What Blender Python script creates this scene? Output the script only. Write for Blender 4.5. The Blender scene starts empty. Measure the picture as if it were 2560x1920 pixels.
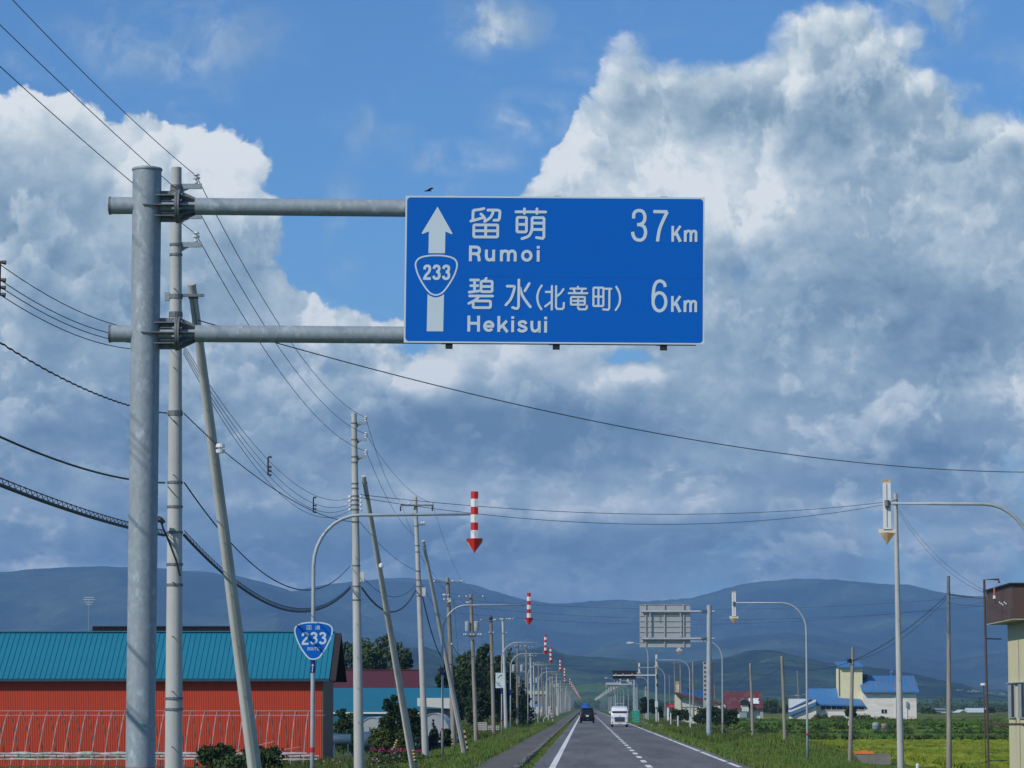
import bpy, math, random
from math import radians, sin, cos, pi, atan, tan, sqrt
from mathutils import Vector, Matrix, noise
random.seed(7)
S = bpy.context.scene
COL = S.collection

# ---------------------------------------------------------------- camera
# photograph: focal length about 8000 px on a 2560 px wide frame, horizon at row 1766, road vanishing at column 1463
PF = 8000.0
CAMH = 2.05
PITCH = atan(806 / PF)
YAW = atan(183 / PF * cos(PITCH))
cam_d = bpy.data.cameras.new("camera"); cam = bpy.data.objects.new("camera", cam_d); COL.objects.link(cam)
cam.location = (0, 0, CAMH); cam.rotation_euler = (pi / 2 + PITCH, 0, YAW)
cam_d.sensor_width = 36; cam_d.lens = 36 * PF / 2560; cam_d.clip_start = 0.5; cam_d.clip_end = 60000
S.camera = cam
CR = Vector((cos(YAW), sin(YAW), 0)); CF = Vector((-sin(YAW) * cos(PITCH), cos(YAW) * cos(PITCH), sin(PITCH))); CU = CR.cross(CF)
def P(px, py, d):
    """point at distance d up the road seen at photo pixel (px, py)"""
    r = CF + CR * ((px - 1280) / PF) - CU * ((py - 960) / PF)
    r = r * (d / r.y)
    return Vector((r.x, r.y, r.z + CAMH))

# ---------------------------------------------------------------- sun
SAZ, SEL = radians(48), radians(38)          # sun behind the camera, to the left
SUNV = Vector((-sin(SAZ) * cos(SEL), -cos(SAZ) * cos(SEL), sin(SEL)))
sd = bpy.data.lights.new("sun", 'SUN'); sd.energy = 3.3; sd.angle = radians(0.53); sd.color = (1.0, 0.95, 0.87)
sun = bpy.data.objects.new("sun", sd); COL.objects.link(sun); sun.rotation_euler = SUNV.to_track_quat('Z', 'Y').to_euler()
S.view_settings.view_transform = 'Standard'; S.view_settings.look = 'None'; S.view_settings.gamma = 1
S.view_settings.exposure = 0.0; S.view_settings.use_curve_mapping = False
S.cycles.max_bounces = 8; S.cycles.diffuse_bounces = 2; S.cycles.glossy_bounces = 2; S.cycles.transparent_max_bounces = 8
S.cycles.volume_bounces = 0; S.cycles.use_denoising = True

# ---------------------------------------------------------------- sky with clouds (world)
W = bpy.data.worlds.new("World"); S.world = W; W.use_nodes = True
def sky():
    nt = W.node_tree; nt.nodes.clear(); N = nt.nodes; L = nt.links
    def val(x):
        return x
    def link(a, b):
        if isinstance(a, (int, float)): b.default_value = a
        elif isinstance(a, tuple): b.default_value = a
        else: L.new(a, b)
    def M(op, a, b=0.0, c=0.0, clamp=False):
        n = N.new('ShaderNodeMath'); n.operation = op; n.use_clamp = clamp
        link(a, n.inputs[0]); link(b, n.inputs[1])
        if len(n.inputs) > 2: link(c, n.inputs[2])
        return n.outputs[0]
    def V(op, a, b=(0, 0, 0), out=0):
        n = N.new('ShaderNodeVectorMath'); n.operation = op; link(a, n.inputs[0]); link(b, n.inputs[1])
        return n.outputs[out]
    def sm(x, a, b):
        n = N.new('ShaderNodeMapRange'); n.interpolation_type = 'SMOOTHSTEP'
        link(x, n.inputs['Value']); n.inputs['From Min'].default_value = a; n.inputs['From Max'].default_value = b
        return n.outputs['Result']
    def mix(f, a, b):
        n = N.new('ShaderNodeMix'); n.data_type = 'RGBA'
        link(f, n.inputs[0]); link(a, n.inputs[6]); link(b, n.inputs[7]); return n.outputs[2]
    def noise_(p, scale, detail, rough, dist=0.0):
        n = N.new('ShaderNodeTexNoise'); n.noise_dimensions = '3D'
        link(p, n.inputs['Vector']); n.inputs['Scale'].default_value = scale; n.inputs['Detail'].default_value = detail
        n.inputs['Roughness'].default_value = rough; n.inputs['Distortion'].default_value = dist
        return n.outputs['Fac'], n.outputs['Color']
    tc = N.new('ShaderNodeTexCoord')
    sp = N.new('ShaderNodeSeparateXYZ'); L.new(tc.outputs['Generated'], sp.inputs[0])
    az = M('MULTIPLY', M('ARCTAN2', sp.outputs[0], sp.outputs[1]), 57.2958)
    el = M('MULTIPLY', M('ARCSINE', sp.outputs[2]), 57.2958)
    cb = N.new('ShaderNodeCombineXYZ'); L.new(az, cb.inputs[0]); L.new(el, cb.inputs[1])
    p = cb.outputs[0]
    K = 139.63
    def blobs(p, lst):
        tot = None
        for (x, y, rx, ry, amp) in lst:
            d = V('MULTIPLY', V('SUBTRACT', p, ((x - 1463) / K, (1766 - y) / K, 0.0)), (K / rx, K / ry, 0.0))
            q = V('DOT_PRODUCT', d, d, out=1)
            f = M('MULTIPLY', M('POWER', M('MAXIMUM', M('SUBTRACT', 1.0, M('MULTIPLY', q, 0.45)), 0.0), 1.5), amp)
            tot = f if tot is None else M('ADD', tot, f)
        return tot
    shape = [(820, 160, 620, 300, -1.15), (250, 40, 560, 220, -1.0), (1330, 60, 230, 130, -0.5), (2540, 120, 170, 170, -1.1), (1770, 70, 150, 120, -1.0), (1390, 190, 100, 170, -.6), (2500, 300, 120, 40, -.3), (2150, 20, 120, 40, .25),
             (1010, 420, 230, 230, -0.8), (780, 560, 120, 230, -0.55), (870, 720, 120, 110, -.25), (1000, 885, 110, 40, -1.0), (930, 790, 90, 60, -.6), (1570, 905, 80, 26, -.8),
             (1510, 905, 90, 30, -0.4), (1240, 330, 160, 110, -.6),
             (60, 420, 170, 190, 0.75), (130, 300, 95, 90, 0.55), (300, 560, 330, 260, 0.95), (385, 380, 100, 100, 0.6), (580, 430, 110, 130, 0.8), (600, 640, 130, 200, .4),
             (740, 830, 170, 90, 0.55), (900, 830, 90, 60, 0.3), (200, 1000, 800, 330, 0.9), (1500, 1180, 1500, 330, 1.1), (1300, 960, 500, 90, .55),
             (1600, 260, 170, 150, 0.8), (1520, 150, 90, 70, .35), (1560, 10, 130, 50, -.8), (2250, 200, 60, 60, -.2), (1640, 420, 330, 170, 0.9), (1420, 400, 130, 100, 0.5), (2010, 250, 290, 200, 0.95), (2200, 620, 620, 380, 1.1),
             (2080, 130, 120, 90, 0.45), (2030, -30, 190, 70, -1.0), (2390, 140, 90, 60, -.4), (2450, 330, 190, 120, 0.5), (1230, 60, 90, 90, .3), (1010, 160, 90, 40, .1)]
    def density(p):
        w1 = noise_(p, 0.42, 2, 0.5)[1]
        w2 = noise_(p, 1.7, 3, 0.5)[1]
        s1 = N.new('ShaderNodeVectorMath'); s1.operation = 'SCALE'; L.new(V('SUBTRACT', w1, (0.5, 0.5, 0.5)), s1.inputs[0]); s1.inputs['Scale'].default_value = 2.0
        s2 = N.new('ShaderNodeVectorMath'); s2.operation = 'SCALE'; L.new(V('SUBTRACT', w2, (0.5, 0.5, 0.5)), s2.inputs[0]); s2.inputs['Scale'].default_value = 0.55
        pw = V('ADD', p, V('ADD', s1.outputs[0], s2.outputs[0]))
        n1 = noise_(V('MULTIPLY', pw, (0.8, 1.0, 1.0)), 0.62, 11, 0.60)[0]
        pb = V('ADD', p, s2.outputs[0])
        return M('ADD', M('MULTIPLY', M('SUBTRACT', n1, 0.5), 2.6), blobs(pb, shape)), n1
    D, n1 = density(p)
    D2, _ = density(V('ADD', p, (-0.20, 0.30, 0.0)))
    rt = sm(az, -0.8, 1.2); mask = M('ADD', M('MULTIPLY', sm(D, 0.02, 0.26), M('SUBTRACT', 1.0, rt)), M('MULTIPLY', sm(D, -0.12, 0.75), rt))
    wisp = M('MULTIPLY', sm(noise_(V('MULTIPLY', p, (0.6, 1.0, 1.0)), 0.55, 6, 0.62)[0], 0.50, 0.80), 0.38)
    veil = M('MULTIPLY', blobs(p, [(430, 110, 270, 100, 0.50), (1240, 70, 120, 70, 0.85), (900, 330, 40, 60, 0.4), (2330, 50, 110, 100, 0.9), (860, 560, 50, 130, 0.45), (1330, 300, 110, 60, .5), (1150, 400, 130, 40, .6)]), sm(noise_(V('MULTIPLY', p, (0.8, 1.0, 1.0)), 1.1, 8, 0.62, 0.4)[0], 0.36, 0.66))
    cover = M('MAXIMUM', mask, M('MAXIMUM', wisp, veil))
    relief = M('SUBTRACT', D, D2)
    bright = [(1720, 470, 340, 150, 0.95), (1560, 170, 110, 90, 0.25), (130, 330, 190, 150, 0.45), (420, 420, 170, 110, 0.35), (590, 430, 110, 150, 0.65),
              (2350, 560, 180, 100, 0.2), (2500, 1010, 90, 120, 0.45), (1080, 960, 60, 50, 0.7), (1230, 900, 200, 80, .2), (230, 650, 250, 130, .15), (1980, 960, 250, 130, 0.22), (1350, 1262, 700, 40, 0.55), (1150, 1205, 420, 30, .3), (650, 1240, 200, 30, .2), (2200, 1340, 350, 30, .25),
              (1250, 1410, 1300, 45, -.28), (2250, 1490, 60, 45, .55), (2420, 1490, 60, 50, .55), (120, 1424, 260, 12, .45), (780, 820, 150, 70, .3),
              (1950, 330, 180, 90, -0.40), (2150, 260, 120, 90, -.3), (1700, 290, 260, 60, -0.15), (2250, 850, 420, 140, -0.32), (1250, 1090, 420, 90, -0.50), (1500, 1060, 160, 50, -.2), (1960, 1130, 220, 60, .15), (2080, 920, 110, 60, .3), (1500, 930, 120, 50, .25), (200, 1080, 300, 130, -0.28), (60, 560, 90, 150, -.3),
              (900, 1360, 900, 70, -0.35), (2350, 1160, 320, 130, -0.35), (1600, 1350, 500, 30, -0.2), (300, 800, 260, 60, -.2), (1330, 1010, 160, 40, -.2)]
    lg = M('MULTIPLY', M('LOGARITHM', M('ADD', M('MAXIMUM', el, -0.5), 1.6), 2.71828), 5.6)      # banks flatten towards the horizon
    cb2 = N.new('ShaderNodeCombineXYZ'); L.new(M('MULTIPLY', az, 0.72), cb2.inputs[0]); L.new(lg, cb2.inputs[1]); p2 = cb2.outputs[0]
    def puffs(scale, th, off, seedv, warp):
        q0 = V('ADD', p2, seedv)
        def f(q):
            w = noise_(q, scale * 2.2, 3, 0.5)[1]
            s = N.new('ShaderNodeVectorMath'); s.operation = 'SCALE'; L.new(V('SUBTRACT', w, (0.5, 0.5, 0.5)), s.inputs[0]); s.inputs['Scale'].default_value = warp
            return noise_(V('ADD', q, s.outputs[0]), scale, 9, 0.56)[0]
        a = f(q0); b = f(V('ADD', q0, (-off * 0.6, off, 0.0)))
        rim = M('MULTIPLY', sm(a, th - 0.022, th + 0.022), sm(a, th + 0.15, th + 0.0))       # bright just inside an edge, greyer inwards
        return M('MULTIPLY', rim, sm(M('SUBTRACT', a, b), -0.01, 0.07)), a
    pf1, a1 = puffs(0.46, 0.47, 0.45, (3.1, 7.7, 2.0), 0.5)
    pf2, a2 = puffs(1.05, 0.50, 0.25, (11.3, 1.7, 5.0), 0.3)
    bb = blobs(V('ADD', p, (0, 0, 0)), bright)
    thick = sm(D, 0.25, 1.9)
    lg3 = M('MULTIPLY', M('LOGARITHM', M('ADD', M('MAXIMUM', el, -0.5), 1.6), 2.71828), 6.0)
    cb3 = N.new('ShaderNodeCombineXYZ'); L.new(M('MULTIPLY', az, 0.6), cb3.inputs[0]); L.new(lg3, cb3.inputs[1])
    n3 = noise_(cb3.outputs[0], 0.8, 8, 0.6)[0]
    lo = sm(el, 6.0, 2.0)                                    # far banks nearer the horizon: greyer bases
    sh = M('ADD', M('MULTIPLY', relief, 0.42), M('MULTIPLY', bb, 0.62))
    n4 = noise_(V('MULTIPLY', p, (0.8, 1.2, 1.0)), 2.3, 7, 0.6, 0.3)[0]
    sh = M('ADD', sh, M('MULTIPLY', M('SUBTRACT', n4, 0.5), 0.40))
    sh = M('ADD', sh, M('MULTIPLY', M('SUBTRACT', n3, 0.5), 0.8))
    sh = M('ADD', sh, M('MULTIPLY', pf1, 0.36))
    sh = M('ADD', sh, M('MULTIPLY', pf2, 0.17))
    sh = M('ADD', sh, 0.50)
    sh = M('SUBTRACT', sh, M('MULTIPLY', thick, 0.20))
    sh = M('SUBTRACT', sh, M('MULTIPLY', lo, 0.06), clamp=True)
    ramp = N.new('ShaderNodeValToRGB'); L.new(sh, ramp.inputs[0]); e = ramp.color_ramp.elements
    e[0].position = 0.0; e[0].color = (0.150, 0.245, 0.350, 1)
    e[1].position = 1.0; e[1].color = (0.87, 0.915, 0.925, 1)
    for ps, c in ((0.25, (0.245, 0.360, 0.475)), (0.5, (0.390, 0.510, 0.605)), (0.75, (0.60, 0.70, 0.76))):
        q = e.new(ps); q.color = (*c, 1)
    cl = V('SCALE', ramp.outputs[0]); cs = cl.node; cs.inputs['Scale'].default_value = 10.0
    st = N.new('ShaderNodeTexSky'); st.sky_type = 'NISHITA'; st.sun_disc = False; st.sun_elevation = SEL
    st.sun_rotation = pi + SAZ; st.air_density = 1.0; st.dust_density = 0.2; st.ozone_density = 3.0; st.altitude = 100
    g = V('MULTIPLY', st.outputs[0], SKYTINT)
    out = mix(cover, g, cl)
    bg = N.new('ShaderNodeBackground'); L.new(out, bg.inputs[0]); bg.inputs[1].default_value = 0.10
    wo = N.new('ShaderNodeOutputWorld'); L.new(bg.outputs[0], wo.inputs[0])
SKYTINT = (0.50, 0.80, 1.12)
sky()
W.cycles.sampling_method = 'MANUAL'; W.cycles.sample_map_resolution = 512

# ---------------------------------------------------------------- materials
MATS = {}
def mat(name, col, rough=0.6, metal=0.0, var=0.12, scale=3.0, bump=0.0, bscale=30.0, stretch=(1, 1, 1), col2=None, spec=0.4, thr=(0.45, 0.62), island=0.0, coat=0.0, fine=0.0, coord='Object'):
    if name in MATS: return MATS[name]
    m = bpy.data.materials.new(name); m.use_nodes = True; nt = m.node_tree; N = nt.nodes; L = nt.links
    b = N['Principled BSDF']; b.inputs['Roughness'].default_value = rough; b.inputs['Metallic'].default_value = metal
    b.inputs['Specular IOR Level'].default_value = spec
    b.inputs['Coat Weight'].default_value = coat
    tc = N.new('ShaderNodeTexCoord'); mp = N.new('ShaderNodeMapping'); mp.inputs['Scale'].default_value = stretch
    L.new(tc.outputs[coord], mp.inputs[0])
    nz = N.new('ShaderNodeTexNoise'); nz.inputs['Scale'].default_value = scale; nz.inputs['Detail'].default_value = 6; nz.inputs['Roughness'].default_value = 0.62
    L.new(mp.outputs[0], nz.inputs['Vector'])
    hv = N.new('ShaderNodeMapRange'); hv.inputs['From Min'].default_value = 0.3; hv.inputs['From Max'].default_value = 0.7
    hv.inputs['To Min'].default_value = 1 - var; hv.inputs['To Max'].default_value = 1 + var; L.new(nz.outputs['Fac'], hv.inputs['Value'])
    vs = N.new('ShaderNodeVectorMath'); vs.operation = 'SCALE'; L.new(hv.outputs[0], vs.inputs['Scale'])
    if col2 is not None:
        n2 = N.new('ShaderNodeTexNoise'); n2.inputs['Scale'].default_value = scale * 0.45; n2.inputs['Detail'].default_value = 8; n2.inputs['Roughness'].default_value = 0.65
        L.new(mp.outputs[0], n2.inputs['Vector'])
        mr = N.new('ShaderNodeMapRange'); mr.inputs['From Min'].default_value = thr[0]; mr.inputs['From Max'].default_value = thr[1]; L.new(n2.outputs['Fac'], mr.inputs['Value'])
        mx = N.new('ShaderNodeMix'); mx.data_type = 'RGBA'; mx.inputs[6].default_value = (*col, 1); mx.inputs[7].default_value = (*col2, 1)
        if island:
            ge = N.new('ShaderNodeNewGeometry'); ad = N.new('ShaderNodeMath'); ad.operation = 'MULTIPLY_ADD'; ad.use_clamp = True
            L.new(ge.outputs['Random Per Island'], ad.inputs[0]); ad.inputs[1].default_value = island; L.new(mr.outputs[0], ad.inputs[2]); L.new(ad.outputs[0], mx.inputs[0])
        else: L.new(mr.outputs[0], mx.inputs[0])
        L.new(mx.outputs[2], vs.inputs[0])
    else: vs.inputs[0].default_value = col
    last = vs.outputs[0]
    if fine:
        n4 = N.new('ShaderNodeTexNoise'); n4.inputs['Scale'].default_value = bscale * 2; n4.inputs['Detail'].default_value = 3; L.new(tc.outputs[coord], n4.inputs['Vector'])
        h4 = N.new('ShaderNodeMapRange'); h4.inputs['From Min'].default_value = 0.3; h4.inputs['From Max'].default_value = 0.7
        h4.inputs['To Min'].default_value = 1 - fine; h4.inputs['To Max'].default_value = 1 + fine; L.new(n4.outputs['Fac'], h4.inputs['Value'])
        v4 = N.new('ShaderNodeVectorMath'); v4.operation = 'SCALE'; L.new(last, v4.inputs[0]); L.new(h4.outputs[0], v4.inputs['Scale']); last = v4.outputs[0]
    L.new(last, b.inputs['Base Color'])
    if bump:
        n3 = N.new('ShaderNodeTexNoise'); n3.inputs['Scale'].default_value = bscale; n3.inputs['Detail'].default_value = 4; L.new(mp.outputs[0], n3.inputs['Vector'])
        bp = N.new('ShaderNodeBump'); bp.inputs['Strength'].default_value = bump; bp.inputs['Distance'].default_value = 0.02
        L.new(n3.outputs['Fac'], bp.inputs['Height']); L.new(bp.outputs[0], b.inputs['Normal'])
    MATS[name] = m; return m
galv = mat('galvanized_steel', (0.275, 0.32, 0.355), 0.6, 0.1, 0.14, 22, 0.1, 60, stretch=(1, 1, .6), col2=(0.38, 0.44, 0.48), thr=(0.56, 0.66))
galvfar = mat('galvanized_steel_thin', (0.38, 0.42, 0.45), 0.6, 0.15, 0.12, 3)
galvdk = mat('galvanized_bracket', (0.17, 0.18, 0.19), 0.55, 0.3, 0.25, 12, col2=(0.28, 0.22, 0.17), thr=(0.6, 0.75))
conc = mat('pole_concrete', (0.46, 0.465, 0.45), 0.85, 0, 0.10, 2.5, 0.2, 60, (1, 1, 0.25), col2=(0.38, 0.38, 0.36), fine=0.06)
wood = mat('weathered_pole_wood', (0.20, 0.165, 0.125), 0.9, 0, 0.25, 3, 0.3, 20, (4, 4, 0.3), col2=(0.29, 0.26, 0.22))
woodlt = mat('greyed_pole_wood', (0.30, 0.27, 0.23), 0.9, 0, 0.2, 3, 0.3, 20, (4, 4, 0.3), col2=(0.2, 0.18, 0.15))
blue = mat('sign_blue', (0.0010, 0.116, 0.50), 0.6, 0, 0.03, 0.8, spec=0.12)
white = mat('sign_white', (0.55, 0.65, 0.70), 0.5, 0, 0.03, 2)
alu = mat('sign_back_aluminium', (0.42, 0.43, 0.43), 0.55, 0.25, 0.07, 2)
red = mat('arrow_red', (0.52, 0.022, 0.022), 0.5, 0, 0.1, 3)
redtape = mat('red_tape', (0.48, 0.02, 0.025), 0.5)
wht = mat('arrow_white', (0.72, 0.73, 0.72), 0.5, 0, 0.05, 3)
yel = mat('faded_orange_yellow', (0.52, 0.34, 0.16), 0.6, 0, 0.2, 12, col2=(0.58, 0.48, 0.34))
blackm = mat('black_plastic', (0.018, 0.019, 0.022), 0.5, 0, 0.1)
cable = mat('cable_black', (0.02, 0.025, 0.03), 0.6)
wirem = mat('wire_grey', (0.035, 0.045, 0.055), 0.6)
porc = mat('porcelain', (0.72, 0.73, 0.72), 0.25, 0, 0.05)

# ---------------------------------------------------------------- mesh helpers
class MB:
    def __init__(s): s.v = []; s.f = []; s.m = []; s.mi = 0
    def add(s, vs, fs):
        o = len(s.v); s.v += [tuple(x) for x in vs]; s.f += [tuple(i + o for i in f) for f in fs]; s.m += [s.mi] * len(fs); return s
    def box(s, x0, x1, y0, y1, z0, z1):
        return s.add([(x0, y0, z0), (x1, y0, z0), (x1, y1, z0), (x0, y1, z0), (x0, y0, z1), (x1, y0, z1), (x1, y1, z1), (x0, y1, z1)],
                     [(3, 2, 1, 0), (4, 5, 6, 7), (0, 1, 5, 4), (1, 2, 6, 5), (2, 3, 7, 6), (3, 0, 4, 7)])
    def cbox(s, c, sx, sy, sz): return s.box(c[0] - sx / 2, c[0] + sx / 2, c[1] - sy / 2, c[1] + sy / 2, c[2] - sz / 2, c[2] + sz / 2)
    def tube(s, pts, r, n=8, caps=True):
        pts = [Vector(p) for p in pts]; k = len(pts)
        rs = r if isinstance(r, (list, tuple)) else [r] * k
        vs = []; up = None
        for i, p in enumerate(pts):
            t = (pts[min(i + 1, k - 1)] - pts[max(i - 1, 0)]).normalized()
            if up is None: up = Vector((0, 1, 0)) if abs(t.y) < 0.9 else Vector((0, 0, 1))
            a = t.cross(up).normalized(); b = a.cross(t).normalized(); up = b
            for j in range(n):
                q = 2 * pi * j / n; vs.append(p + (a * cos(q) + b * sin(q)) * rs[i])
        fs = [(i * n + j, i * n + (j + 1) % n, (i + 1) * n + (j + 1) % n, (i + 1) * n + j) for i in range(k - 1) for j in range(n)]
        if caps: fs += [tuple(range(n - 1, -1, -1)), tuple((k - 1) * n + j for j in range(n))]
        return s.add(vs, fs)
    def lathe(s, prof, base=(0, 0, 0), n=10):
        """prof: (r, z) pairs, axis z"""
        b = Vector(base); vs = []; k = len(prof)
        for r, z in prof:
            for j in range(n): vs.append((b.x + r * cos(2 * pi * j / n), b.y + r * sin(2 * pi * j / n), b.z + z))
        fs = [(i * n + j, i * n + (j + 1) % n, (i + 1) * n + (j + 1) % n, (i + 1) * n + j) for i in range(k - 1) for j in range(n)]
        fs += [tuple(range(n - 1, -1, -1)), tuple((k - 1) * n + j for j in range(n))]
        return s.add(vs, fs)
    def prism(s, poly, y0, y1):
        """polygon in x,z extruded along y"""
        k = len(poly)
        return s.add([(x, y0, z) for x, z in poly] + [(x, y1, z) for x, z in poly],
                     [tuple(range(k)), tuple(range(2 * k - 1, k - 1, -1))] + [(j, j + k, (j + 1) % k + k, (j + 1) % k) for j in range(k)])
    def prismx(s, poly, x0, x1):
        """polygon in y,z extruded along x"""
        k = len(poly)
        return s.add([(x0, y, z) for y, z in poly] + [(x1, y, z) for y, z in poly],
                     [tuple(range(k)), tuple(range(2 * k - 1, k - 1, -1))] + [(j, j + k, (j + 1) % k + k, (j + 1) % k) for j in range(k)])
    def mesh(s, name, mats, smooth=False):
        me = bpy.data.meshes.new(name); me.from_pydata(s.v, [], s.f)
        for m in (mats if isinstance(mats, (list, tuple)) else [mats]): me.materials.append(m)
        if any(s.m): me.polygons.foreach_set('material_index', s.m)
        if smooth: me.polygons.foreach_set('use_smooth', [True] * len(me.polygons))
        me.update(); return me
    def build(s, name, mats, parent=None, smooth=False, label=None, cat=None, group=None, kind=None):
        o = bpy.data.objects.new(name, s.mesh(name, mats, smooth)); COL.objects.link(o)
        if smooth: smooth_by_angle(o)
        if parent is not None: o.parent = parent
        return tag(o, label, cat, group, kind)
def smooth_by_angle(o):
    me = o.data
    import bmesh
    bm = bmesh.new(); bm.from_mesh(me); bmesh.ops.recalc_face_normals(bm, faces=bm.faces)
    for e in bm.edges:
        if len(e.link_faces) == 2 and e.calc_face_angle(0) > radians(40): e.smooth = False
    bm.to_mesh(me); bm.free()
def tag(o, label=None, cat=None, group=None, kind=None):
    for k, v in (('label', label), ('category', cat), ('group', group), ('kind', kind)):
        if v: o[k] = v
    return o
def empty(name, loc, label=None, cat=None, group=None, rz=0.0, ry=0.0):
    o = bpy.data.objects.new(name, None); COL.objects.link(o); o.location = loc; o.rotation_euler = (0, ry, rz); o.empty_display_size = 0.3
    return tag(o, label, cat, group)
def inst(me, name, parent, loc=(0, 0, 0), rot=(0, 0, 0), scale=(1, 1, 1)):
    o = bpy.data.objects.new(name, me); COL.objects.link(o); o.parent = parent; o.location = loc; o.rotation_euler = rot; o.scale = scale; return o
def copy_tree(src, parent=None):
    c = src.copy(); COL.objects.link(c); c.parent = parent
    for ch in list(KIDS.get(src.name, [])) or [x for x in bpy.data.objects if x.parent == src]: copy_tree(ch, c)
    return c
KIDS = {}

# ---------------------------------------------------------------- lettering: strokes with thickness, in local x (right) / z (up)
def spl(pts, closed=False, n=8):
    """catmull-rom through points"""
    out = []; k = len(pts)
    for i in range(k if closed else k - 1):
        p = [pts[(i + j - 1) % k] if closed else pts[min(max(i + j - 1, 0), k - 1)] for j in range(4)]
        for s in range(n):
            t = s / n
            out.append(tuple(0.5 * (2 * p[1][a] + (p[2][a] - p[0][a]) * t + (2 * p[0][a] - 5 * p[1][a] + 4 * p[2][a] - p[3][a]) * t * t + (3 * p[1][a] - p[0][a] - 3 * p[2][a] + p[3][a]) * t ** 3) for a in (0, 1)))
    out.append(out[0] if closed else tuple(pts[-1])); return out
def arc(cx, cy, rx, ry, a0, a1, n=16):
    return [(cx + rx * cos(radians(a0 + (a1 - a0) * i / n)), cy - ry * sin(radians(a0 + (a1 - a0) * i / n))) for i in range(n + 1)]
def rrect(x0, y0, x1, y1, r, n=5):
    pts = []
    for cx, cy, a in ((x1 - r, y0 + r, 90), (x0 + r, y0 + r, 180), (x0 + r, y1 - r, 270), (x1 - r, y1 - r, 360)):
        pts += arc(cx, cy, r, r, a - 90, a, n)
    return pts + [pts[0]]
class Print:
    """flat letters cut from sheet: ribbons along strokes; image coordinates (y down) mapped by org and scale"""
    def __init__(s, org, k): s.o = org; s.k = k; s.mb = MB(); s.n = 0
    def stroke(s, pts, w, cap='round', y=-0.004):
        q = []
        for p in pts:
            p = Vector((p[0], p[1]))
            if not q or (p - q[-1]).length > 0.4: q.append(p)
        closed = (q[0] - q[-1]).length < 1.0 and len(q) > 3
        if closed: q = q[:-1]
        k = len(q); h = w / 2; Lf = []; Rt = []
        for i in range(k):
            a = q[(i - 1) % k] if (closed or i > 0) else None; b = q[(i + 1) % k] if (closed or i < k - 1) else None
            d0 = (q[i] - a).normalized() if a is not None else None; d1 = (b - q[i]).normalized() if b is not None else None
            if d0 is None: d0 = d1
            if d1 is None: d1 = d0
            n0 = Vector((-d0.y, d0.x)); n1 = Vector((-d1.y, d1.x)); m = n0 + n1
            m = m.normalized() if m.length > 1e-5 else n0
            c = max(m.dot(n1), 0.45); Lf.append(q[i] + m * (h / c)); Rt.append(q[i] - m * (h / c))
        y -= 0.0003 * (s.n % 12); s.n += 1
        def T(p): return ((p.x - s.o[0]) * s.k, y, -(p.y - s.o[1]) * s.k)
        vs = [T(p) for p in Lf] + [T(p) for p in Rt]
        fs = [(i, (i + 1) % k, (i + 1) % k + k, i + k) for i in range(k if closed else k - 1)]
        s.mb.add(vs, fs)
        if cap == 'round' and not closed:
            for c, d in ((q[0], q[0] - q[1]), (q[-1], q[-1] - q[-2])):
                d.normalize(); n = Vector((-d.y, d.x))
                fan = [c + (n * cos(pi * j / 8) + d * sin(pi * j / 8)) * h for j in range(9)]
                s.mb.add([T(p) for p in fan], [tuple(range(9))])
    def poly(s, pts, y=-0.004):
        y -= 0.0003 * (s.n % 12); s.n += 1
        s.mb.add([((p[0] - s.o[0]) * s.k, y, -(p[1] - s.o[1]) * s.k) for p in pts], [tuple(range(len(pts)))])
    def build(s, name, m, parent, **kw): return s.mb.build(name, m, parent, **kw)
# ---------------------------------------------------------------- ground
def sstep(t): t = min(max(t, 0.0), 1.0); return t * t * (3 - 2 * t)
def lerp_tab(tab, x):
    if x <= tab[0][0]: return tab[0][1]
    for (a, b), (c, d) in zip(tab, tab[1:]):
        if x <= c: return b + (d - b) * (x - a) / (c - a)
    return tab[-1][1]
XPROF = [(-40, -0.55), (-12, -0.5), (-7.6, -0.42), (-5.6, -0.30), (-4.3, 0.02), (-3.75, 0.03), (-3.7, -0.06), (5.55, -0.06), (5.62, -0.02), (6.6, -0.12), (8.4, -0.42), (10.5, -0.62), (13, -0.9), (60, -0.95)]
def gz(x, y):
    z = lerp_tab(XPROF, x)
    z += 1.0 * math.exp(-((x - 10.9) / 2.4) ** 2 - ((y - 176) / 13) ** 2)           # grassy mound on the right
    if x < -5.5 and y > 250: z += 0.25 * sstep((y - 250) / 40) * sstep((-5.5 - x) / 1.5)
    return z
def ground_sheet():
    xs = [-6000, -1500, -400, -120, -40, -25, -18, -14, -12, -10.5, -9, -7.6, -6.6, -5.6, -4.9, -4.3, -3.9, -3.75, -3.7, 5.55, 5.62, 6.1, 6.6, 7.4, 8.4, 9.3, 10.0, 10.5, 11.2, 12, 13, 15, 20, 30, 60, 150, 400, 1500, 6000]
    ys = [-200, 0, 60, 90] + [100 + 6 * i for i in range(60)] + [480, 560, 700, 1000, 1500, 2200, 3200, 5000, 9000, 16000]
    vs = []; 
    for y in ys:
        for x in xs:
            n = noise.noise(Vector((x * 0.5, y * 0.13, 0))) * 0.07 if (x < -4 or x > 5.8) else 0
            vs.append((x, y, gz(x, y) + n))
    k = len(xs); fs = [(j * k + i, j * k + i + 1, (j + 1) * k + i + 1, (j + 1) * k + i) for j in range(len(ys) - 1) for i in range(k - 1)]
    m = mat('ground_grass', (0.065, 0.110, 0.024), 0.95, 0, 0.3, 0.35, 0.4, 4, (1, 0.35, 1), col2=(0.10, 0.105, 0.038), thr=(0.48, 0.66), spec=0.1)
    MB().add(vs, fs).build('ground', m, kind='structure', smooth=False)
ground_sheet()

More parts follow.
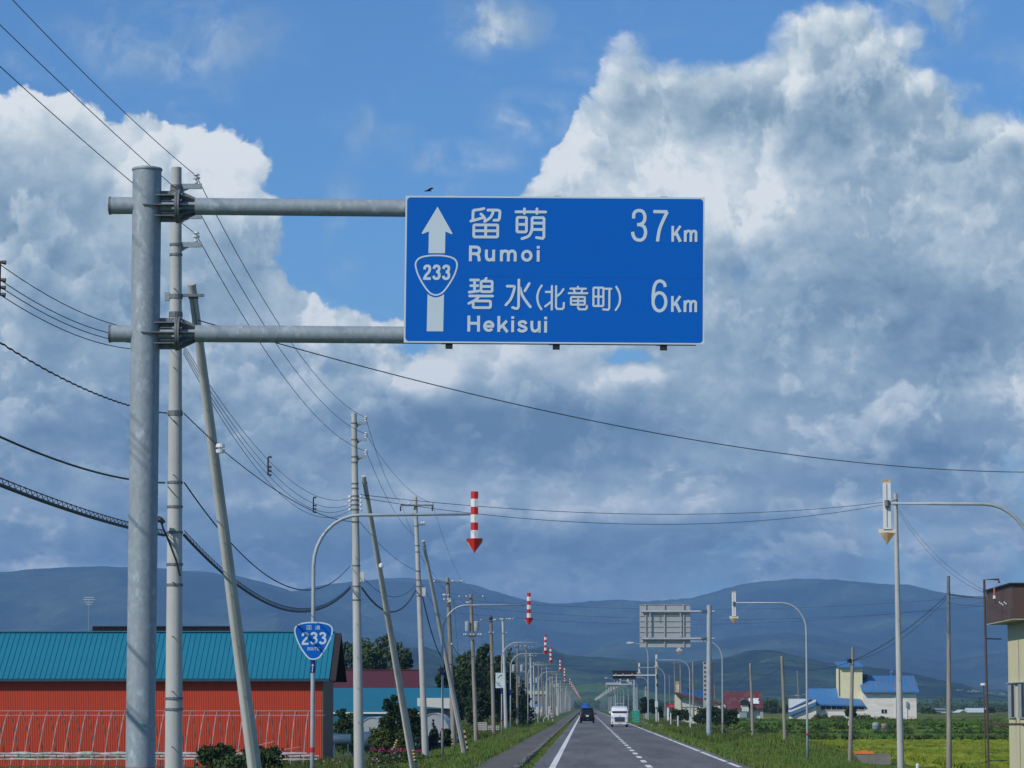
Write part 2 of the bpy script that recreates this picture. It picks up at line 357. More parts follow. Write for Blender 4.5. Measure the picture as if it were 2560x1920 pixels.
asph = mat('road_asphalt', (0.155, 0.152, 0.150), 0.85, 0, 0.16, 0.9, 0.15, 30, (1, 0.04, 1), col2=(0.108, 0.107, 0.110), spec=0.3, thr=(0.42, 0.60), fine=0.10)
paint = mat('road_paint_white', (0.74, 0.74, 0.72), 0.6, 0, 0.10, 3, col2=(0.45, 0.45, 0.44), thr=(0.60, 0.68))
walk = mat('pavement_asphalt_worn', (0.115, 0.106, 0.094), 0.9, 0, 0.15, 0.6, 0.2, 30, (1, 0.1, 1), col2=(0.10, 0.105, 0.06), thr=(0.56, 0.70), fine=0.1)
kerbm = mat('kerb_concrete', (0.24, 0.23, 0.20), 0.9, 0, 0.2, 1.0, 0.2, 20, col2=(0.10, 0.10, 0.07), thr=(0.42, 0.60))
grassm = mat('verge_grass', (0.072, 0.165, 0.024), 0.9, 0, 0.25, 0.3, col2=(0.165, 0.185, 0.055), thr=(0.40, 0.75), island=0.45, spec=0.15)
weedm = mat('roadside_weeds', (0.055, 0.115, 0.024), 0.9, 0, 0.25, 0.25, col2=(0.13, 0.155, 0.035), thr=(0.42, 0.72), island=0.4, spec=0.15)
def strip(mb, x0, x1, z, y0, y1, step):
    n = max(int((y1 - y0) / step), 1); o = len(mb.v)
    for i in range(n + 1):
        y = y0 + (y1 - y0) * i / n; mb.v += [(x0, y, z), (x1, y, z)]
    for i in range(n): mb.f.append((o + 2 * i, o + 2 * i + 1, o + 2 * i + 3, o + 2 * i + 2)); mb.m.append(mb.mi)
    return mb
strip(MB(), -1.78, 5.60, 0.0, -60, 3600, 60).build('road', asph, kind='structure')
road = bpy.data.objects['road']
strip(MB(), -1.22, -1.00, 0.004, 0, 3200, 40).build('edge_line_left', paint, road)
mb = MB(); random.seed(3); y = 60.0
while y < 1500:                                     # right edge line, worn through in places
    l = random.uniform(2.5, 14); strip(mb, 5.15, 5.32, 0.004, y, y + l, 20); y += l + random.choice([0.3, 0.5, 1.2, 2.2])
mb.build('edge_line_right', paint, road)
dash = strip(MB(), -0.10, 0.10, 0, 0, 5, 5).mesh('lane_dash', paint)
for i in range(110):
    d = 98.4 + 10 * i
    inst(dash, 'lane_dash', road, (2.18 - 0.0001 * i * 0, d, 0.004))
mb = MB(); mk = mat('crack_sealer', (0.055, 0.055, 0.058), 0.8)
for (x, y, w, l) in ((0.1, 128, 1.6, .10), (0.7, 142, .7, .09), (-0.2, 171, 1.9, .2), (0.9, 196, 1.2, .22), (0.2, 214, 2.3, .25), (3.4, 205, 1.6, .22), (3.6, 248, 2.0, .35), (0.3, 262, 2.0, .35), (3.9, 275, 2.2, .4), (0.4, 300, 2.1, .5), (3.2, 330, 2.5, .6)):
    strip(mb, x - w / 2, x + w / 2, 0.003, y, y + l, l)
mb.build('crack_seam', mk, road)
pt = mat('patched_asphalt', (0.105, 0.104, 0.106), 0.9, 0, 0.15, 1.5, fine=.12)
for (x0, x1, y0, y1) in ((2.45, 4.9, 226, 246), (-.75, 1.0, 168, 186), (2.5, 3.6, 128, 139), (-.6, 1.6, 286, 320), (2.5, 5.0, 352, 392)): strip(MB(), x0, x1, 0.002, y0, y1, 10).build('road_patch', pt, road)
strip(MB(), -3.74, -2.36, 0.045, -30, 3000, 60).build('pavement', walk, kind='structure')
# kerb stones between pavement and gutter, with gaps where they have sunk
kerb = MB(); y = 60; random.seed(5)
while y < 420:
    if random.random() > 0.12: kerb.box(-2.34, -2.16, y, y + random.uniform(.9, 1.2), -0.05, 0.10 + random.uniform(-.03, .02))
    y += 1.25
kerb.box(-2.34, -2.16, 420, 1500, -0.05, 0.1).build('kerb', kerbm, kind='structure')
lowwall = MB()
for i in range(14): lowwall.box(-9.3 - .02 * (i % 2), -8.95, 118 + i * 9.0, 118 + i * 9.0 + 8.95, -0.6, -0.18 + .015 * (i % 3))
lowwall.build('ditch_wall', mat('ditch_concrete', (0.26, 0.24, 0.21), 0.9, 0, 0.2, 1, 0.2, 10), label='low grey concrete ditch wall behind the left verge', cat='wall')

import numpy as np
def tufts(name, n, samp, h, w, m, blades=3, lean=0.35, label=None, seed=1, parent=None, zoff=0.0):
    rg = np.random.RandomState(seed); vs = []; k = n * blades
    pts = samp(rg, n); base = np.repeat(pts, blades, axis=0)
    base[:, :2] += rg.uniform(-0.10, 0.10, (k, 2)); a = rg.uniform(0, pi, k)
    hh = np.repeat(rg.uniform(0.5, 1.25, n), blades) * rg.uniform(0.7, 1.1, k) * h; ww = rg.uniform(0.6, 1.3, k) * w
    V3 = np.zeros((k, 3, 3)); V3[:, 0] = base; V3[:, 1] = base; V3[:, 2] = base
    V3[:, 0, 0] -= np.cos(a) * ww; V3[:, 0, 1] -= np.sin(a) * ww; V3[:, 1, 0] += np.cos(a) * ww; V3[:, 1, 1] += np.sin(a) * ww
    V3[:, :2, 2] -= 0.05; V3[:, 2, 2] += hh; V3[:, 2, 0] += rg.uniform(-lean, lean, k) * hh; V3[:, 2, 1] += rg.uniform(-lean, lean, k) * hh
    fast_mesh(name, V3.reshape(-1, 3), 3, k, m, label, parent=parent)
def fast_mesh(name, verts, nv, nf, m, label=None, cat=None, parent=None, kind='stuff', group=None):
    me = bpy.data.meshes.new(name); me.vertices.add(len(verts)); me.vertices.foreach_set('co', verts.astype(np.float32).ravel())
    me.loops.add(nv * nf); me.loops.foreach_set('vertex_index', np.arange(nv * nf, dtype=np.int32))
    me.polygons.add(nf); me.polygons.foreach_set('loop_start', np.arange(nf, dtype=np.int32) * nv); me.polygons.foreach_set('loop_total', np.full(nf, nv, dtype=np.int32))
    me.materials.append(m); me.update(calc_edges=True)
    o = bpy.data.objects.new(name, me); COL.objects.link(o)
    if parent is not None: o.parent = parent
    return tag(o, label, cat, group, kind)
def band(x0, x1, y0, y1, dens_pow=1.0):
    def f(rg, n):
        x = rg.uniform(x0, x1, n); y = y0 + (y1 - y0) * rg.uniform(0, 1, n) ** dens_pow
        return np.array([(a, b, gz(a, b)) for a, b in zip(x, y)])
    return f
tufts('grass', 26000, band(-8.2, -3.72, 100, 420, 1.3), 0.22, 0.035, grassm, label='green grass verge left of the pavement', seed=2)
tufts('grass', 5000, band(-2.16, -1.80, 100, 420, 1.3), 0.11, 0.03, grassm, label='thin strip of grass growing along the sunken kerb', seed=3)
tufts('grass', 5000, band(-3.95, -3.45, 100, 420, 1.2), 0.13, 0.035, weedm, label='grass creeping over the outer edge of the pavement', seed=14)
tufts('grass', 3500, band(-2.75, -2.34, 100, 400, 1.2), 0.07, 0.03, weedm, label='short weeds at the edge of the pavement', seed=13)
tufts('grass', 15000, band(5.62, 8.0, 98, 430, 1.3), 0.22, 0.035, grassm, label='short mown grass beside the right edge of the road', seed=4)
tufts('grass', 5000, band(13.4, 16.6, 166, 260, 1.1), 0.25, 0.04, grassm, label='green grass behind the concrete box', seed=15)
tufts('grass', 4500, band(13.4, 16.6, 104, 154, 1.1), 0.16, 0.035, grassm, label='short grass in front of the concrete box', seed=16)
tufts('grass', 26000, band(8.0, 13.4, 104, 260, 1.1), 0.30, 0.04, grassm, label='green grass bank and mound right of the road', seed=5)
def weedzone(rg, n):
    y = rg.uniform(185, 470, n); x = 7.3 + (y - 185) * 0.002 + rg.uniform(0, 1, n) ** 1.2 * 7.5
    keep = []
    for a, b in zip(x, y):
        d = noise.noise(Vector((a * 0.35, b * 0.06, 3)))
        keep.append((a, b, gz(a, b) + max(d, -0.2) * 0.25))
    return np.array(keep)
tufts('tall_weeds', 26000, weedzone, 0.62, 0.05, weedm, blades=4, lean=0.5, label='tall tangled green weeds between the road and the right hand poles', seed=6)
def leftscrub(rg, n):
    y = rg.uniform(225, 520, n); x = -7.2 - rg.uniform(0, 1, n) * 9
    return np.array([(a, b, gz(a, b)) for a, b in zip(x, y)])
tufts('tall_weeds', 14000, leftscrub, 0.5, 0.06, weedm, blades=3, label='olive scrub around the bases of the left utility poles', seed=8)
# crop fields on the right: sheets of uneven plant tops, edges sunk into the soil
ricem = mat('rice_crop', (0.215, 0.245, 0.026), 0.95, 0, 0.28, 0.6, 0, 10, (1, 0.25, 1), col2=(0.115, 0.185, 0.022), thr=(0.46, 0.62), spec=0.1, fine=0.3)
bankm = mat('field_bank_green', (0.080, 0.150, 0.028), 0.95, 0, 0.28, 0.5, 0, 8, (1, 0.3, 1), col2=(0.12, 0.165, 0.04), thr=(0.48, 0.6), spec=0.1, fine=0.3)
olivem = mat('field_olive', (0.14, 0.165, 0.035), 0.95, 0, 0.2, 0.05, 0, 8, (1, 0.3, 1), col2=(0.06, 0.09, 0.03), thr=(0.45, 0.6), spec=0.1, fine=0.2)
def crop(name, x0, x1, y0, y1, step, h, amp, m, label, slant=0.0, seed=1):
    rg = random.Random(seed); nx = int((x1 - x0) / step) + 1; sy = step * 2.2; ny = int((y1 - y0) / sy) + 1; mb = MB()
    for j in range(ny + 1):
        for i in range(nx + 1):
            x = x0 + (x1 - x0) * i / nx; y = y0 + (y1 - y0) * j / ny + slant * (x - x0)
            e = min(i, nx - i, j, ny - j)
            z = -0.93 + (h * 0.15 if e == 0 else h) + (rg.uniform(-amp, amp) if e else 0) + (0.3 * h * noise.noise(Vector((x * .3, y * .1, seed))) if e else -0.1)
            mb.v.append((x + rg.uniform(-.2, .2) * step, y, z))
    k = nx + 1
    for j in range(ny):
        for i in range(nx): mb.f.append((j * k + i, j * k + i + 1, (j + 1) * k + i + 1, (j + 1) * k + i)); mb.m.append(0)
    mb.build(name, m, label=label, kind='stuff')
crop('rice_crop', 16.4, 46, 118, 243, 0.32, 0.42, 0.13, ricem, 'yellow green rice field nearest the road on the right', seed=1)
crop('field_bank', 12.6, 60, 250, 292, 0.4, 0.75, 0.1, bankm, 'darker green bank between the two rice fields', seed=2)
crop('rice_crop', 13.0, 70, 298, 352, 0.5, 0.35, 0.13, ricem, 'narrow strip of ripening rice behind the green bank', seed=3)
crop('crop_field', 14.5, 95, 362, 470, 0.6, 1.1, 0.12, bankm, 'tall dark green crop in front of the blue roofed farm', seed=4)
crop('far_field', 22, 300, 560, 1000, 3.0, 0.9, 0.35, olivem, 'olive field stretching away behind the farm buildings', seed=5)
crop('far_field', -420, -14, 620, 1400, 4.0, 0.5, 0.3, olivem, 'pale field far off on the left', seed=6)

def riceband(x0, x1, y0, y1, z):
    def f(rg, n):
        x = rg.uniform(x0, x1, n); y = y0 + (y1 - y0) * rg.uniform(0, 1, n) ** 1.2
        return np.stack([x, y, np.full(n, z)], axis=1)
    return f
tufts('rice_plants', 42000, riceband(16.3, 36, 118, 243, -.58), 0.20, 0.035, ricem, 3, 0.5, 'ripening rice plants in the nearest field', 91)
tufts('rice_plants', 16000, riceband(13.0, 48, 298, 340, -.62), 0.22, 0.06, ricem, 3, 0.5, 'ripening rice plants in the narrow strip', 92)
tufts('crop_plants', 26000, riceband(14.5, 62, 361, 420, .05), 0.30, 0.08, bankm, 3, 0.5, 'leafy tops of the tall crop before the farm', 93)
tufts('bank_plants', 16000, riceband(12.6, 42, 250, 275, -.30), 0.24, 0.06, bankm, 3, 0.5, 'grassy top of the bank between the fields', 94)

# ---------------------------------------------------------------- hills and mountains
def forest(name, c1, c2, sc, bmp=0.6):
    return mat(name, c1, 0.95, 0, 0.45, sc * 2, bmp, sc * 6, (1, 1, 1), col2=c2, thr=(0.46, 0.62), spec=0.05, fine=0.35)
def hills(name, pts, d, depth, m, y_foot=1775, amp=12, rough=3, rows=36, step=11, seed=0):
    x0, x1 = pts[0][0], pts[-1][0]; nx = int((x1 - x0) / step); mb = MB()
    for j in range(rows + 1):
        t = j / rows; yy = d - depth * (1 - t * 1.35)
        for i in range(nx + 1):
            px = x0 + (x1 - x0) * i / nx
            X = (px - 1463) / PF * d
            H = (1766 - lerp_tab(pts, px)) / PF * d + CAMH
            tt = t * 1.35
            prof = sstep(tt) ** 0.8 if tt <= 1 else 1 - 0.9 * ((tt - 1) / 0.35) ** 1.5
            v = Vector((X / 900, yy / 700, seed))
            n = noise.fractal(v, 0.9, 2.1, 5) * amp * min(tt, 1) * (1.6 if tt < 0.8 else 0.10)
            rid = abs(noise.noise(Vector((X / 420 + 0.3 * yy / 900, yy / 2600, seed + 3)))) * H * 0.35 * sstep(min(tt, 1) / 0.5) * (1 - sstep((min(tt, 1) - 0.55) / 0.45))
            z = H * prof + n - rid + (noise.noise(Vector((X / (rough * 9), yy / (rough * 9), seed))) * rough if tt > 0.1 else 0)
            if i in (0, nx): z = min(z, H * prof * 0.9)
            mb.v.append((X, yy, max(z, -4) if tt > 0.02 else -8))
    k = nx + 1
    for j in range(rows):
        for i in range(nx): mb.f.append((j * k + i, j * k + i + 1, (j + 1) * k + i + 1, (j + 1) * k + i)); mb.m.append(0)
    return mb.build(name, m, kind='structure', smooth=False)
fm1 = forest('mountain_forest', (0.016, 0.036, 0.024), (0.062, 0.094, 0.052), 0.0022, 0.7)
fm2 = forest('hill_forest', (0.008, 0.022, 0.010), (0.052, 0.090, 0.028), 0.010, 1.0)
fm3 = forest('foothill_fields', (0.070, 0.125, 0.030), (0.028, 0.055, 0.02), 0.006, 0.3)
hills('mountains', [(520, 1600), (700, 1500), (800, 1470), (900, 1458), (1010, 1448), (1110, 1454), (1180, 1464), (1240, 1482), (1310, 1503), (1388, 1514), (1482, 1508), (1545, 1504), (1601, 1508), (1670, 1505), (1714, 1502), (1760, 1490), (1814, 1474), (1851, 1467), (1900, 1460), (1955, 1454), (2023, 1451), (2109, 1457), (2180, 1465), (2236, 1473), (2315, 1482), (2384, 1495), (2453, 1504), (2560, 1535), (2800, 1600), (3100, 1700)],
      13000, 4300, fm1, amp=34, rough=5, seed=1)
hills('mountains', [(-500, 1500), (-200, 1450), (0, 1436), (150, 1424), (230, 1420), (330, 1419), (480, 1428), (600, 1440), (700, 1468), (800, 1500), (900, 1535), (1000, 1575), (1120, 1620), (1250, 1660), (1380, 1700), (1500, 1745)],
      11000, 3400, fm1, amp=30, rough=5, seed=2)
hills('mountains', [(1180, 1740), (1300, 1690), (1420, 1640), (1560, 1612), (1700, 1618), (1800, 1600), (1880, 1588), (1960, 1583), (2050, 1594), (2200, 1640), (2350, 1655), (2560, 1625), (2700, 1600), (3000, 1650)],
      9300, 2200, fm1, amp=22, rough=5, seed=3)
hills('hills', [(940, 1740), (990, 1650), (1017, 1624), (1070, 1620), (1108, 1632), (1180, 1650), (1250, 1640), (1325, 1625), (1350, 1621), (1376, 1625), (1419, 1638), (1470, 1643), (1529, 1648), (1595, 1653), (1654, 1655), (1720, 1660), (1760, 1652), (1790, 1648), (1821, 1642), (1857, 1632), (1893, 1627), (1948, 1634), (2000, 1645), (2047, 1660), (2100, 1666), (2157, 1668), (2220, 1680), (2281, 1692), (2384, 1720), (2487, 1730), (2700, 1745)],
      5200, 1300, fm2, amp=10, rough=4.5, rows=30, step=7, seed=4)
hills('foothills', [(1150, 1766), (1250, 1745), (1330, 1722), (1400, 1712), (1500, 1706), (1570, 1716), (1650, 1735), (1760, 1745), (1900, 1748), (2100, 1752), (2400, 1746), (2700, 1750)],
      3800, 700, fm3, amp=3, rough=1.2, rows=16, step=9, seed=5)
# landslip scar and cut bank on the right hillside
random.seed(12)
for n_, (px, py, w, h, d, lab) in enumerate(((2400, 1724, 26, 5, 3350, 'left small pale bare patch low on the right hillside'), (2435, 1727, 40, 8, 3345, 'largest pale bare earth patch on the right hillside'), (2474, 1732, 36, 7, 3340, 'middle pale bare patch by the brown pipe'), (2505, 1734, 30, 9, 3335, 'rightmost pale bare patch beside the tower'),
                                (1990, 1738, 30, 4, 3300, 'thin brown bare strip left of the blue roofed farm'), (2020, 1736, 34, 4, 3300, 'thin brown bare strip behind the farm lean-to'))):
    mb = MB(); nx = 14
    for i in range(nx + 1):
        u = i / nx; x = px + (u - .5) * w; hh = h * (min(u, 1 - u) * 2) ** .6 * random.uniform(.45, 1.1); lo = random.uniform(-1.2, 1.2)
        a = P(x, py + h * .4 + lo, d); b = P(x, py + h * .4 + lo - hh, d + 10)
        mb.v += [tuple(a), tuple(b)]
    for i in range(nx): mb.f.append((2 * i, 2 * i + 2, 2 * i + 3, 2 * i + 1)); mb.m.append(0)
    mb.build('earth_cutting', mat('bare_earth', (0.30, 0.27, 0.20), 0.95, 0, 0.4, 0.12, col2=(0.12, 0.14, 0.07), thr=(.42, .56)), label=lab, kind='structure')

# ---------------------------------------------------------------- haze
def haze():
    m = bpy.data.materials.new('haze'); m.use_nodes = True; nt = m.node_tree; nt.nodes.clear()
    v = nt.nodes.new('ShaderNodeVolumePrincipled'); o = nt.nodes.new('ShaderNodeOutputMaterial'); nt.links.new(v.outputs[0], o.inputs['Volume'])
    v.inputs['Density'].default_value = HAZE_D; v.inputs['Color'].default_value = HAZE_C; v.inputs['Anisotropy'].default_value = 0.0
    MB().box(-9500, 9500, -300, 17500, -10, 640).build('haze', m, kind='stuff')
HAZE_D = 8.5e-5; HAZE_C = (0.30, 0.57, 1.0, 1)
haze()
# ---------------------------------------------------------------- shared builders
def part(mb, name, m, root, smooth=False, label=None, kind=None):
    """mb holds world coordinates; store relative to the root's base"""
    if root is not None:
        b = root.location if root.parent is None else root.location + root.parent.location
        mb.v = [(x - b[0], y - b[1], z - b[2]) for x, y, z in mb.v]
    return mb.build(name, m, root, smooth=smooth, label=label, kind=kind)
def wire(p0, p1, sag, r, name, label, group=None, m=None, n=28, wob=0.0, root=None):
    p0 = Vector(p0); p1 = Vector(p1); pts = []
    for i in range(n + 1):
        t = i / n; q = p0.lerp(p1, t); q.z -= 4 * sag * t * (1 - t)
        if wob and 0 < i < n: q.z += wob * (1 if i % 2 else -1)
        pts.append(q)
    mb = MB().tube(pts, r, 4 if r < .02 else 6)
    if root is not None: part(mb, name, m or wirem, root); return pts
    o = mb; o.v = [(x - p0.x, y - p0.y, z - p0.z) for x, y, z in o.v]
    ob = o.build(name, m or wirem, label=label, cat='wire' if name != 'cable' else 'cable', group=group); ob.location = p0
    return pts

# ================================================================ big blue guide sign on its cantilever
D0 = 30.0
def guide_sign():
    top = P(368, 424, D0); base = Vector((top.x, D0, gz(top.x, D0)))
    root = empty('guide_sign', base, 'big blue distance sign for Rumoi and Hekisui on a thick grey cantilever pole', 'road sign')
    R = 0.137
    part(MB().tube([base - Vector((0, 0, .1)), top], R, 40), 'pole', galv, root, True)
    part(MB().lathe([(R + .006, -.012), (R + .010, 0.0), (R + .004, .012), (R * .7, .024), (R * .3, .030), (.01, .031)], top, 40), 'pole_cap', galv, root, True)
    rb = P(351, 1920, D0)
    part(MB().lathe([(R + .002, -.35), (R + .002, .006 * 0)], (top.x, D0, 2.05 - 151 * D0 / PF), 40), 'red_band', redtape, root, True)
    # green arrow sticker low on the pole
    mb = MB(); q = P(357, 1811, D0 - R - .003)
    mb.add([(q.x - .025, q.y, q.z), (q.x + .025, q.y, q.z), (q.x, q.y, q.z + .018)], [(0, 1, 2)]); mb.add([(q.x - .02, q.y, q.z - .002), (q.x + .012, q.y, q.z - .002), (q.x - .004, q.y, q.z - .014)], [(2, 1, 0)])
    part(mb, 'sticker', mat('teal_sticker', (0.01, 0.33, 0.28), 0.5), root)
    for (yc0, yc1, ystub) in ((516, 521, 514), (834, 838, 834)):
        a = P(489, yc0, D0); e = P(1740, yc1 + (yc1 - yc0) * 1.3, D0); st = P(276, ystub, D0); r = .0815
        part(MB().tube([a, e], r, 32), 'arm', galv, root, True)
        part(MB().tube([st, P(340, ystub, D0)], r, 32), 'arm_stub', galv, root, True)
        part(MB().tube([st - Vector((.012, 0, 0)), st + Vector((.006, 0, 0))], r + .005, 32), 'stub_cap', galvdk, root, True)
        # joint: neck pipe, two bolted flanges, stiffening plates
        zc = a.z; x0 = top.x + R * .9; xf = P(446, yc0, D0).x; x1 = a.x + .02
        part(MB().tube([(x0 - .03, D0, zc), (x1, D0, zc)], .058, 24), 'neck_pipe', galv, root, True)
        fl = MB().tube([(xf - .022, D0, zc), (xf - .002, D0, zc)], .160, 36)
        part(fl, 'flange', galvdk, root, True)
        part(MB().tube([(xf + .002, D0, zc), (xf + .022, D0, zc)], .160, 36), 'flange', galvdk, root, True)
        bo = MB()
        for k in range(10):
            t = 2 * pi * (k + .5) / 10; bo.tube([(xf - .045, D0 + .128 * cos(t), zc + .128 * sin(t)), (xf + .045, D0 + .128 * cos(t), zc + .128 * sin(t))], .012, 6)
        part(bo, 'flange_bolts', galv, root, kind='stuff')
        xp = top.x + R * .55
        for dz, w in ((.098, .10), (-.098, .10)):
            part(MB().box(xp, xf - .023, D0 - w, D0 + w, zc + dz - .005, zc + dz + .005), 'stiffener_plate', galvdk, root)
        mb = MB()
        mb.add([(top.x - .02, D0 - .155, zc - .005), (xf - .023, D0 - .13, zc - .005), (xf - .023, D0 + .13, zc - .005), (top.x - .02, D0 + .155, zc - .005),
                (top.x - .02, D0 - .155, zc + .005), (xf - .023, D0 - .13, zc + .005), (xf - .023, D0 + .13, zc + .005), (top.x - .02, D0 + .155, zc + .005)],
               [(3, 2, 1, 0), (4, 5, 6, 7), (0, 1, 5, 4), (1, 2, 6, 5), (2, 3, 7, 6), (3, 0, 4, 7)])
        part(mb, 'stiffener_plate', galvdk, root)
        part(MB().box(xp + .02, xf - .023, D0 - .005, D0 + .005, zc + .060, zc + .150), 'stiffener_plate', galvdk, root)
        part(MB().box(xp + .02, xf - .023, D0 - .005, D0 + .005, zc - .150, zc - .060), 'stiffener_plate', galvdk, root)
        for k in range(8):                                             # tapering ribs on the arm side
            t = 2 * pi * k / 8 + .0001; c, s_ = cos(t), sin(t); n = Vector((0, -s_, c)) * .005
            tri = [Vector((xf + .023, D0 + c * .06, zc + s_ * .06)), Vector((xf + .023, D0 + c * .150, zc + s_ * .150)), Vector((x1 - .02, D0 + c * .083, zc + s_ * .083)), Vector((x1 - .02, D0 + c * .06, zc + s_ * .06))]
            g = MB().add([v + n for v in tri] + [v - n for v in tri], [(0, 1, 2, 3), (7, 6, 5, 4), (0, 4, 5, 1), (1, 5, 6, 2), (2, 6, 7, 3), (3, 7, 4, 0)])
            part(g, 'rib', galvdk, root)
    # bird droppings
    q = P(560, 826, D0 - .083)
    mb = MB()
    for k in range(7): mb.add([(q.x + random.uniform(-.02, .02) + dx, q.y, q.z + random.uniform(-.02, .02) + dz) for dx, dz in ((0, 0), (.018, 0.004), (.012, .03), (-.004, .022))], [(0, 1, 2, 3)])
    # ---- panel
    D1 = D0 - .135; kk = 0.2411 * D1 / PF; c = P(1386, 674.8, D1)
    loc = c - base
    panel = bpy.data.objects.new('sign_panel', None)
    W2, H2 = 750 * D1 / PF / 2, 372.5 * D1 / PF / 2
    pb = MB().box(-W2, W2, 0, .02, -H2, H2)
    panel = pb.build('sign_panel', white, root); panel.location = loc; panel.rotation_euler = (0, .0096, 0); panel.scale = (1.008, 1, 1.004)
    O = (1684.0, 808.0)
    ins = 17
    fr = Print(O, kk); X0, X1, Y0, Y1 = O[0] - W2 / kk + ins, O[0] + W2 / kk - ins, O[1] - H2 / kk + ins, O[1] + H2 / kk - ins
    fr.poly(rrect(X0, Y0, X1, Y1, 36)[:-1][::-1], y=-0.0015)
    fr.build('blue_field', blue, panel)
    # faint seam across the middle
    sm_ = Print(O, kk); sm_.stroke([(700, 878), (3230, 886)], 2.2, 'flat', y=-0.0032); sm_.build('panel_seam', mat('seam_blue', (0.02, 0.12, 0.47), 0.4), panel)
    def word(name, strokes, w, cap='round'):
        pr = Print(O, kk)
        for s in strokes:
            if isinstance(s, tuple): pr.stroke(s[0], s[1], s[2] if len(s) > 2 else cap)
            else: pr.stroke(s, w, cap)
        pr.build(name, white, panel)
    def box_(x0, y0, x1, y1, r=14): return rrect(x0, y0, x1, y1, r)
    K8 = 1659
    def sh(pts, dx): return [(x + dx, y) for x, y in pts]
    pr = Print(O, kk); pr.poly([(463, 150), (302, 428), (304, 436), (312, 438), (376, 412), (374, 641), (546, 641), (548, 412), (611, 439), (620, 436), (621, 429)]); pr.build('arrow_symbol', white, panel)
    pr = Print(O, kk); pr.poly([(370, 1070), (366, 1461), (537, 1461), (541, 1070), (515, 1088), (490, 1100), (455, 1107), (425, 1101), (396, 1088)]); pr.build('arrow_stem', white, panel)
    sh_pts = spl([(460, 664), (540, 668), (612, 684), (652, 708), (672, 748), (668, 800), (645, 870), (605, 945), (548, 1028), (505, 1066), (455, 1080), (408, 1066), (366, 1028), (312, 950), (270, 870), (247, 800), (242, 750), (262, 710), (302, 684), (375, 668)], True, 6)
    word('shield_outline', [sh_pts], 17)
    three = [spl([(432, 805), (440, 782), (460, 774), (482, 782), (488, 805), (480, 828), (458, 836)]), spl([(458, 836), (482, 846), (490, 872), (482, 900), (460, 909), (438, 900), (430, 878)])]
    word('route_number', [spl([(335, 812), (342, 784), (364, 774), (386, 784), (390, 812), (378, 842), (352, 872), (338, 900)]), [(322, 908), (402, 908)]] + three + [sh(t, 100) for t in three], 28, 'flat')
    word('place_name_kanji', [[(945, 167), (900, 178), (845, 185), (834, 195), (832, 286)], [(812, 300), (870, 284), (940, 262)], [(916, 225), (945, 252), (962, 285)],
        [(988, 183), (1088, 183), (1108, 190), (1114, 206), (1108, 272), (1098, 288), (1052, 290)], spl([(1043, 186), (1035, 225), (1008, 268), (955, 304)]), box_(843, 340, 1092, 467), [(967, 342), (967, 466)], [(843, 402), (1092, 402)],
        [(1280, 200), (1588, 200)], [(1368, 168), (1368, 216)], [(1498, 168), (1498, 216)], box_(1292, 258, 1390, 412), [(1292, 332), (1390, 332)],
        [(1572, 465), (1572, 272), (1562, 260), (1458, 260), (1448, 270), (1448, 360)], spl([(1448, 360), (1442, 405), (1412, 455), (1345, 482)]), [(1572, 400), (1572, 462), (1560, 478), (1496, 470)], [(1448, 318), (1572, 318)], [(1448, 385), (1572, 385)]], 29)
    word('place_name', [[(811, 557), (811, 723)], spl([(811, 574), (870, 574), (896, 584), (904, 608), (896, 634), (870, 643), (811, 643)]), spl([(862, 645), (888, 655), (898, 680), (903, 723)]),
        spl([(977, 600), (977, 670), (990, 702), (1018, 708), (1050, 688)]), [(1052, 600), (1052, 723)], [(1133, 602), (1133, 723)], spl([(1134, 650), (1150, 620), (1178, 614), (1200, 626), (1205, 655), (1205, 723)]), spl([(1206, 650), (1222, 620), (1250, 614), (1270, 626), (1276, 655), (1276, 723)]),
        arc(1397, 662, 44, 47, 0, 360, 28), [(1515, 602), (1515, 723)], [(1515, 558), (1515, 586)]], 31, 'flat')
    word('place_name_kanji', [[(815, 920), (898, 920)], [(818, 980), (892, 980)], [(803, 1048), (902, 1035)], [(857, 922), (857, 1042)], [(978, 902), (962, 925)], box_(925, 932, 1040, 1042), [(925, 988), (1040, 988)],
        [(808, 1088), (1045, 1088)], spl([(905, 1092), (868, 1130), (800, 1166)]), box_(845, 1140, 1025, 1210),
        [(1317, 917), (1316, 1195), (1306, 1215), (1288, 1218), (1254, 1206)], spl([(1196, 983), (1262, 984), (1272, 992), (1262, 1045), (1232, 1122), (1184, 1180)][:3], n=3) + spl([(1272, 992), (1262, 1045), (1232, 1122), (1184, 1180)]), [(1424, 954), (1380, 1030)], spl([(1330, 1000), (1348, 1065), (1388, 1132), (1438, 1198)])], 28)
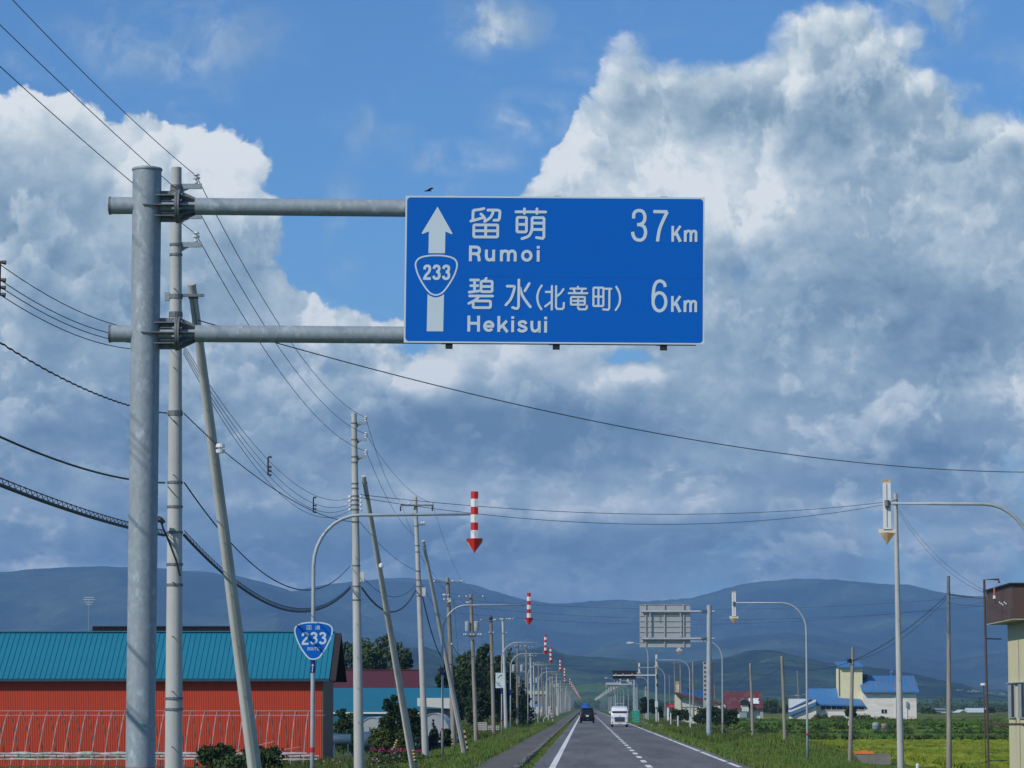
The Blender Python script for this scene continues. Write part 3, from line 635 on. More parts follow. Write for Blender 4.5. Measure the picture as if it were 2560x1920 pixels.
    word('district_kanji', [spl([(1553, 974), (1522, 1030), (1509, 1100), (1522, 1168), (1553, 1222)]), [(1598, 1040), (1658, 1040)], [(1660, 979), (1660, 1224)], [(1592, 1192), (1657, 1140)],
        sh([(45, 980), (45, 1200), (58, 1218), (110, 1218), (124, 1204), (126, 1155)], K8), sh(spl([(120, 1010), (92, 1052), (52, 1085)]), K8),
        sh([(270, 984), (270, 1002)], K8), sh([(193, 1004), (352, 1004)], K8), sh([(228, 1016), (240, 1046)], K8), sh([(316, 1016), (306, 1046)], K8), sh([(176, 1052), (369, 1052)], K8), sh(box_(200, 1092, 343, 1172, 10), K8), sh([(200, 1132), (343, 1132)], K8),
        sh([(273, 1092), (273, 1202), (285, 1220), (350, 1220), (364, 1206), (364, 1184)], K8), sh(box_(432, 992, 535, 1184, 10), K8), sh([(484, 992), (484, 1184)], K8), sh([(432, 1086), (535, 1086)], K8), sh([(542, 1003), (617, 1003)], K8), sh([(597, 1003), (597, 1205), (585, 1224), (534, 1219)], K8),
        sh(spl([(668, 982), (697, 1040), (708, 1105), (697, 1168), (663, 1226)]), K8)], 22)
    word('place_name', [[(802, 1294), (802, 1461)], [(903, 1294), (903, 1461)], [(802, 1374), (903, 1374)], [(966, 1404), (1062, 1404)], arc(1010, 1403, 44, 45, 0, 322, 26), [(1113, 1296), (1113, 1463)], [(1196, 1346), (1122, 1424)], [(1148, 1390), (1204, 1465)],
        [(1257, 1342), (1257, 1465)], [(1257, 1298), (1257, 1326)], spl([(1396, 1380), (1382, 1358), (1352, 1354), (1326, 1366), (1332, 1390), (1364, 1404), (1392, 1418), (1393, 1440), (1362, 1453), (1330, 1448), (1315, 1428)]),
        spl([(1456, 1345), (1456, 1412), (1468, 1445), (1496, 1451), (1530, 1430)]), [(1532, 1345), (1532, 1467)], [(1598, 1345), (1598, 1467)], [(1598, 1300), (1598, 1328)]], 30, 'flat')
    km = lambda y: [(sh([(1250, y + 0), (1250, y + 166)], K8), 27), (sh([(1330, y), (1262, y + 98)], K8), 27), (sh([(1282, y + 66), (1330, y + 167)], K8), 32), (sh([(1380, y + 46), (1380, y + 167)], K8), 30), (sh(spl([(1381, y + 90), (1396, y + 60), (1418, y + 53), (1436, y + 64), (1438, y + 90), (1438, y + 167)]), K8), 28), (sh(spl([(1439, y + 90), (1452, y + 60), (1472, y + 53), (1489, y + 64), (1491, y + 90), (1491, y + 167)]), K8), 28)]
    word('distance_figure', [sh(spl([(843, 262), (846, 215), (866, 187), (902, 178), (938, 190), (958, 228), (958, 275), (940, 308), (908, 325), (880, 326)]), K8), sh(spl([(880, 326), (925, 332), (955, 355), (968, 400), (960, 450), (935, 482), (902, 490), (866, 478), (842, 445), (834, 403)]), K8),
        sh([(1048, 188), (1196, 190)], K8), sh(spl([(1192, 192), (1150, 280), (1112, 380), (1092, 503)]), K8)] + [s + ('flat',) for s in km(338)], 34, 'flat')
    word('distance_figure', [sh(spl([(1176, 980), (1166, 945), (1145, 925), (1115, 918), (1082, 935), (1060, 985), (1051, 1060), (1050, 1120), (1050, 1136)]), K8), sh(arc(1116, 1136, 66, 95, 0, 360, 30), K8)] + [s + ('flat',) for s in km(1075)], 33, 'flat')
    # stiffening bars behind, their ends showing above and below, and clamps
    for px in (1124, 1392, 1660):
        xx = (px - 1386) * D1 / PF
        MB().box(xx - .032, xx + .032, .021, .055, -H2 - .0, H2 + .012).build('stiffening_bar', alu, panel)
        MB().box(xx - .033, xx + .033, .018, .07, -H2 - .050, -H2 - .001).build('clamp', blackm, panel)
        MB().box(xx - .07, xx - .034, .02, .028, -H2 - .012, -H2 - .002).build('clamp', galvdk, panel)
    return root
guide_sign()

# ================================================================ arrow posts (snow guide arrows over the road edge)
def arrow_meshes():
    w, t = .090, .035
    L = {}
    f = MB(); hs = [0, -.178, -.374, -.562, -.757, -.944, -1.150]
    for i in range(6):
        f.mi = i % 2; z1, z0 = hs[i], hs[i + 1] 
        f.add([(-w, 0, z0), (0, -t, z0), (w, 0, z0), (-w, 0, z1), (0, -t, z1), (w, 0, z1)], [(0, 1, 4, 3), (1, 2, 5, 4)])
    f.mi = 1; f.box(-w, w, .001, .045, -1.150, 0)
    f.mi = 2; f.add([(-w - .001, .046, -.075), (w + .001, .046, -.075), (w + .001, .046, .001), (-w - .001, .046, .001)], [(0, 3, 2, 1)]); 
    f.mi = 3; f.box(-.008, .008, .046, .050, -1.10, -.10)
    L['shaft'] = f.mesh('arrow_shaft', [red, wht, yel, galvdk])
    h = MB(); hw = .20; z0, z1 = -1.145, -1.51
    h.add([(-hw, 0, z0), (0, -.09, z0), (hw, 0, z0), (0, 0, z1), (0, 0, z0)], [(0, 1, 3), (1, 2, 3), (0, 4, 1), (4, 2, 1)])
    h.mi = 3; h.add([(-hw, .002, z0), (hw, .002, z0), (hw - .005, .06, z0 - .09), (-hw + .005, .06, z0 - .09)], [(0, 3, 2, 1)])
    h.mi = 2; h.add([(-hw + .005, .06, z0 - .09), (hw - .005, .06, z0 - .09), (0, .012, z1 + .02), (0, .10, z0 - .08)], [(0, 2, 3), (3, 2, 1)])
    L['head'] = h.mesh('arrow_head', [red, wht, yel, mat('faded_cream', (0.56, 0.50, 0.40), .6, 0, .1, 8)])
    c = MB().box(-.045, .045, .046, .11, -.66, -.50); c.tube([(0, .085, -.62), (0, .085, -.48)], .06, 10)
    L['clamp'] = c.mesh('clamp', galvdk)
    return L
AM = arrow_meshes()
HARM = CAMH + 4.65
POSTS = {}
def arrow_post(y, xp, xa, label, group=None, far=False, dz=0.0, ym=None):
    g = gz(xp, y); root = empty('arrow_post', (xp, y, g), label, 'road marker post', group or 'overhead snow arrow posts along both road edges')
    s = 1 if xa > xp else -1; L_ = abs(xa - xp); H = HARM + dz - g
    key = (s, round(L_, 1), round(H, 1), far)
    if key not in POSTS:
        rx, rz = 1.12, 1.25; pts = [(0, 0, -.1), (0, 0, 2.0), (0, 0, H - rz)]; rs = [.055, .052, .047]
        for i in range(1, 9):
            a = pi / 2 * i / 8; pts.append((s * (rx - rx * cos(a)), 0, H - rz + rz * sin(a))); rs.append(.047 - .001 * i)
        pts += [(s * L_ * .72, 0, H + .01), (s * (L_ * .72 + .01), 0, H + .01), (s * (L_ - .07), 0, H + .015)]; rs += [.036, .029, .027]
        me = MB().tube(pts, rs, 6 if far else 12).mesh('post', galvfar, True)
        b = MB().lathe([(.058, 1.30), (.058, 1.42)], (0, 0, 0), 8 if far else 12).mesh('red_band', redtape)
        POSTS[key] = (me, b)
    me, b = POSTS[key]
    inst(me, 'post', root); inst(b, 'red_band', root)
    rz_ = 0 if s > 0 else pi
    for nm, k in (('arrow_shaft', 'shaft'), ('arrow_head', 'head')) + (() if far else (('clamp', 'clamp'),)):
        inst(AM[k], nm, root, (s * L_, -.06 if s > 0 else .06, H + .57), (0, 0, rz_))
    return root
LP = [(78, -6.62, -2.69, 'nearest red and white arrow post, with the blue route 233 shield'), (148, -6.57, -2.59, 'second red and white arrow post on the left, small blue plate on its pole'),
      (235, -6.1, -2.9, 'third red and white arrow post, carrying a white notice board'), (284, -6.6, -3.05, 'fourth red and white arrow post, just right of the white notice board'),
      (354, -6.3, -2.75, 'fifth red and white arrow post on the left verge'), (430, -6.2, -2.75, 'sixth red and white arrow post on the left verge'), (520, -6.4, -3.3, 'seventh red and white arrow post on the left, low over the pole row')]
LROOT = []
for y, xp, xa, lab in LP: LROOT.append(arrow_post(y, xp, xa, lab, 'red and white overhead arrow posts on the left'))
random.seed(21)
for i in range(20):
    y = 590 + i * 78; arrow_post(y, -6.4 + random.uniform(-.2, .2) * 0, -2.8, 'distant red and white arrow post in the merging row left of the road', 'far red and white arrow posts', True)
RP = [(74, 10.31, 6.98, 'nearest right hand arrow post, its white back and faded orange tip towards the viewer'), (146, 10.05, 6.77, 'white backed arrow post standing in front of the round mountain'),
      (231, 9.85, 6.75, 'arrow post partly hidden behind the back of the right hand road sign'), (323, 10.5, 7.15, 'arrow post whose white arrow hangs in front of the electronic board pole'),
      (387, 9.6, 6.5, 'white arrow post just right of the black electronic board'), (517, 10.1, 6.85, 'arrow post seen directly under the black electronic board'), (586, 9.5, 6.4, 'small pale arrow post left of and below the black electronic board')]
for y, xp, xa, lab in RP: arrow_post(y, xp, xa, lab, 'white backed overhead arrow posts on the right')
for i in range(20):
    y = 665 + i * 78; arrow_post(y, 9.9, 6.6, 'distant pale arrow post in the merging row right of the road', 'far white backed arrow posts', True)

# route shield and kilometre plates on the left posts
def shield():
    root = LROOT[0]; D = 78 - .075; k = .13258 * D / PF; c = P(783.3, 1602, D); O = (477, 466); loc = c - root.location
    out = spl([(475, 122), (640, 130), (765, 165), (822, 218), (830, 300), (798, 420), (715, 590), (620, 740), (560, 792), (475, 812), (400, 792), (335, 728), (240, 590), (165, 430), (128, 300), (138, 218), (195, 165), (320, 130)], True, 5)[:-1]
    q = MB(); q.prism([((x - O[0]) * k, -(y - O[1]) * k) for x, y in out], 0, .012)
    sp = q.build('route_shield', blue, root); sp.location = loc
    pr = Print(O, k); pr.stroke(out + [out[0]], 26); pr.build('shield_rim', white, sp)
    pr = Print(O, k)
    three = [spl([(437, 355), (458, 328), (492, 322), (526, 340), (530, 375), (508, 402), (478, 406)]), spl([(478, 406), (520, 418), (538, 455), (528, 492), (492, 512), (455, 506), (432, 480)])]
    for s in [spl([(275, 378), (282, 342), (312, 324), (350, 332), (368, 362), (360, 400), (325, 440), (292, 478), (276, 515)]), [(258, 522), (388, 522)]] + three + [[(x + 165, y) for x, y in t] for t in three]: pr.stroke(s, 40, 'flat')
    pr.build('route_number', white, sp)
    pr = Print(O, k)
    for s in [rrect(355, 178, 435, 252, 4), [(372, 194), (420, 194)], [(374, 214), (418, 214)], [(370, 236), (422, 236)], [(396, 194), (396, 236)],
              [(518, 185), (530, 194)], [(515, 210), (530, 212), (530, 238), (515, 250), (603, 250)], [(540, 192), (603, 192)], [(556, 174), (562, 188)], [(588, 174), (582, 188)], rrect(550, 203, 592, 240, 3), [(550, 215), (592, 215)], [(550, 227), (592, 227)]]: pr.stroke(s, 7, 'flat')
    pr.build('kanji_caption', white, sp)
    pr = Print(O, k)
    for s in [[(373, 588), (373, 646)], spl([(373, 592), (395, 592), (402, 603), (395, 616), (373, 616)]), [(388, 616), (404, 646)], arc(433, 617, 17, 25, 0, 360, 16), spl([(463, 588), (463, 630), (478, 643), (493, 630), (493, 588)], n=5), [(506, 592), (542, 592)], [(524, 592), (524, 646)], [(558, 588), (558, 646)], [(558, 592), (596, 592)], [(558, 617), (590, 617)], [(558, 642), (598, 642)]]: pr.stroke(s, 9, 'flat')
    pr.build('route_caption', white, sp)
    def plate(root, y0, y1, d, digits):
        c0 = P(783, y0, d); c1 = P(783, y1, d); zz0 = c1.z - root.location.z; zz1 = c0.z - root.location.z; r = .06
        MB().lathe([(r, 0), (r, zz1 - zz0)], (0, 0, zz0), 14).build('kilometre_plate', mat('plate_blue', (0.006, 0.02, 0.22), 0.4), root)
        if digits:
            pr = Print((470, 825), .13258 * d / PF)
            four = [[(474, 902), (452, 930), (492, 930)], [(476, 902), (476, 946)]]; one = [[(458, 970), (470, 962), (470, 1004)]]; one2 = [[(455, 1020), (466, 1012), (466, 1056)]]
            for s in four + one + one2: pr.stroke(s, 10, 'flat')
            o = pr.build('plate_digits', wht, root); o.location = (0, -r - .002, zz1)
    plate(root, 1650, 1682, 78, True)
    for i, (a, b) in ((1, (1669, 1688)), (2, (1720, 1735)), (3, (1724, 1738))):
        plate(LROOT[i], a, b, LP[i][0], False)
    # white notice board on the third post
    root = LROOT[2]; D = 235 - .09; a = P(1239, 1682, D); b = P(1262, 1720, D); bd = MB().box(a.x, b.x, D, D + .03, b.z, a.z)
    part(bd, 'notice_board', mat('board_white', (0.62, 0.68, 0.68), 0.5), root)
    def seg(name, m, pts):
        q = MB(); q.add([tuple(P(x, y, D - .004)) for x, y in pts], [tuple(range(len(pts)))[::-1]]); part(q, name, m, root)
    tg = mat('board_green', (0.02, 0.34, 0.25), 0.5)
    seg('green_mark', tg, [(1243.5, 1694.5), (1253, 1685), (1257.5, 1691), (1252, 1690), (1246, 1696.5)])
    seg('green_mark', mat('board_amber', (0.6, 0.4, 0.15), 0.5), [(1252, 1694), (1255, 1693), (1256, 1695), (1252, 1696)])
    pb_ = mat('board_blue_print', (0.2, 0.28, 0.5), 0.5)
    for k_, yy in enumerate((1706.5, 1709, 1713)): seg('small_print', pb_, [(1241.5, yy), (1241.5 + (9 if k_ < 2 else 12), yy), (1241.5 + (9 if k_ < 2 else 12), yy + 1.3), (1241.5, yy + 1.3)])
shield()

# ================================================================ utility poles
STEPB = MB().tube([(0, 0, 0), (0, -.16, 0)], .010, 5).mesh('step_bolt', galvdk)
INS = MB().lathe([(.02, -.10), (.035, -.09), (.035, -.06), (.018, -.05), (.018, -.02), (.065, -.015), (.07, .015), (.03, .025), (.03, .045), (.06, .05), (.055, .075), (.02, .09)], n=12).mesh('insulator', porc)
INSS = MB().lathe([(.03, -.05), (.05, -.03), (.05, .02), (.02, .05)], n=8).mesh('insulator', porc)
def band_mesh(r): return MB().lathe([(r, -.03), (r + .012, -.03), (r + .012, .03), (r, .03)], n=16)
def upole(name, top, base, d, r1, r0, m, label, group=None, d_base=None, bands=(), bolts=(), n=16, ground=True, dim=False):
    """tapered pole from photo point top to photo point base; the base is carried on down to the ground"""
    T = P(top[0], top[1], d); B = P(base[0], base[1], d_base or d)
    if ground:
        for _ in range(3):
            g = gz(B.x, B.y)
            if B.z > g + .001 or B.z < g - .001: t = (g - T.z) / (B.z - T.z); B = T + (B - T) * t
    root = empty(name, B, label, 'utility pole', group)
    part(MB().tube([B - Vector((0, 0, .15)), B, T], [r0, r0, r1], n), 'pole_shaft', m, root, True)
    def at(py):
        t = (py - base[1]) / (top[1] - base[1]); Q = P(base[0] + (top[0] - base[0]) * t, py, d)
        u = (Q.z - B.z) / (T.z - B.z); return B + (T - B) * u, r0 + (r1 - r0) * u
    for py in bands:
        c, r = at(py); part(MB().lathe([(r + .002, -.022), (r + .014, -.022), (r + .014, .022), (r + .002, .022)], c, 16), 'steel_band', galvdk, root)
    for py in bolts:
        c, r = at(py); inst(STEPB, 'step_bolt', root, c - B + Vector((0, -r + .01, 0)))
    return root, at, B, T
def crossarm(root, c, x0, x1, zoff=0, name='crossarm', th=.035, m=None, ins=(), small=True, yoff=None):
    c = Vector(c); y = c.y + (yoff if yoff is not None else 0)
    part(MB().box(c.x + x0, c.x + x1, y - th, y + th, c.z + zoff - th, c.z + zoff + th), name, m or galvdk, root)
    for x in ins: inst(INSS if small else INS, 'insulator', root, Vector((c.x + x, y, c.z + zoff + th + (.05 if small else .10))) - root.location)

GU = 'grey concrete utility poles on the left'
# pole A, just right of the big sign pole
A, atA, BA, TA = upole('utility_pole', (441, 419), (434, 1920), 57, .095, .168, conc, 'tall concrete utility pole directly behind the big sign pole', GU,
    bands=(466, 474, 612, 637, 739, 744, 783, 790, 1030, 1036, 1206, 1267, 1331, 1411, 1462, 1746, 1773), bolts=(725, 922, 1054, 1189, 1323, 1457, 1592, 1729, 1867))
ACON = []
for py in (466, 541, 612):
    c, r = atA(py)
    part(MB().box(c.x + r, c.x + .46, c.y - .03, c.y + .03, c.z - .045, c.z + .045).prism([(c.x + r, c.z - .12), (c.x + r + .14, c.z - .045), (c.x + r, c.z - .045)], c.y - .01, c.y + .01), 'bracket_arm', galv, A)
    inst(INS, 'insulator', A, Vector((c.x + .36, c.y, c.z + .15)) - BA)
    ACON.append(Vector((c.x + .36, c.y, c.z + .19)))
c, r = atA(742); part(MB().box(c.x - r - .09, c.x - r, c.y - .04, c.y + .04, c.z - .07, c.z + .08), 'bracket_plate', galv, A); part(MB().box(c.x + r, c.x + r + .40, c.y - .03, c.y + .03, c.z - .0, c.z + .05), 'strut_clamp', galvdk, A)
# strut of pole A
A2, atA2, BA2, TA2 = upole('strut_pole', (479, 709), (634, 1900), 57, .075, .145, conc, 'leaning concrete strut propping the tall pole behind the big sign', 'leaning concrete strut poles', d_base=62,
    bands=(738, 742), bolts=())
for py in (800, 922, 1010, 1075, 1142, 1208, 1340, 1473, 1608, 1741):
    c, r = atA2(py); inst(STEPB, 'step_bolt', A2, c - BA2 + Vector((.0, -r + .11, 0)))
inst(MB().lathe([(.02, -.09), (.075, -.08), (.085, -.02), (.03, -.01), (.03, .01), (.085, .02), (.075, .08), (.02, .09)], n=12).mesh('insulator', porc), 'insulator', A2, P(551, 1121, 57) - BA2)
# pole B
B_, atB, BB, TB = upole('utility_pole', (885, 1034), (898, 1920), 105, .09, .178, conc, 'second concrete utility pole, right of the route shield post', GU,
    bands=(1058, 1099, 1142, 1156, 1209, 1221, 1240, 1250, 1262, 1274, 1305, 1414, 1466, 1500), bolts=(1395, 1480, 1560, 1643, 1720, 1805))
BCON = []
for py in (1058, 1099, 1142):
    c, r = atB(py); part(MB().box(c.x + r, c.x + .42, c.y - .03, c.y + .03, c.z - .04, c.z + .04).prism([(c.x + r, c.z - .14), (c.x + r + .16, c.z - .04), (c.x + r, c.z - .04)], c.y - .01, c.y + .01), 'bracket_arm', galv, B_)
    inst(INS, 'insulator', B_, Vector((c.x + .38, c.y, c.z + .15)) - BB); BCON.append(Vector((c.x + .38, c.y, c.z + .19)))
for i, py in enumerate((1242, 1252, 1263, 1274)):
    c, r = atB(py)
    for s in (-1, 1): inst(INSS, 'insulator', B_, Vector((c.x + s * (r + .07), c.y, c.z)) - BB)
    part(MB().box(c.x - r - .1, c.x + r + .1, c.y - .02, c.y + .02, c.z - .02, c.z + .02), 'rack_bar', galvdk, B_)
c = P(906, 1442, 104.9); part(MB().box(c.x - .065, c.x + .065, 104.8, 104.95, c.z - .16, c.z + .16), 'junction_box', mat('box_pale_grey', (0.55, 0.57, 0.56), 0.5), B_)
B2, atB2, BB2, TB2 = upole('strut_pole', (909, 1190), (1032, 1905), 105, .072, .14, conc, 'leaning concrete strut beside the second concrete pole', 'leaning concrete strut poles', d_base=112, bands=(1206,))
inst(INSS, 'insulator', B2, P(953, 1414, 104.8) - BB2, scale=(1.6, 1.6, 1.6))
# pole C
C_, atC, BC, TC = upole('utility_pole', (1038, 1242), (1064, 1896), 147, .088, .16, conc, 'third concrete pole on the left, with a wide crossarm near its top', GU,
    bands=(1264, 1315, 1364, 1380, 1428, 1450, 1466, 1490), bolts=(1530, 1590, 1650, 1710, 1770), ground=False)
c, r = atC(1264); part(MB().box(c.x - .68, c.x + .85, c.y - .22, c.y - .14, c.z - .035, c.z + .035), 'crossarm', galvdk, C_)
for x in (-.66, -.30, .78): inst(INSS, 'insulator', C_, Vector((c.x + x, c.y - .18, c.z + .09)) - BC)
for x in (-.68, .78): part(MB().box(c.x + x - .03, c.x + x + .03, c.y - .2, c.y - .1, c.z - .26, c.z - .04), 'cutout_fuse', blackm, C_)
c, r = atC(1312)
for x in (.26, .36): inst(INSS, 'insulator', C_, Vector((c.x + x, c.y, c.z + .1)) - BC)
part(MB().box(c.x + r, c.x + .42, c.y - .03, c.y + .03, c.z - .03, c.z + .03), 'bracket_arm', galvdk, C_)
c = P(1060, 1480, 146.8); part(MB().box(c.x - .08, c.x + .08, 146.6, 146.8, c.z - .2, c.z + .2), 'junction_box', MATS['box_pale_grey'], C_)
C2, atC2, BC2, TC2 = upole('strut_pole', (1058, 1352), (1161, 1882), 147, .07, .13, conc, 'leaning concrete strut beside the third concrete pole', 'leaning concrete strut poles', d_base=153, bands=(1365,), ground=False)
# pole D, E, F: wooden
GW = 'brown wooden utility poles on the left'
D_, atD, BD, TD = upole('utility_pole', (1119, 1444), (1135, 1872), 192, .11, .16, woodlt, 'wooden utility pole with a crossarm, left of the transformer pole', GW, bands=(1500, 1516, 1610), ground=False)
c, r = atD(1456); crossarm(D_, c, -.85, .88, 0, ins=(-.8, .3, .85), yoff=-.16)
for py, xs in ((1487, (-.28, -.2, .02)), (1498, (-.25, .0, .12)), (1503, (.05, .12)), (1610, (.1,))):
    c, r = atD(py)
    for x in xs: inst(INSS, 'insulator', D_, Vector((c.x + x, c.y - .16, c.z)) - BD)
for py in (1508, 1513):
    c, r = atD(py); crossarm(D_, c, -.33, .36, 0, name='rack_bar', th=.02, yoff=-.14)
E_, atE, BE, TE = upole('utility_pole', (1177, 1486), (1191, 1868), 217, .11, .15, woodlt, 'wooden utility pole carrying two grey transformers', GW, bands=(1534, 1594), ground=False)
c, r = atE(1494); crossarm(E_, c, -.80, .84, 0, ins=(-.78, -.3, .82), yoff=-.16)
c, r = atE(1509); crossarm(E_, c, -.35, -.02, 0, name='bracket_arm', ins=(-.3, -.2), yoff=-.16)
for xo, s_ in ((-.30, 1.0), (.30, .95)):
    c, r = atE(1566)
    t = MB().lathe([(.16, -.33), (.17, -.31), (.17, .24), (.185, .25), (.185, .28), (.15, .32), (.05, .34)], (c.x + xo, c.y - .1, c.z), 14); part(t, 'transformer', mat('transformer_grey', (0.38, 0.42, 0.44), 0.5, 0.1, 0.15, 6), E_, True)
c, r = atE(1588); part(MB().box(c.x - .5, c.x + .5, c.y - .25, c.y + .1, c.z - .05, c.z + .0).prism([(c.x - .3, c.z - .05), (c.x + .3, c.z - .05), (c.x + .05, c.z - .35), (c.x - .05, c.z - .35)], c.y - .2, c.y - .15), 'transformer_platform', galvdk, E_)
for x in (-.55, -.42, -.1, .1, .42, .55, .6): inst(INSS, 'insulator', E_, Vector((c.x + x, c.y - .25, c.z + .06)) - BE)
F_, atF, BF, TF = upole('utility_pole', (1227, 1541), (1235, 1845), 251, .12, .165, woodlt, 'wooden pole with a black cap, right of the transformer pole', GW, ground=False)
part(MB().lathe([(.13, -.3), (.13, -.05), (.03, .10)], TF, 12), 'pole_cap', blackm, F_)
c, r = atF(1552); crossarm(F_, c, -.78, .95, 0, ins=(-.76, .25, .35, .9), yoff=-.16)
c, r = atF(1583); crossarm(F_, c, -.16, .16, 0, name='rack_bar', th=.02, ins=(-.16, .16), yoff=-.14)
G_, atG, BG, TG = upole('utility_pole', (1257, 1545), (1265, 1822), 293, .11, .175, conc, 'pale concrete pole behind the white notice board', GU, ground=False)
c, r = atG(1549); crossarm(G_, c, -.15, 1.0, 0, ins=(-.25, -.13, .35, .52, .62, .72, .95), yoff=-.16)
c, r = atG(1583); crossarm(G_, c, -.14, .3, 0, name='rack_bar', th=.02, ins=(.28,), yoff=-.14)
# smaller poles of the row, measured one by one
SM = [((1294, 1608), (1293, 1820), 341, .15, wood, 'wooden pole with a pale transformer behind the fourth arrow post', 'tr'), ((1297, 1690), (1301, 1817), 352, .13, conc, 'short pale concrete pole close beside the transformer pole', ''),
      ((1316, 1612), (1315, 1806), 397, .15, woodlt, 'wooden pole with small white insulators in front of the hill', 'ca'), ((1326, 1634), (1330, 1811), 436, .18, conc, 'thick grey concrete pole at the edge of the dark trees', 'ca'),
      ((1334, 1655), (1336, 1803), 470, .12, conc, 'thin grey pole just right of the thick concrete pole', 'tr'), ((1346, 1652), (1348, 1800), 520, .14, woodlt, 'wooden pole behind the small white notice signs', 'ca'),
      ((1354, 1660), (1357, 1796), 560, .14, wood, 'brown pole behind the fifth arrow post', 'ca'), ((1367, 1668), (1367, 1790), 610, .13, conc, 'slim pole above the white guard rail', 'ca'), ((1381, 1680), (1384, 1795), 640, .14, wood, 'wooden pole right of the striped barrier post', 'ca'), ((1391, 1683), (1395, 1788), 700, .16, conc, 'concrete pole where the left row begins to merge', 'tr')]
for top, base, d, r0, m, lab, ex in SM:
    r_, at_, B0, T0 = upole('utility_pole', top, base, d, r0 * .7, r0, m, lab, 'utility poles further along the left verge', n=8, ground=False)
    c = T0 - Vector((0, 0, .35))
    if ex: crossarm(r_, c, -.8, .8, 0, ins=(-.75, -.3, .3, .75), yoff=-.15, th=.04)
    if ex == 'tr':
        for xo in (-.45, .45): part(MB().lathe([(.18, -.35), (.18, .3), (.1, .38)], (c.x + xo, c.y - .1, c.z - 2.3), 10), 'transformer', MATS['transformer_grey'], r_)
        crossarm(r_, c - Vector((0, 0, 2.75)), -.8, .8, 0, name='transformer_platform', ins=(-.7, -.5, .5, .7), yoff=-.15, th=.04)
farp = MB().tube([(0, 0, -.2), (0, 0, 9.6)], [.17, .10], 6).mesh('pole_shaft', woodlt); farc = MB().tube([(0, 0, -.2), (0, 0, 9.8)], [.18, .11], 6).mesh('pole_shaft', conc)
fara = MB().box(-.8, .8, -.2, -.12, 9.0, 9.1).mesh('crossarm', galvdk)
random.seed(31)
def farpole(x, y, me, lab, grp, arm=True, s=1.0):
    r_ = empty('utility_pole', (x, y, gz(x, y)), lab, 'utility pole', grp, ry=random.uniform(-.02, .02)); s *= random.uniform(.82, 1.08); inst(me, 'pole_shaft', r_, scale=(1, 1, s))
    if arm: inst(fara, 'crossarm', r_, scale=(random.uniform(.7, 1.1), 1, s))
y = 735
for i in range(22):
    farpole(-7.4 + random.uniform(-.5, .3), y, farc if i % 3 == 0 else farp, 'distant utility pole in the dense merging row left of the road', 'far utility poles on the left'); y += random.uniform(32, 60)
y = 655
for i in range(14):
    farpole(-9.2 + random.uniform(-.6, .6), y, farp, 'distant utility pole in the dense merging row left of the road', 'far utility poles on the left', True, .85); y += random.uniform(50, 90)

# right hand poles
GR = 'poles on the right of the road'
J_, atJ, BJ, TJ = upole('utility_pole', (2239, 1234), (2252, 1920), 140, .085, .155, conc, 'tall pale concrete pole behind the nearest right hand arrow', GR, bands=(1250, 1262), bolts=(1352, 1400, 1475, 1551, 1620, 1700, 1770, 1850))
K_, atK, BK, TK = upole('utility_pole', (2371, 1440), (2373, 1920), 140, .065, .125, woodlt, 'wooden pole with a grey steel top section, between the concrete pole and the brown tower', GR, bands=(1482, 1508, 1556, 1580))
c0, r = atK(1440); c1, _ = atK(1578); part(MB().tube([c1, c0], [.085, .07], 12), 'steel_sleeve', galvdk, K_)
I_, atI, BI, TI = upole('utility_pole', (2132, 1617), (2125, 1912), 155, .075, .11, woodlt, 'wooden pole in front of the cream tower of the blue roofed farm', GR, bands=(1652, 1662), ground=False)
c, r = atI(1652); part(MB().lathe([(.10, -.1), (.1, .1)], (c.x - .16, c.y - .05, c.z), 10), 'cable_spool', blackm, I_)
c, r = atI(1808); part(MB().box(c.x - r - .03, c.x - r, c.y - .06, c.y, c.z - .12, c.z + .12), 'marker_plate', wht, I_)
H_, atH, BH, TH = upole('utility_pole', (1955, 1640), (1964, 1899), 170, .08, .10, woodlt, 'short wooden pole left of the second right hand arrow post', GR, ground=False)
upole('utility_pole', (1876, 1658), (1883, 1868), 213, .075, .12, woodlt, 'short wooden pole next to a white marker post, in front of the maroon barn', GR, ground=False)
upole('utility_pole', (1806, 1702), (1807, 1853), 240, .06, .10, wood, 'brown wooden pole right behind an arrow post, by the sign pole', GR, n=8, ground=False)
for top, base, d, r0, m, lab in (((1732, 1654), (1734, 1800), 380, .13, woodlt, 'wooden pole standing beside the curved post left of the sign pole'), ((1700.5, 1662), (1704, 1791), 430, .11, woodlt, 'knobbly pale pole in front of the cream gable wall'),
                                 ((1686, 1654), (1688, 1772), 480, .10, wood, 'thin dark pole at the left end of the cream gable wall'), ((1673, 1686), (1675, 1762), 560, .10, wood, 'thin far pole with a dark box above the red board'), ((1786, 1710), (1787, 1746), 620, .10, wood, 'slim far pole just right of the slotted tower'),
                                 ((1993, 1674), (1996, 1746), 700, .12, woodlt, 'thin far pole left of the blue roofed farm'), ((1643, 1676), (1643, 1808), 370, .125, conc, 'concrete pole carrying the black electronic board')):
    if 'electronic' in lab: continue
    upole('utility_pole', top, base, d, r0 * .75, r0, m, lab, GR, n=8, ground=False)
y = 640; random.seed(41)
for i in range(16):
    farpole(11.5 + random.uniform(-.8, 3), y, farp if i % 2 else farc, 'distant pole in the thinning row right of the road', 'far poles on the right', i % 3 == 0, .8); y += random.uniform(50, 110)

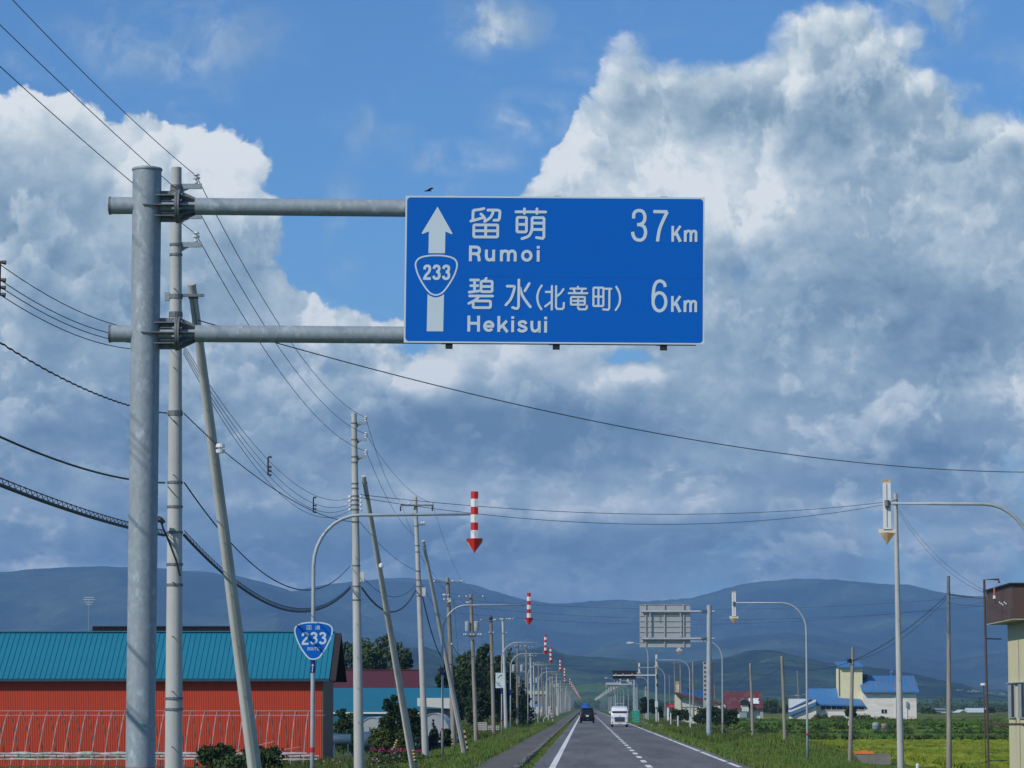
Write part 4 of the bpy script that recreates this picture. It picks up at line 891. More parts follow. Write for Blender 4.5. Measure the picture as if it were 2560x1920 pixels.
# ================================================================ wires
G1 = 'thin wires strung along the left pole tops'
prev = [Vector((-7.3, 14, 0)) for _ in range(3)]
offs = [(32, 1), (0, 60), (0, 165)]
for i, nm in enumerate(('uppermost', 'middle', 'lowest')):
    a = ACON[i]; q = P(*((32, 0) if i == 0 else (0, 62) if i == 1 else (0, 166)), 40.2)
    # carry the seen direction on towards the previous pole, with sag
    t = (15 - a.y) / (q.y - a.y); p0 = a + (q - a) * t; p0.z = a.z - .05; tm = (a.y - 40.2) / (a.y - 15)
    zlin = a.z + (p0.z - a.z) * tm; sag = (zlin - q.z) / (4 * tm * (1 - tm))
    wire(p0, a, sag, .0085, 'power_line', nm + ' thin wire entering from the top left corner to the tall concrete pole', G1, n=40)
    wire(a, BCON[i], .78, .0085, 'power_line', nm + ' thin wire between the first and second concrete poles', G1)
c, r = atC(1264); CT = [Vector((c.x + x, c.y - .18, c.z + .12)) for x in (-.66, .78, -.30)]
for i, nm in enumerate(('uppermost', 'middle', 'lowest')):
    wire(BCON[i], CT[i] if i < 2 else Vector((c.x, c.y - .18, c.z - 1.4)), .45, .008, 'power_line', nm + ' thin wire between the second and third concrete poles', G1)
cD, r = atD(1454); DT = [Vector((cD.x + x, cD.y - .16, cD.z + .1)) for x in (-.8, .85)]
cE, r = atE(1492); ET = [Vector((cE.x + x, cE.y - .16, cE.z + .1)) for x in (-.78, .82)]
cF, r = atF(1550); FT = [Vector((cF.x + x, cF.y - .16, cF.z + .1)) for x in (-.76, .9)]
for i in (0, 1):
    s = ('left', 'right')[i]
    wire(CT[i], DT[i], .35, .007, 'power_line', s + ' wire between the third concrete pole and the first wooden pole', G1)
    wire(DT[i], ET[i], .2, .007, 'power_line', s + ' wire between the crossarm pole and the transformer pole', G1)
    wire(ET[i], FT[i], .2, .007, 'power_line', s + ' wire from the transformer pole to the black capped pole', G1)
# low voltage four-wire set with spacers, A -> B and in from the left
cA, rA = atA(868); cB = [atB(py)[0] + Vector((-.15, 0, 0)) for py in (1245, 1260, 1267, 1274)]
lv = 'thin parallel low voltage wires with spacers'
for i, (q0, dq) in enumerate(((667, 0), (705, 1), (722, 2), (742, 3))):
    s = ('top', 'second', 'third', 'bottom')[i]
    a = cA + Vector((-.12, 0, .30 - .10 * i)); q = P(8, q0, 39.3)
    t = (15 - a.y) / (q.y - a.y); p0 = a + (q - a) * t; p0.z = a.z + .1; tm = (a.y - 39.3) / (a.y - 15); zl = a.z + (p0.z - a.z) * tm; sag = (zl - q.z) / (4 * tm * (1 - tm))
    wire(p0, a, sag, .007, 'power_line', s + ' of four parallel wires crossing the left edge at sign height', lv, n=36)
    wire(cA + Vector((.14, 0, .05 - .05 * i)), cB[i], .95 + .10 * i, .007, 'power_line', s + ' of four parallel spaced wires between the first and second concrete poles', lv)
for (px, y0, y1, d, lab) in ((671, 1143, 1188, 75.5, 'dark wire spacer hanging nearer the first concrete pole'), (784, 1244, 1281, 89, 'dark wire spacer hanging nearer the second concrete pole'), (0, 657, 738, 39.3, 'dark wire spacer at the left edge of the view')):
    a = P(px, y0, d); b = P(px, y1, d); root = empty('wire_spacer', b, lab, 'wire spacer')
    part(MB().box(a.x - .022, a.x + .012, d - .02, d + .02, b.z, a.z), 'spacer_bar', blackm, root)
    for k in (0, .55, .78, 1.0):
        z = a.z + (b.z - a.z) * k; part(MB().tube([(a.x, d, z + .012), (a.x + .075, d, z)], [.018, .03], 7), 'spacer_hook', blackm, root)
# spiral-bound cable
cA2, r = atA(1033); cB2, _ = atB(1305)
q = P(0, 856, 39); a = cA2 + Vector((-.15, 0, 0)); t = (15 - a.y) / (q.y - a.y); p0 = a + (q - a) * t; p0.z = a.z + .2; tm = (a.y - 39) / (a.y - 15); sag = (a.z + (p0.z - a.z) * tm - q.z) / (4 * tm * (1 - tm))
wire(p0, a, sag, .013, 'cable', 'spiral bound dark cable crossing the left edge below the sign arm', 'communication cables on the left', cable, n=150, wob=.007)
wire(cA2 + Vector((.15, 0, 0)), P(551, 1121, 57), .0, .010, 'cable', 'short twisted cable from the tall pole to the white insulator', 'communication cables on the left', cable, n=36, wob=.006)
wire(P(551, 1121, 57), cB2 + Vector((0, -.15, 0)), .32, .011, 'cable', 'dark cable from the white strut insulator to the second concrete pole', 'communication cables on the left', cable)
def cable_pair(aL, qpx, pyA, pyB, sagAB, r, lab, lad=False):
    cA_, rr = atA(pyA); cB_, _ = atB(pyB); q = P(0, qpx, 39); a = cA_ + Vector((-.18, 0, 0))
    t = (15 - a.y) / (q.y - a.y); p0 = a + (q - a) * t; p0.z = a.z; tm = (a.y - 39) / (a.y - 15); sag = (a.z + (p0.z - a.z) * tm - q.z) / (4 * tm * (1 - tm))
    out = []
    for (u, v, sg, w_) in ((p0, a, sag, ' running in from the left edge'), (cA_ + Vector((.17, 0, 0)), cB_ + Vector((-.2, 0, 0)), sagAB, ' between the first and second concrete poles')):
        if not lad: wire(u, v, sg, r, 'cable', lab + w_, 'communication cables on the left', cable); continue
        root = empty('ladder_cable', v, lab + w_, 'cable', 'communication cables on the left')
        n = 90; pts = []
        for i in range(n + 1):
            tt = i / n; z = u.lerp(v, tt); z.z -= 4 * sg * tt * (1 - tt); pts.append(z)
        part(MB().tube(pts, r, 7), 'main_cable', cable, root)
        up = [p + Vector((0, 0, .085)) for p in pts]; part(MB().tube(up, .008, 4), 'messenger_wire', cable, root)
        mb = MB()
        for i in range(n):
            m_ = pts[i].lerp(pts[i + 1], .5); mb.tube([pts[i] + Vector((0, 0, .02)), m_ + Vector((.012, 0, .088)), pts[i + 1] + Vector((0, 0, .02))], .006, 4, False)
        part(mb, 'lashing', cable, root, kind='stuff')
cable_pair(None, 1092, 1207, 1414, 1.30, .016, 'plain black cable')
cable_pair(None, 1212, 1338, 1470, 1.05, .026, 'thick lashed black cable', True)
def span(a, b, sag, r, lab, n=24): wire(a, b, sag, r, 'cable', lab, 'communication cables on the left', cable, n=n)
span(atB(1470)[0] + Vector((.18, 0, 0)), atC(1476)[0] + Vector((-.15, 0, 0)), .88, .032, 'thick black cable sagging between the second and third concrete poles')
span(atB(1440)[0] + Vector((.18, 0, 0)), atC(1462)[0] + Vector((-.15, 0, 0)), .62, .013, 'thin black cable sagging just above the thick one, second to third pole')
span(atB(1306)[0] + Vector((.15, 0, 0)), atC(1428)[0], .25, .011, 'upper slack cable from the second to the third concrete pole')
span(atC(1490)[0] + Vector((.15, 0, 0)), atD(1660)[0], .9, .028, 'thick cable dropping from the third concrete pole to the wooden pole')
span(atC(1440)[0], atD(1560)[0], .3, .01, 'thin cable from the third concrete pole to the wooden pole')
span(atC(1380)[0], P(1290, 1700, 340), .2, .008, 'thin stray wire from the third pole down the row')
span(atD(1600)[0], atE(1640)[0], .6, .02, 'cable between the crossarm pole and the transformer pole')
span(atE(1640)[0], atF(1660)[0], .6, .02, 'cable between the transformer pole and the black capped pole')
# cable drop on pole A's front
part(MB().tube([P(402, 1300, 56.7), P(408, 1322, 56.7), P(419, 1345, 56.75), P(440, 1400, 56.8), P(450, 1440, 56.85)], .018, 6), 'cable_drop', cable, A)
part(MB().tube([P(394, 1292, 56.7), P(400, 1300, 56.7), P(408, 1306, 56.7), P(402, 1310, 56.7)], [.03, .06, .05, .02], 7), 'cable_splice', blackm, A)
part(MB().tube([P(482, 745, 57), P(520, 1010, 58.2), P(556, 1330, 59.5), P(606, 1700, 61.5)], .006, 4), 'ground_wire', wirem, A2)
# the long wire across the whole view, and the pair from the second pole to the right hand pole
p = wire(P(494, 800, 57), P(2700, 1179, 92), .80, .010, 'power_line', 'single long dark wire slanting right across the sky under the sign', None, n=60)
wire(atB(1237)[0] + Vector((.16, -.1, 0)), atJ(1252)[0], .62, .010, 'power_line', 'upper of two wires spanning the road above the arrows', 'wires spanning the road', n=50)
wire(atB(1240)[0] + Vector((.16, -.1, -.06)), atJ(1256)[0], .92, .010, 'power_line', 'lower of two wires spanning the road above the arrows', 'wires spanning the road', n=50)
GRW = 'wires around the right hand poles'
for k, (dz, lab) in enumerate(((0, 'upper'), (.12, 'lower'))):
    wire(atJ(1262)[0] - Vector((0, 0, dz)), P(2478, 1484 + 4 * k, 111), .5 + .12 * k, .008, 'power_line', lab + ' slack wire from the tall right pole down to the brown tower', GRW)
    wire(atK(1484)[0] - Vector((0, 0, dz)), atI(1652)[0], .30 + .2 * k, .016 if k == 0 else .010, 'power_line', lab + ' cable from the steel topped pole down to the farm pole', GRW)
    wire(atK(1484)[0] - Vector((0, 0, dz * .3)), P(2600, 1478 + 4 * k, 120), .18, .014, 'power_line', lab + ' dark cable from the steel topped pole past the brown tower', GRW)
wire(atK(1508)[0], P(2600, 1502, 118), .15, .008, 'power_line', 'thin wire under the dark cables by the brown tower', GRW)
wire(atI(1652)[0], atH(1668)[0], .28, .012, 'power_line', 'sagging cable between the farm pole and the short pole left of it', GRW)
wire(atH(1668)[0], P(1876, 1680, 213), .30, .012, 'power_line', 'sagging cable between the two short wooden poles', GRW)
wire(P(1876, 1680, 213), P(1806, 1712, 240), .45, .010, 'power_line', 'sagging cable towards the pole beside the sign pole', GRW)
for i, (y0, y1, ym) in enumerate(((1497, 1495, 0), (1512, 1518, 0), (1530, 1505, 0))):
    wire(P(1120, y0, 330), P(2600, y1 - 20, 330), 1.5 + .3 * i, .011, 'power_line', ('upper', 'middle', 'lower')[i] + ' faint far wire in front of the mountain', 'faint wires crossing in front of the mountains', n=40)
wire(P(1330, 1653, 436), P(1760, 1664, 420), 1.2, .012, 'power_line', 'faint dark wire crossing the road beyond the second sign', None, n=40)
# ================================================================ buildings
def ww(px, py, d): v = P(px, py, d); return v.x, v.z
redw = mat('red_cladding', (0.53, 0.062, 0.024), 0.6, 0, 0.07, 0.8, stretch=(1, 1, .3))
turq = mat('turquoise_roof', (0.010, 0.175, 0.265), 0.5, 0, 0.08, 0.7)
brown = mat('dark_brown_cladding', (0.028, 0.022, 0.022), 0.7, 0, 0.12, 2)
darkm = mat('dark_window', (0.02, 0.024, 0.03), 0.25)
glass = mat('window_glass', (0.012, 0.016, 0.022), 0.3, spec=0.25)
def corrug(x0, x1, y, z0, z1, pitch, depth, mb=None, side=-1):
    """corrugated wall facing -y (zig-zag trapezoids)"""
    mb = mb or MB(); n = int((x1 - x0) / pitch); pts = []
    for i in range(n):
        x = x0 + (x1 - x0) * i / n; q = (x1 - x0) / n
        pts += [(x, y), (x + q * .35, y), (x + q * .5, y - depth), (x + q * .85, y - depth)]
    pts.append((x1, y))
    vs = [(x, yy, z0) for x, yy in pts] + [(x, yy, z1) for x, yy in pts]; k = len(pts)
    return mb.add(vs, [(i, i + 1, i + 1 + k, i + k) for i in range(k - 1)])
def barn():
    XR = -11.32; XL = -30.0; YF = 138.0; YB = 143.6; g = -.7
    ez = P(700, 1696, 137.5).z; rz_ = P(700, 1581, 140.8).z; yr = (YF + YB) / 2
    root = empty('red_barn', ((XR + XL) / 2, YF, g), 'long red metal barn with a ribbed turquoise roof at the left edge', 'barn')
    mb = MB(); corrug(XL, XR, YF, g, ez + .02, .075, .018, mb); part(mb, 'wall', redw, root)
    mb = MB().box(XL, XR - .005, YF + .05, YB, g, ez); part(mb, 'wall_core', redw, root)
    mb = MB().prismx([(YF - .0, g), (YB, g), (YB, ez), (yr, rz_ - .08), (YF, ez)], XR, XR + .06); part(mb, 'gable_wall', mat('gable_brown', (0.17, 0.10, 0.07), 0.7, 0, 0.12, 2), root)
    # roof: separate ribbed panels on the near slope
    ye = YF - .33; ze = P(700, 1697, ye).z; XE = -10.98; pw = .455
    sl = Vector((0, yr - ye, rz_ - ze)); Ls = sl.length; ang = math.atan2(sl.z, sl.y)
    pm = MB()
    pm.box(0, pw - .004, 0, Ls, 0, .012)
    for xx in (0.0, pw / 2): pm.box(xx, xx + .03, 0, Ls, .012, .038)
    pme = pm.mesh('roof_panel', turq)
    roof = part(MB().prismx([(ye + .03, ze - .10), (ye + .03, ze - .02), (yr, rz_ - .03), (YB + .5, ze - .02), (YB + .5, ze - .10), (yr, rz_ - .15)], XL - .3, XE + .28), 'roof', brown, root)
    n = int((XE - XL) / pw); 
    for i in range(n): inst(pme, 'roof_panel', roof, Vector((XE - (i + 1) * pw, ye, ze + .0)) - root.location, (ang, 0, 0))
    part(MB().box(XL, XE, ye - .03, ye - .005, ze - .11, ze + .0), 'fascia', mat('dark_teal_trim', (0.02, 0.07, 0.10), 0.5), root)
    part(MB().box(XL, XE, yr - .12, yr + .12, rz_ + .02, rz_ + .06), 'ridge_cap', turq, root)
    # lattice walkway lying along the ridge
    w = MB(); x0 = P(232, 1575, yr + .4).x; x1 = P(577, 1575, yr + .4).x; zb = rz_ - .15; zt = P(400, 1565, yr + .4).z; yy = yr + .4
    lat = mat('lattice_dark', (0.025, 0.022, 0.032), 0.7)
    w.box(x0, x1, yy - .03, yy + .03, zt - .05, zt); w.box(x0, x1, yy - .03, yy + .03, zb, zt - .20)
    k = 26
    for i in range(k + 1):
        x = x0 + (x1 - x0) * i / k; w.box(x - .02, x + .02, yy - .02, yy + .02, zb, zt - .05)
        if i < k: xb = x0 + (x1 - x0) * (i + 1) / k; w.tube([(x, yy, zt - .2), (xb, yy, zt - .05)], .018, 4)
    w.box(x0, x1, yy + .05, yy + .06, zb, zt - .03); w.box(x1 - .05, x1 + .02, yy - .04, yy + .04, zb, zt + 1.0)
    part(w, 'ridge_lattice', lat, root)
    ant = P(222, 1500, 146); r2 = empty('aerial', (ant.x, 146, -.6), 'tiny pale television aerial on a thin mast behind the red barn', 'aerial')
    part(MB().tube([(ant.x, 146, -.6), (ant.x, 146, ant.z + .15)], .012, 5), 'mast', galvfar, r2)
    mb = MB()
    for dz, w_ in ((.12, .22), (.02, .28), (-.1, .2), (-.2, .12)): mb.tube([(ant.x - w_, 146, ant.z + dz), (ant.x + w_, 146, ant.z + dz)], .011, 4)
    part(mb, 'aerial_rods', wht, r2)
barn()

def hoophouse():
    yn, yf = 119.6, 125.0; ym = (yn + yf) / 2; zt = P(300, 1778, ym).z; g = -.75
    root = empty('greenhouse_frame', (-17, ym, g), 'bare steel hoop frame of a greenhouse in front of the red barn', 'greenhouse frame')
    pipe = mat('hoop_pipe', (0.44, 0.40, 0.40), 0.5, 0.3, 0.2, 2, col2=(0.40, 0.26, 0.20)); hoop = MB(); pts = []
    for i in range(27):
        u = i / 13 - 1; pts.append((0, (yf - yn) / 2 * (1 if u > 0 else -1) * abs(u) ** .85, (zt - g) * (1 - abs(u) ** 1.35)))
    hm = MB().tube(pts, .018, 5).mesh('hoop', pipe); x = -23.5; i = 0; random.seed(9)
    while x < -10.05:
        inst(hm, 'hoop', root, (x + 17, 0, 0), (0, random.uniform(-.01, .01), random.uniform(-.012, .012))); x += .50; i += 1
    for yy, zz, r in ((ym, zt + .01, .016), (ym - 1.0, zt - .16, .013), (ym + 1.1, zt - .16, .013)):
        part(MB().tube([(-24, yy, zz), (-10.0, yy, zz)], r, 5), 'purlin', pipe, root)
    wrap = mat('rolled_film_white', (0.50, 0.50, 0.48), 0.6, 0, 0.3, 4, col2=(0.26, 0.26, 0.25))
    for zz, r, yy in ((P(0, 1884, yn).z, .055, yn - .03), (P(0, 1898, yn).z, .035, yn - .05), (P(0, 1890, yf).z, .04, yf)):
        pts = [(-24 + .35 * k, yy, zz + .012 * sin(k * 1.7) + .006 * k * 0) for k in range(40)]; part(MB().tube(pts, [r * random.uniform(.6, 1.25) for _ in pts], 6), 'rolled_film', wrap, root)
    for xa, xb, za, zb in ((-14.3, -10.6, -.05, .55), (-14.2, -11.6, .1, .75), (-13.8, -10.2, -.2, .32)):
        part(MB().tube([(xa, yn + .2, za), (xb, yn + .2, zb)], .014, 5), 'diagonal_brace', pipe, root)
    part(MB().tube([(-11.0, yn - .3, .06), (-9.95, yn - .3, .10)], .03, 6), 'rolled_film', wrap, root)
hoophouse()

def block(root, name, m, px0, px1, py0, py1, d, depth, dy=0.0):
    a = P(px0, py0, d); b = P(px1, py1, d); return part(MB().box(a.x, b.x, d, d + depth, b.z, a.z), name, m, root)
def shed_left():
    d = 235; a = P(833, 1720, d); root = empty('turquoise_shed', (a.x + 4, d, -.7), 'low shed with a turquoise roof behind the dark shrubs', 'shed')
    tq = mat('turquoise_sheet', (0.012, 0.135, 0.215), 0.5, 0, 0.06, 0.5)
    x0 = P(780, 1720, d).x; x1 = P(1126, 1720, d).x; zt = P(0, 1720, d + 3).z; zl = P(0, 1781, d).z; zb = -.7
    part(MB().add([(x0, d, zl), (x1, d, zl), (x1, d + 3.2, zt), (x0, d + 3.2, zt), (x0, d, zl - .06), (x1, d, zl - .06), (x1, d + 3.2, zt - .06), (x0, d + 3.2, zt - .06)], [(0, 1, 2, 3), (7, 6, 5, 4), (0, 4, 5, 1), (1, 5, 6, 2), (3, 2, 6, 7), (0, 3, 7, 4)]), 'roof', tq, root)
    part(MB().box(x0, x1, d - .05, d - .01, zl - .10, zl + .02), 'gutter', wht, root)
    part(MB().box(x0, x1 - .1, d + .1, d + 6, zb, zl - .05), 'wall', mat('turquoise_wall', (0.014, 0.13, 0.20), 0.6, 0, .08, .5), root)
    d2 = d - 3; r3 = empty('annex', (P(1080, 1770, d2).x, d2, -.7), 'small annex with a white fascia band and shaded grey wall', 'shed')
    a = P(1043, 1745, d2); b = P(1124, 1770, d2)
    part(MB().add([(a.x, d2, a.z), (b.x, d2, a.z), (b.x, d2, b.z - .03), (a.x, d2, b.z + .14), (a.x, d2 + 2.6, a.z), (b.x, d2 + 2.6, a.z), (b.x, d2 + 2.6, b.z - .03), (a.x, d2 + 2.6, b.z + .14)], [(3, 2, 1, 0), (4, 5, 6, 7), (0, 1, 5, 4), (3, 7, 6, 2), (1, 2, 6, 5), (0, 4, 7, 3)]), 'fascia', mat('fascia_cream', (0.62, 0.60, 0.54), 0.6, 0, .08, 1), r3)
    part(MB().box(a.x + .1, b.x - .1, d2 + .9, d2 + 2.5, -.7, b.z - .05), 'wall', mat('wall_taupe', (0.20, 0.17, 0.15), 0.7, 0, .1, 1), r3)
    for k in range(7): part(MB().box(b.x - .75 + k * .09, b.x - .73 + k * .09, d2 + .87, d2 + .89, -.6, b.z - .06), 'wall_batten', mat('batten_grey', (0.35, 0.34, 0.32), .7), r3)
    d3 = 300; r4 = empty('maroon_house', (P(940, 1700, d3).x, d3, -.8), 'house with a big maroon roof behind the turquoise shed', 'house')
    x0, x1 = P(800, 1700, d3).x, P(1046, 1700, d3).x; zr = P(0, 1675, d3 + 4).z; ze = P(0, 1728, d3).z
    part(MB().prismx([(d3, ze), (d3 + 4, zr), (d3 + 8, ze), (d3 + 8, ze - .12), (d3 + 4, zr - .15), (d3, ze - .12)], x0, x1), 'roof', mat('maroon_roof', (0.085, 0.020, 0.028), 0.6, 0, .12, 1, stretch=(6, 1, 1)), r4)
    part(MB().box(x0 + .3, x1 - .3, d3 + .5, d3 + 7.5, -.8, ze - .05), 'wall', mat('wall_plain', (0.35, 0.33, 0.30), .7), r4)
    part(MB().box(x0, x1, d3 + 3.85, d3 + 4.15, zr - .02, zr + .05), 'ridge_cap', MATS['maroon_roof'], r4)
shed_left()
def vinyl(px0, px1, pyt, d, depth, lab):
    x0 = P(px0, 1800, d).x; x1 = P(px1, 1800, d).x; zt = P(0, pyt, d).z; g = -.6; n = 14; pts = []
    for i in range(n + 1):
        a = pi * i / n; pts.append(((x0 + x1) / 2 - cos(a) * (x1 - x0) / 2, g + (zt - g) * sin(a) ** .85))
    root = empty('vinyl_greenhouse', ((x0 + x1) / 2, d, g), lab, 'greenhouse'); film = mat('vinyl_film', (0.36, 0.38, 0.39), 0.45, 0, .12, 2)
    part(MB().prism(pts, d, d + depth), 'film_cover', film, root)
    for yy in (d - .04, d + depth * .3, d + depth * .6): part(MB().tube([(x * 1.0, yy, z + .02) for x, z in pts], .022, 5), 'hoop', galvfar, root)
vinyl(886, 975, 1794, 196, 12, 'rounded grey vinyl greenhouse left of the dark shrub')
vinyl(930, 1010, 1800, 192, 3, 'low vinyl tunnel with pale hoops touching the dark shrub')
vinyl(1040, 1128, 1784, 205, 10, 'grey arched greenhouse behind the blue green spruce')
def tank(px, py, w, h, d, lab, label2=None):
    c = P(px, py, d); root = empty('oil_tank', (c.x, d, -.6), lab, 'tank'); bl = mat('tank_blue_grey', (0.050, 0.105, 0.165), 0.6, 0.0, .1, 2)
    W = w * d / PF / 2; R = h * d / PF / 2
    prof = [(-W - .03, R * .72), (-W, R * .97), (-W + .03, R), (W - .03, R), (W, R * .97), (W + .03, R * .72)]
    part(MB().tube([(c.x + x, d, c.z) for x, r in prof], [r for x, r in prof], 20), 'drum', bl, root, True)
    part(MB().tube([(c.x + W * .9, d, c.z), (c.x + W + .01, d, c.z)], [R + .012, R + .012], 20), 'end_rim', bl, root, True)
    for s in (-1, 1):
        for t in (-1, 1): part(MB().box(c.x + s * W * .75 - .03, c.x + s * W * .75 + .03, d + t * R * .7 - .03, d + t * R * .7 + .03, -.6, c.z - R * .6), 'leg', bl, root)
    part(MB().box(c.x - W * .8, c.x + W * .8, d - R * .7, d - R * .7 + .04, -.38, -.34), 'stretcher', bl, root)
    for s in (-.45, .6): part(MB().tube([(c.x + W * s, d, c.z + R), (c.x + W * s, d, c.z + R + .22)], .025, 6), 'vent_pipe', bl, root)
tank(854, 1850, 45, 29, 151, 'blue grey oil tank on legs beside the red barn')
tank(915, 1852, 30, 46, 156, 'larger dark blue tank half hidden by the second concrete pole')

# ---- right side: brown topped tower
def tower():
    X = 14.62; y0, y1 = 110.0, 117.2; g = -.95
    root = empty('tower_shed', (X + 2, y0, g), 'cream corrugated tower with an overhanging dark brown box top at the right edge', 'building')
    zb = P(2524, 1546, y0).z; zt = P(2524, 1459, y0).z; bm = mat('brown_box_cladding', (0.105, 0.062, 0.050), 0.6, 0, .15, 1.2, stretch=(1, 1, .2))
    X1 = X + 4.5
    part(MB().box(X + .02, X1, y0 + .02, y1, zb, zt - .02), 'box_core', bm, root)
    n = 16
    for i in range(n): part(MB().box(X, X + .02, y0 + (y1 - y0) * i / n + .015, y0 + (y1 - y0) * (i + 1) / n - .015, zb, zt - .03), 'cladding_board', bm, root)
    for i in range(11): part(MB().box(X + .41 * i + .012, X + .41 * (i + 1) - .012, y0, y0 + .02, zb, zt - .03), 'cladding_board', bm, root)
    part(MB().box(X - .10, X1 + .1, y0 - .10, y1 + .1, zt - .02, zt + .03), 'roof', mat('roof_edge_dark', (0.03, 0.03, 0.035), .6), root)
    part(MB().box(X + .01, X1, y0 + .01, y1 - .01, zb - .04, zb - .001), 'soffit', mat('soffit_cream', (0.48, 0.44, 0.33), .7), root)
    XW = X + .62; ya, yb = y0 + 1.0, y1 - 1.2; cr = mat('cream_corrugated', (0.50, 0.475, 0.31), 0.6, 0, .06, 1.0)
    mb = MB(); n = 34
    pts = []
    for i in range(n):
        y = ya + (yb - ya) * i / n; q = (yb - ya) / n; pts += [(XW, y), (XW, y + q * .4), (XW - .02, y + q * .5), (XW - .02, y + q * .9)]
    pts.append((XW, yb)); k = len(pts); mb.add([(x, y, g) for x, y in pts] + [(x, y, zb - .04) for x, y in pts], [(i + 1, i, i + k, i + 1 + k) for i in range(k - 1)])
    part(mb, 'wall', cr, root); mb = MB(); corrug(XW, X1, ya, g, zb - .04, .16, .02, mb); part(mb, 'wall', cr, root)
    part(MB().box(XW - .03, XW + .02, ya - .03, ya + .02, g, zb - .04), 'corner_trim', mat('trim_pale', (0.55, 0.55, 0.48), .6), root)
    wz0, wz1 = P(2520, 1793, 113).z, P(2520, 1711, 113).z
    for (a, b) in ((2508, 2524), (2533, 2549)):
        # window positions along the receding wall
        yb_ = (XW * PF) / (a - 1463 + 8); ya_ = (XW * PF) / (b - 1463 + 8)
        f = part(MB().box(XW - .07, XW - .02, ya_, yb_, wz0 - .04, wz1 + .04), 'window', mat('window_frame_pale', (0.40, 0.43, 0.44), .5), root)
        loc = root.location
        for j, (u, v) in enumerate(((.06, .46), (.54, .94))):
            m_ = MB().box(XW - .078, XW - .071, ya_ + (yb_ - ya_) * u, ya_ + (yb_ - ya_) * v, wz0, wz1); part(m_, 'pane', glass if j == 0 else mat('curtain_pale', (0.30, 0.34, 0.36), .6), root)
    part(MB().box(XW - .12, XW - .02, ya - .1, yb - 0, wz1 + .05, wz1 + .08), 'window_hood', galvfar, root)
    # shelf with braces and a white unit
    zs = P(2500, 1811, 110).z; br = mat('rusty_brown_steel', (0.085, 0.06, 0.055), .7, 0, .2, 3)
    part(MB().box(X - .85, X1, y0 + .3, y0 + .38, zs - .04, zs + .04), 'rail', br, root)
    for xx in (X + .2, X + .9): part(MB().tube([(xx + .05, y0 + .3, zs), (xx + .9, y0 + .3, zs - .42)], .022, 5), 'rail_brace', br, root)
    part(MB().box(X + .95, X + 1.9, y0 + .1, y0 + .6, zs + .05, zs + .26), 'white_unit', wht, root)
    # tall pipe frame beside it
    px = P(2464, 1700, 112); r2 = empty('pipe_stand', (px.x, 112, g), 'tall thin brown pipe with a hooked top standing in front of the tower', 'pipe')
    tz = P(2463, 1449, 112).z; xb = P(2471, 1843, 112).x
    part(MB().tube([(xb, 112, g), (px.x, 112, tz), (px.x + .50, 112, tz + .01), (px.x + .52, 112, tz - .12)], [.042, .042, .04, .045], 8), 'pipe', br, r2)
    zc = P(0, 1598, 112).z; part(MB().tube([(px.x, 112, zc), (px.x + .62, 112.4, zc)], .022, 6), 'stay', br, r2)
    px2 = P(2459, 1712, 113); r3 = empty('vent_pipe', (px2.x, 113, g), 'short thin pipe with a flat white cap left of the tower', 'pipe')
    part(MB().tube([(px2.x + .05, 113, g), (px2.x, 113, px2.z)], .02, 6), 'pipe', br, r3); part(MB().lathe([(.06, -.04), (.11, -.02), (.11, .05), (.02, .06)], px2, 12), 'cap', wht, r3)
    q = P(2486, 1480, 109.8); 
    part(MB().lathe([(.035, -.1), (.035, .16)], q, 8), 'drop_insulator', mat('insulator_red', (.45, .12, .08), .5), root)
    part(MB().lathe([(.05, -.06), (.05, .05)], q - Vector((0, 0, .17)), 8), 'drop_insulator', porc, root)
    part(MB().tube([q - Vector((0, 0, .2)), q + Vector((.03, 0, -.42)), q + Vector((.12, 0, -.35))], .018, 5), 'cable_drop', cable, root)
    for k in range(5): inst(INSS, 'insulator', root, P(2499 + 4 * k, 1506 + (k % 3) * 3, 109.8) - root.location, scale=(.5, .5, .5))
tower()

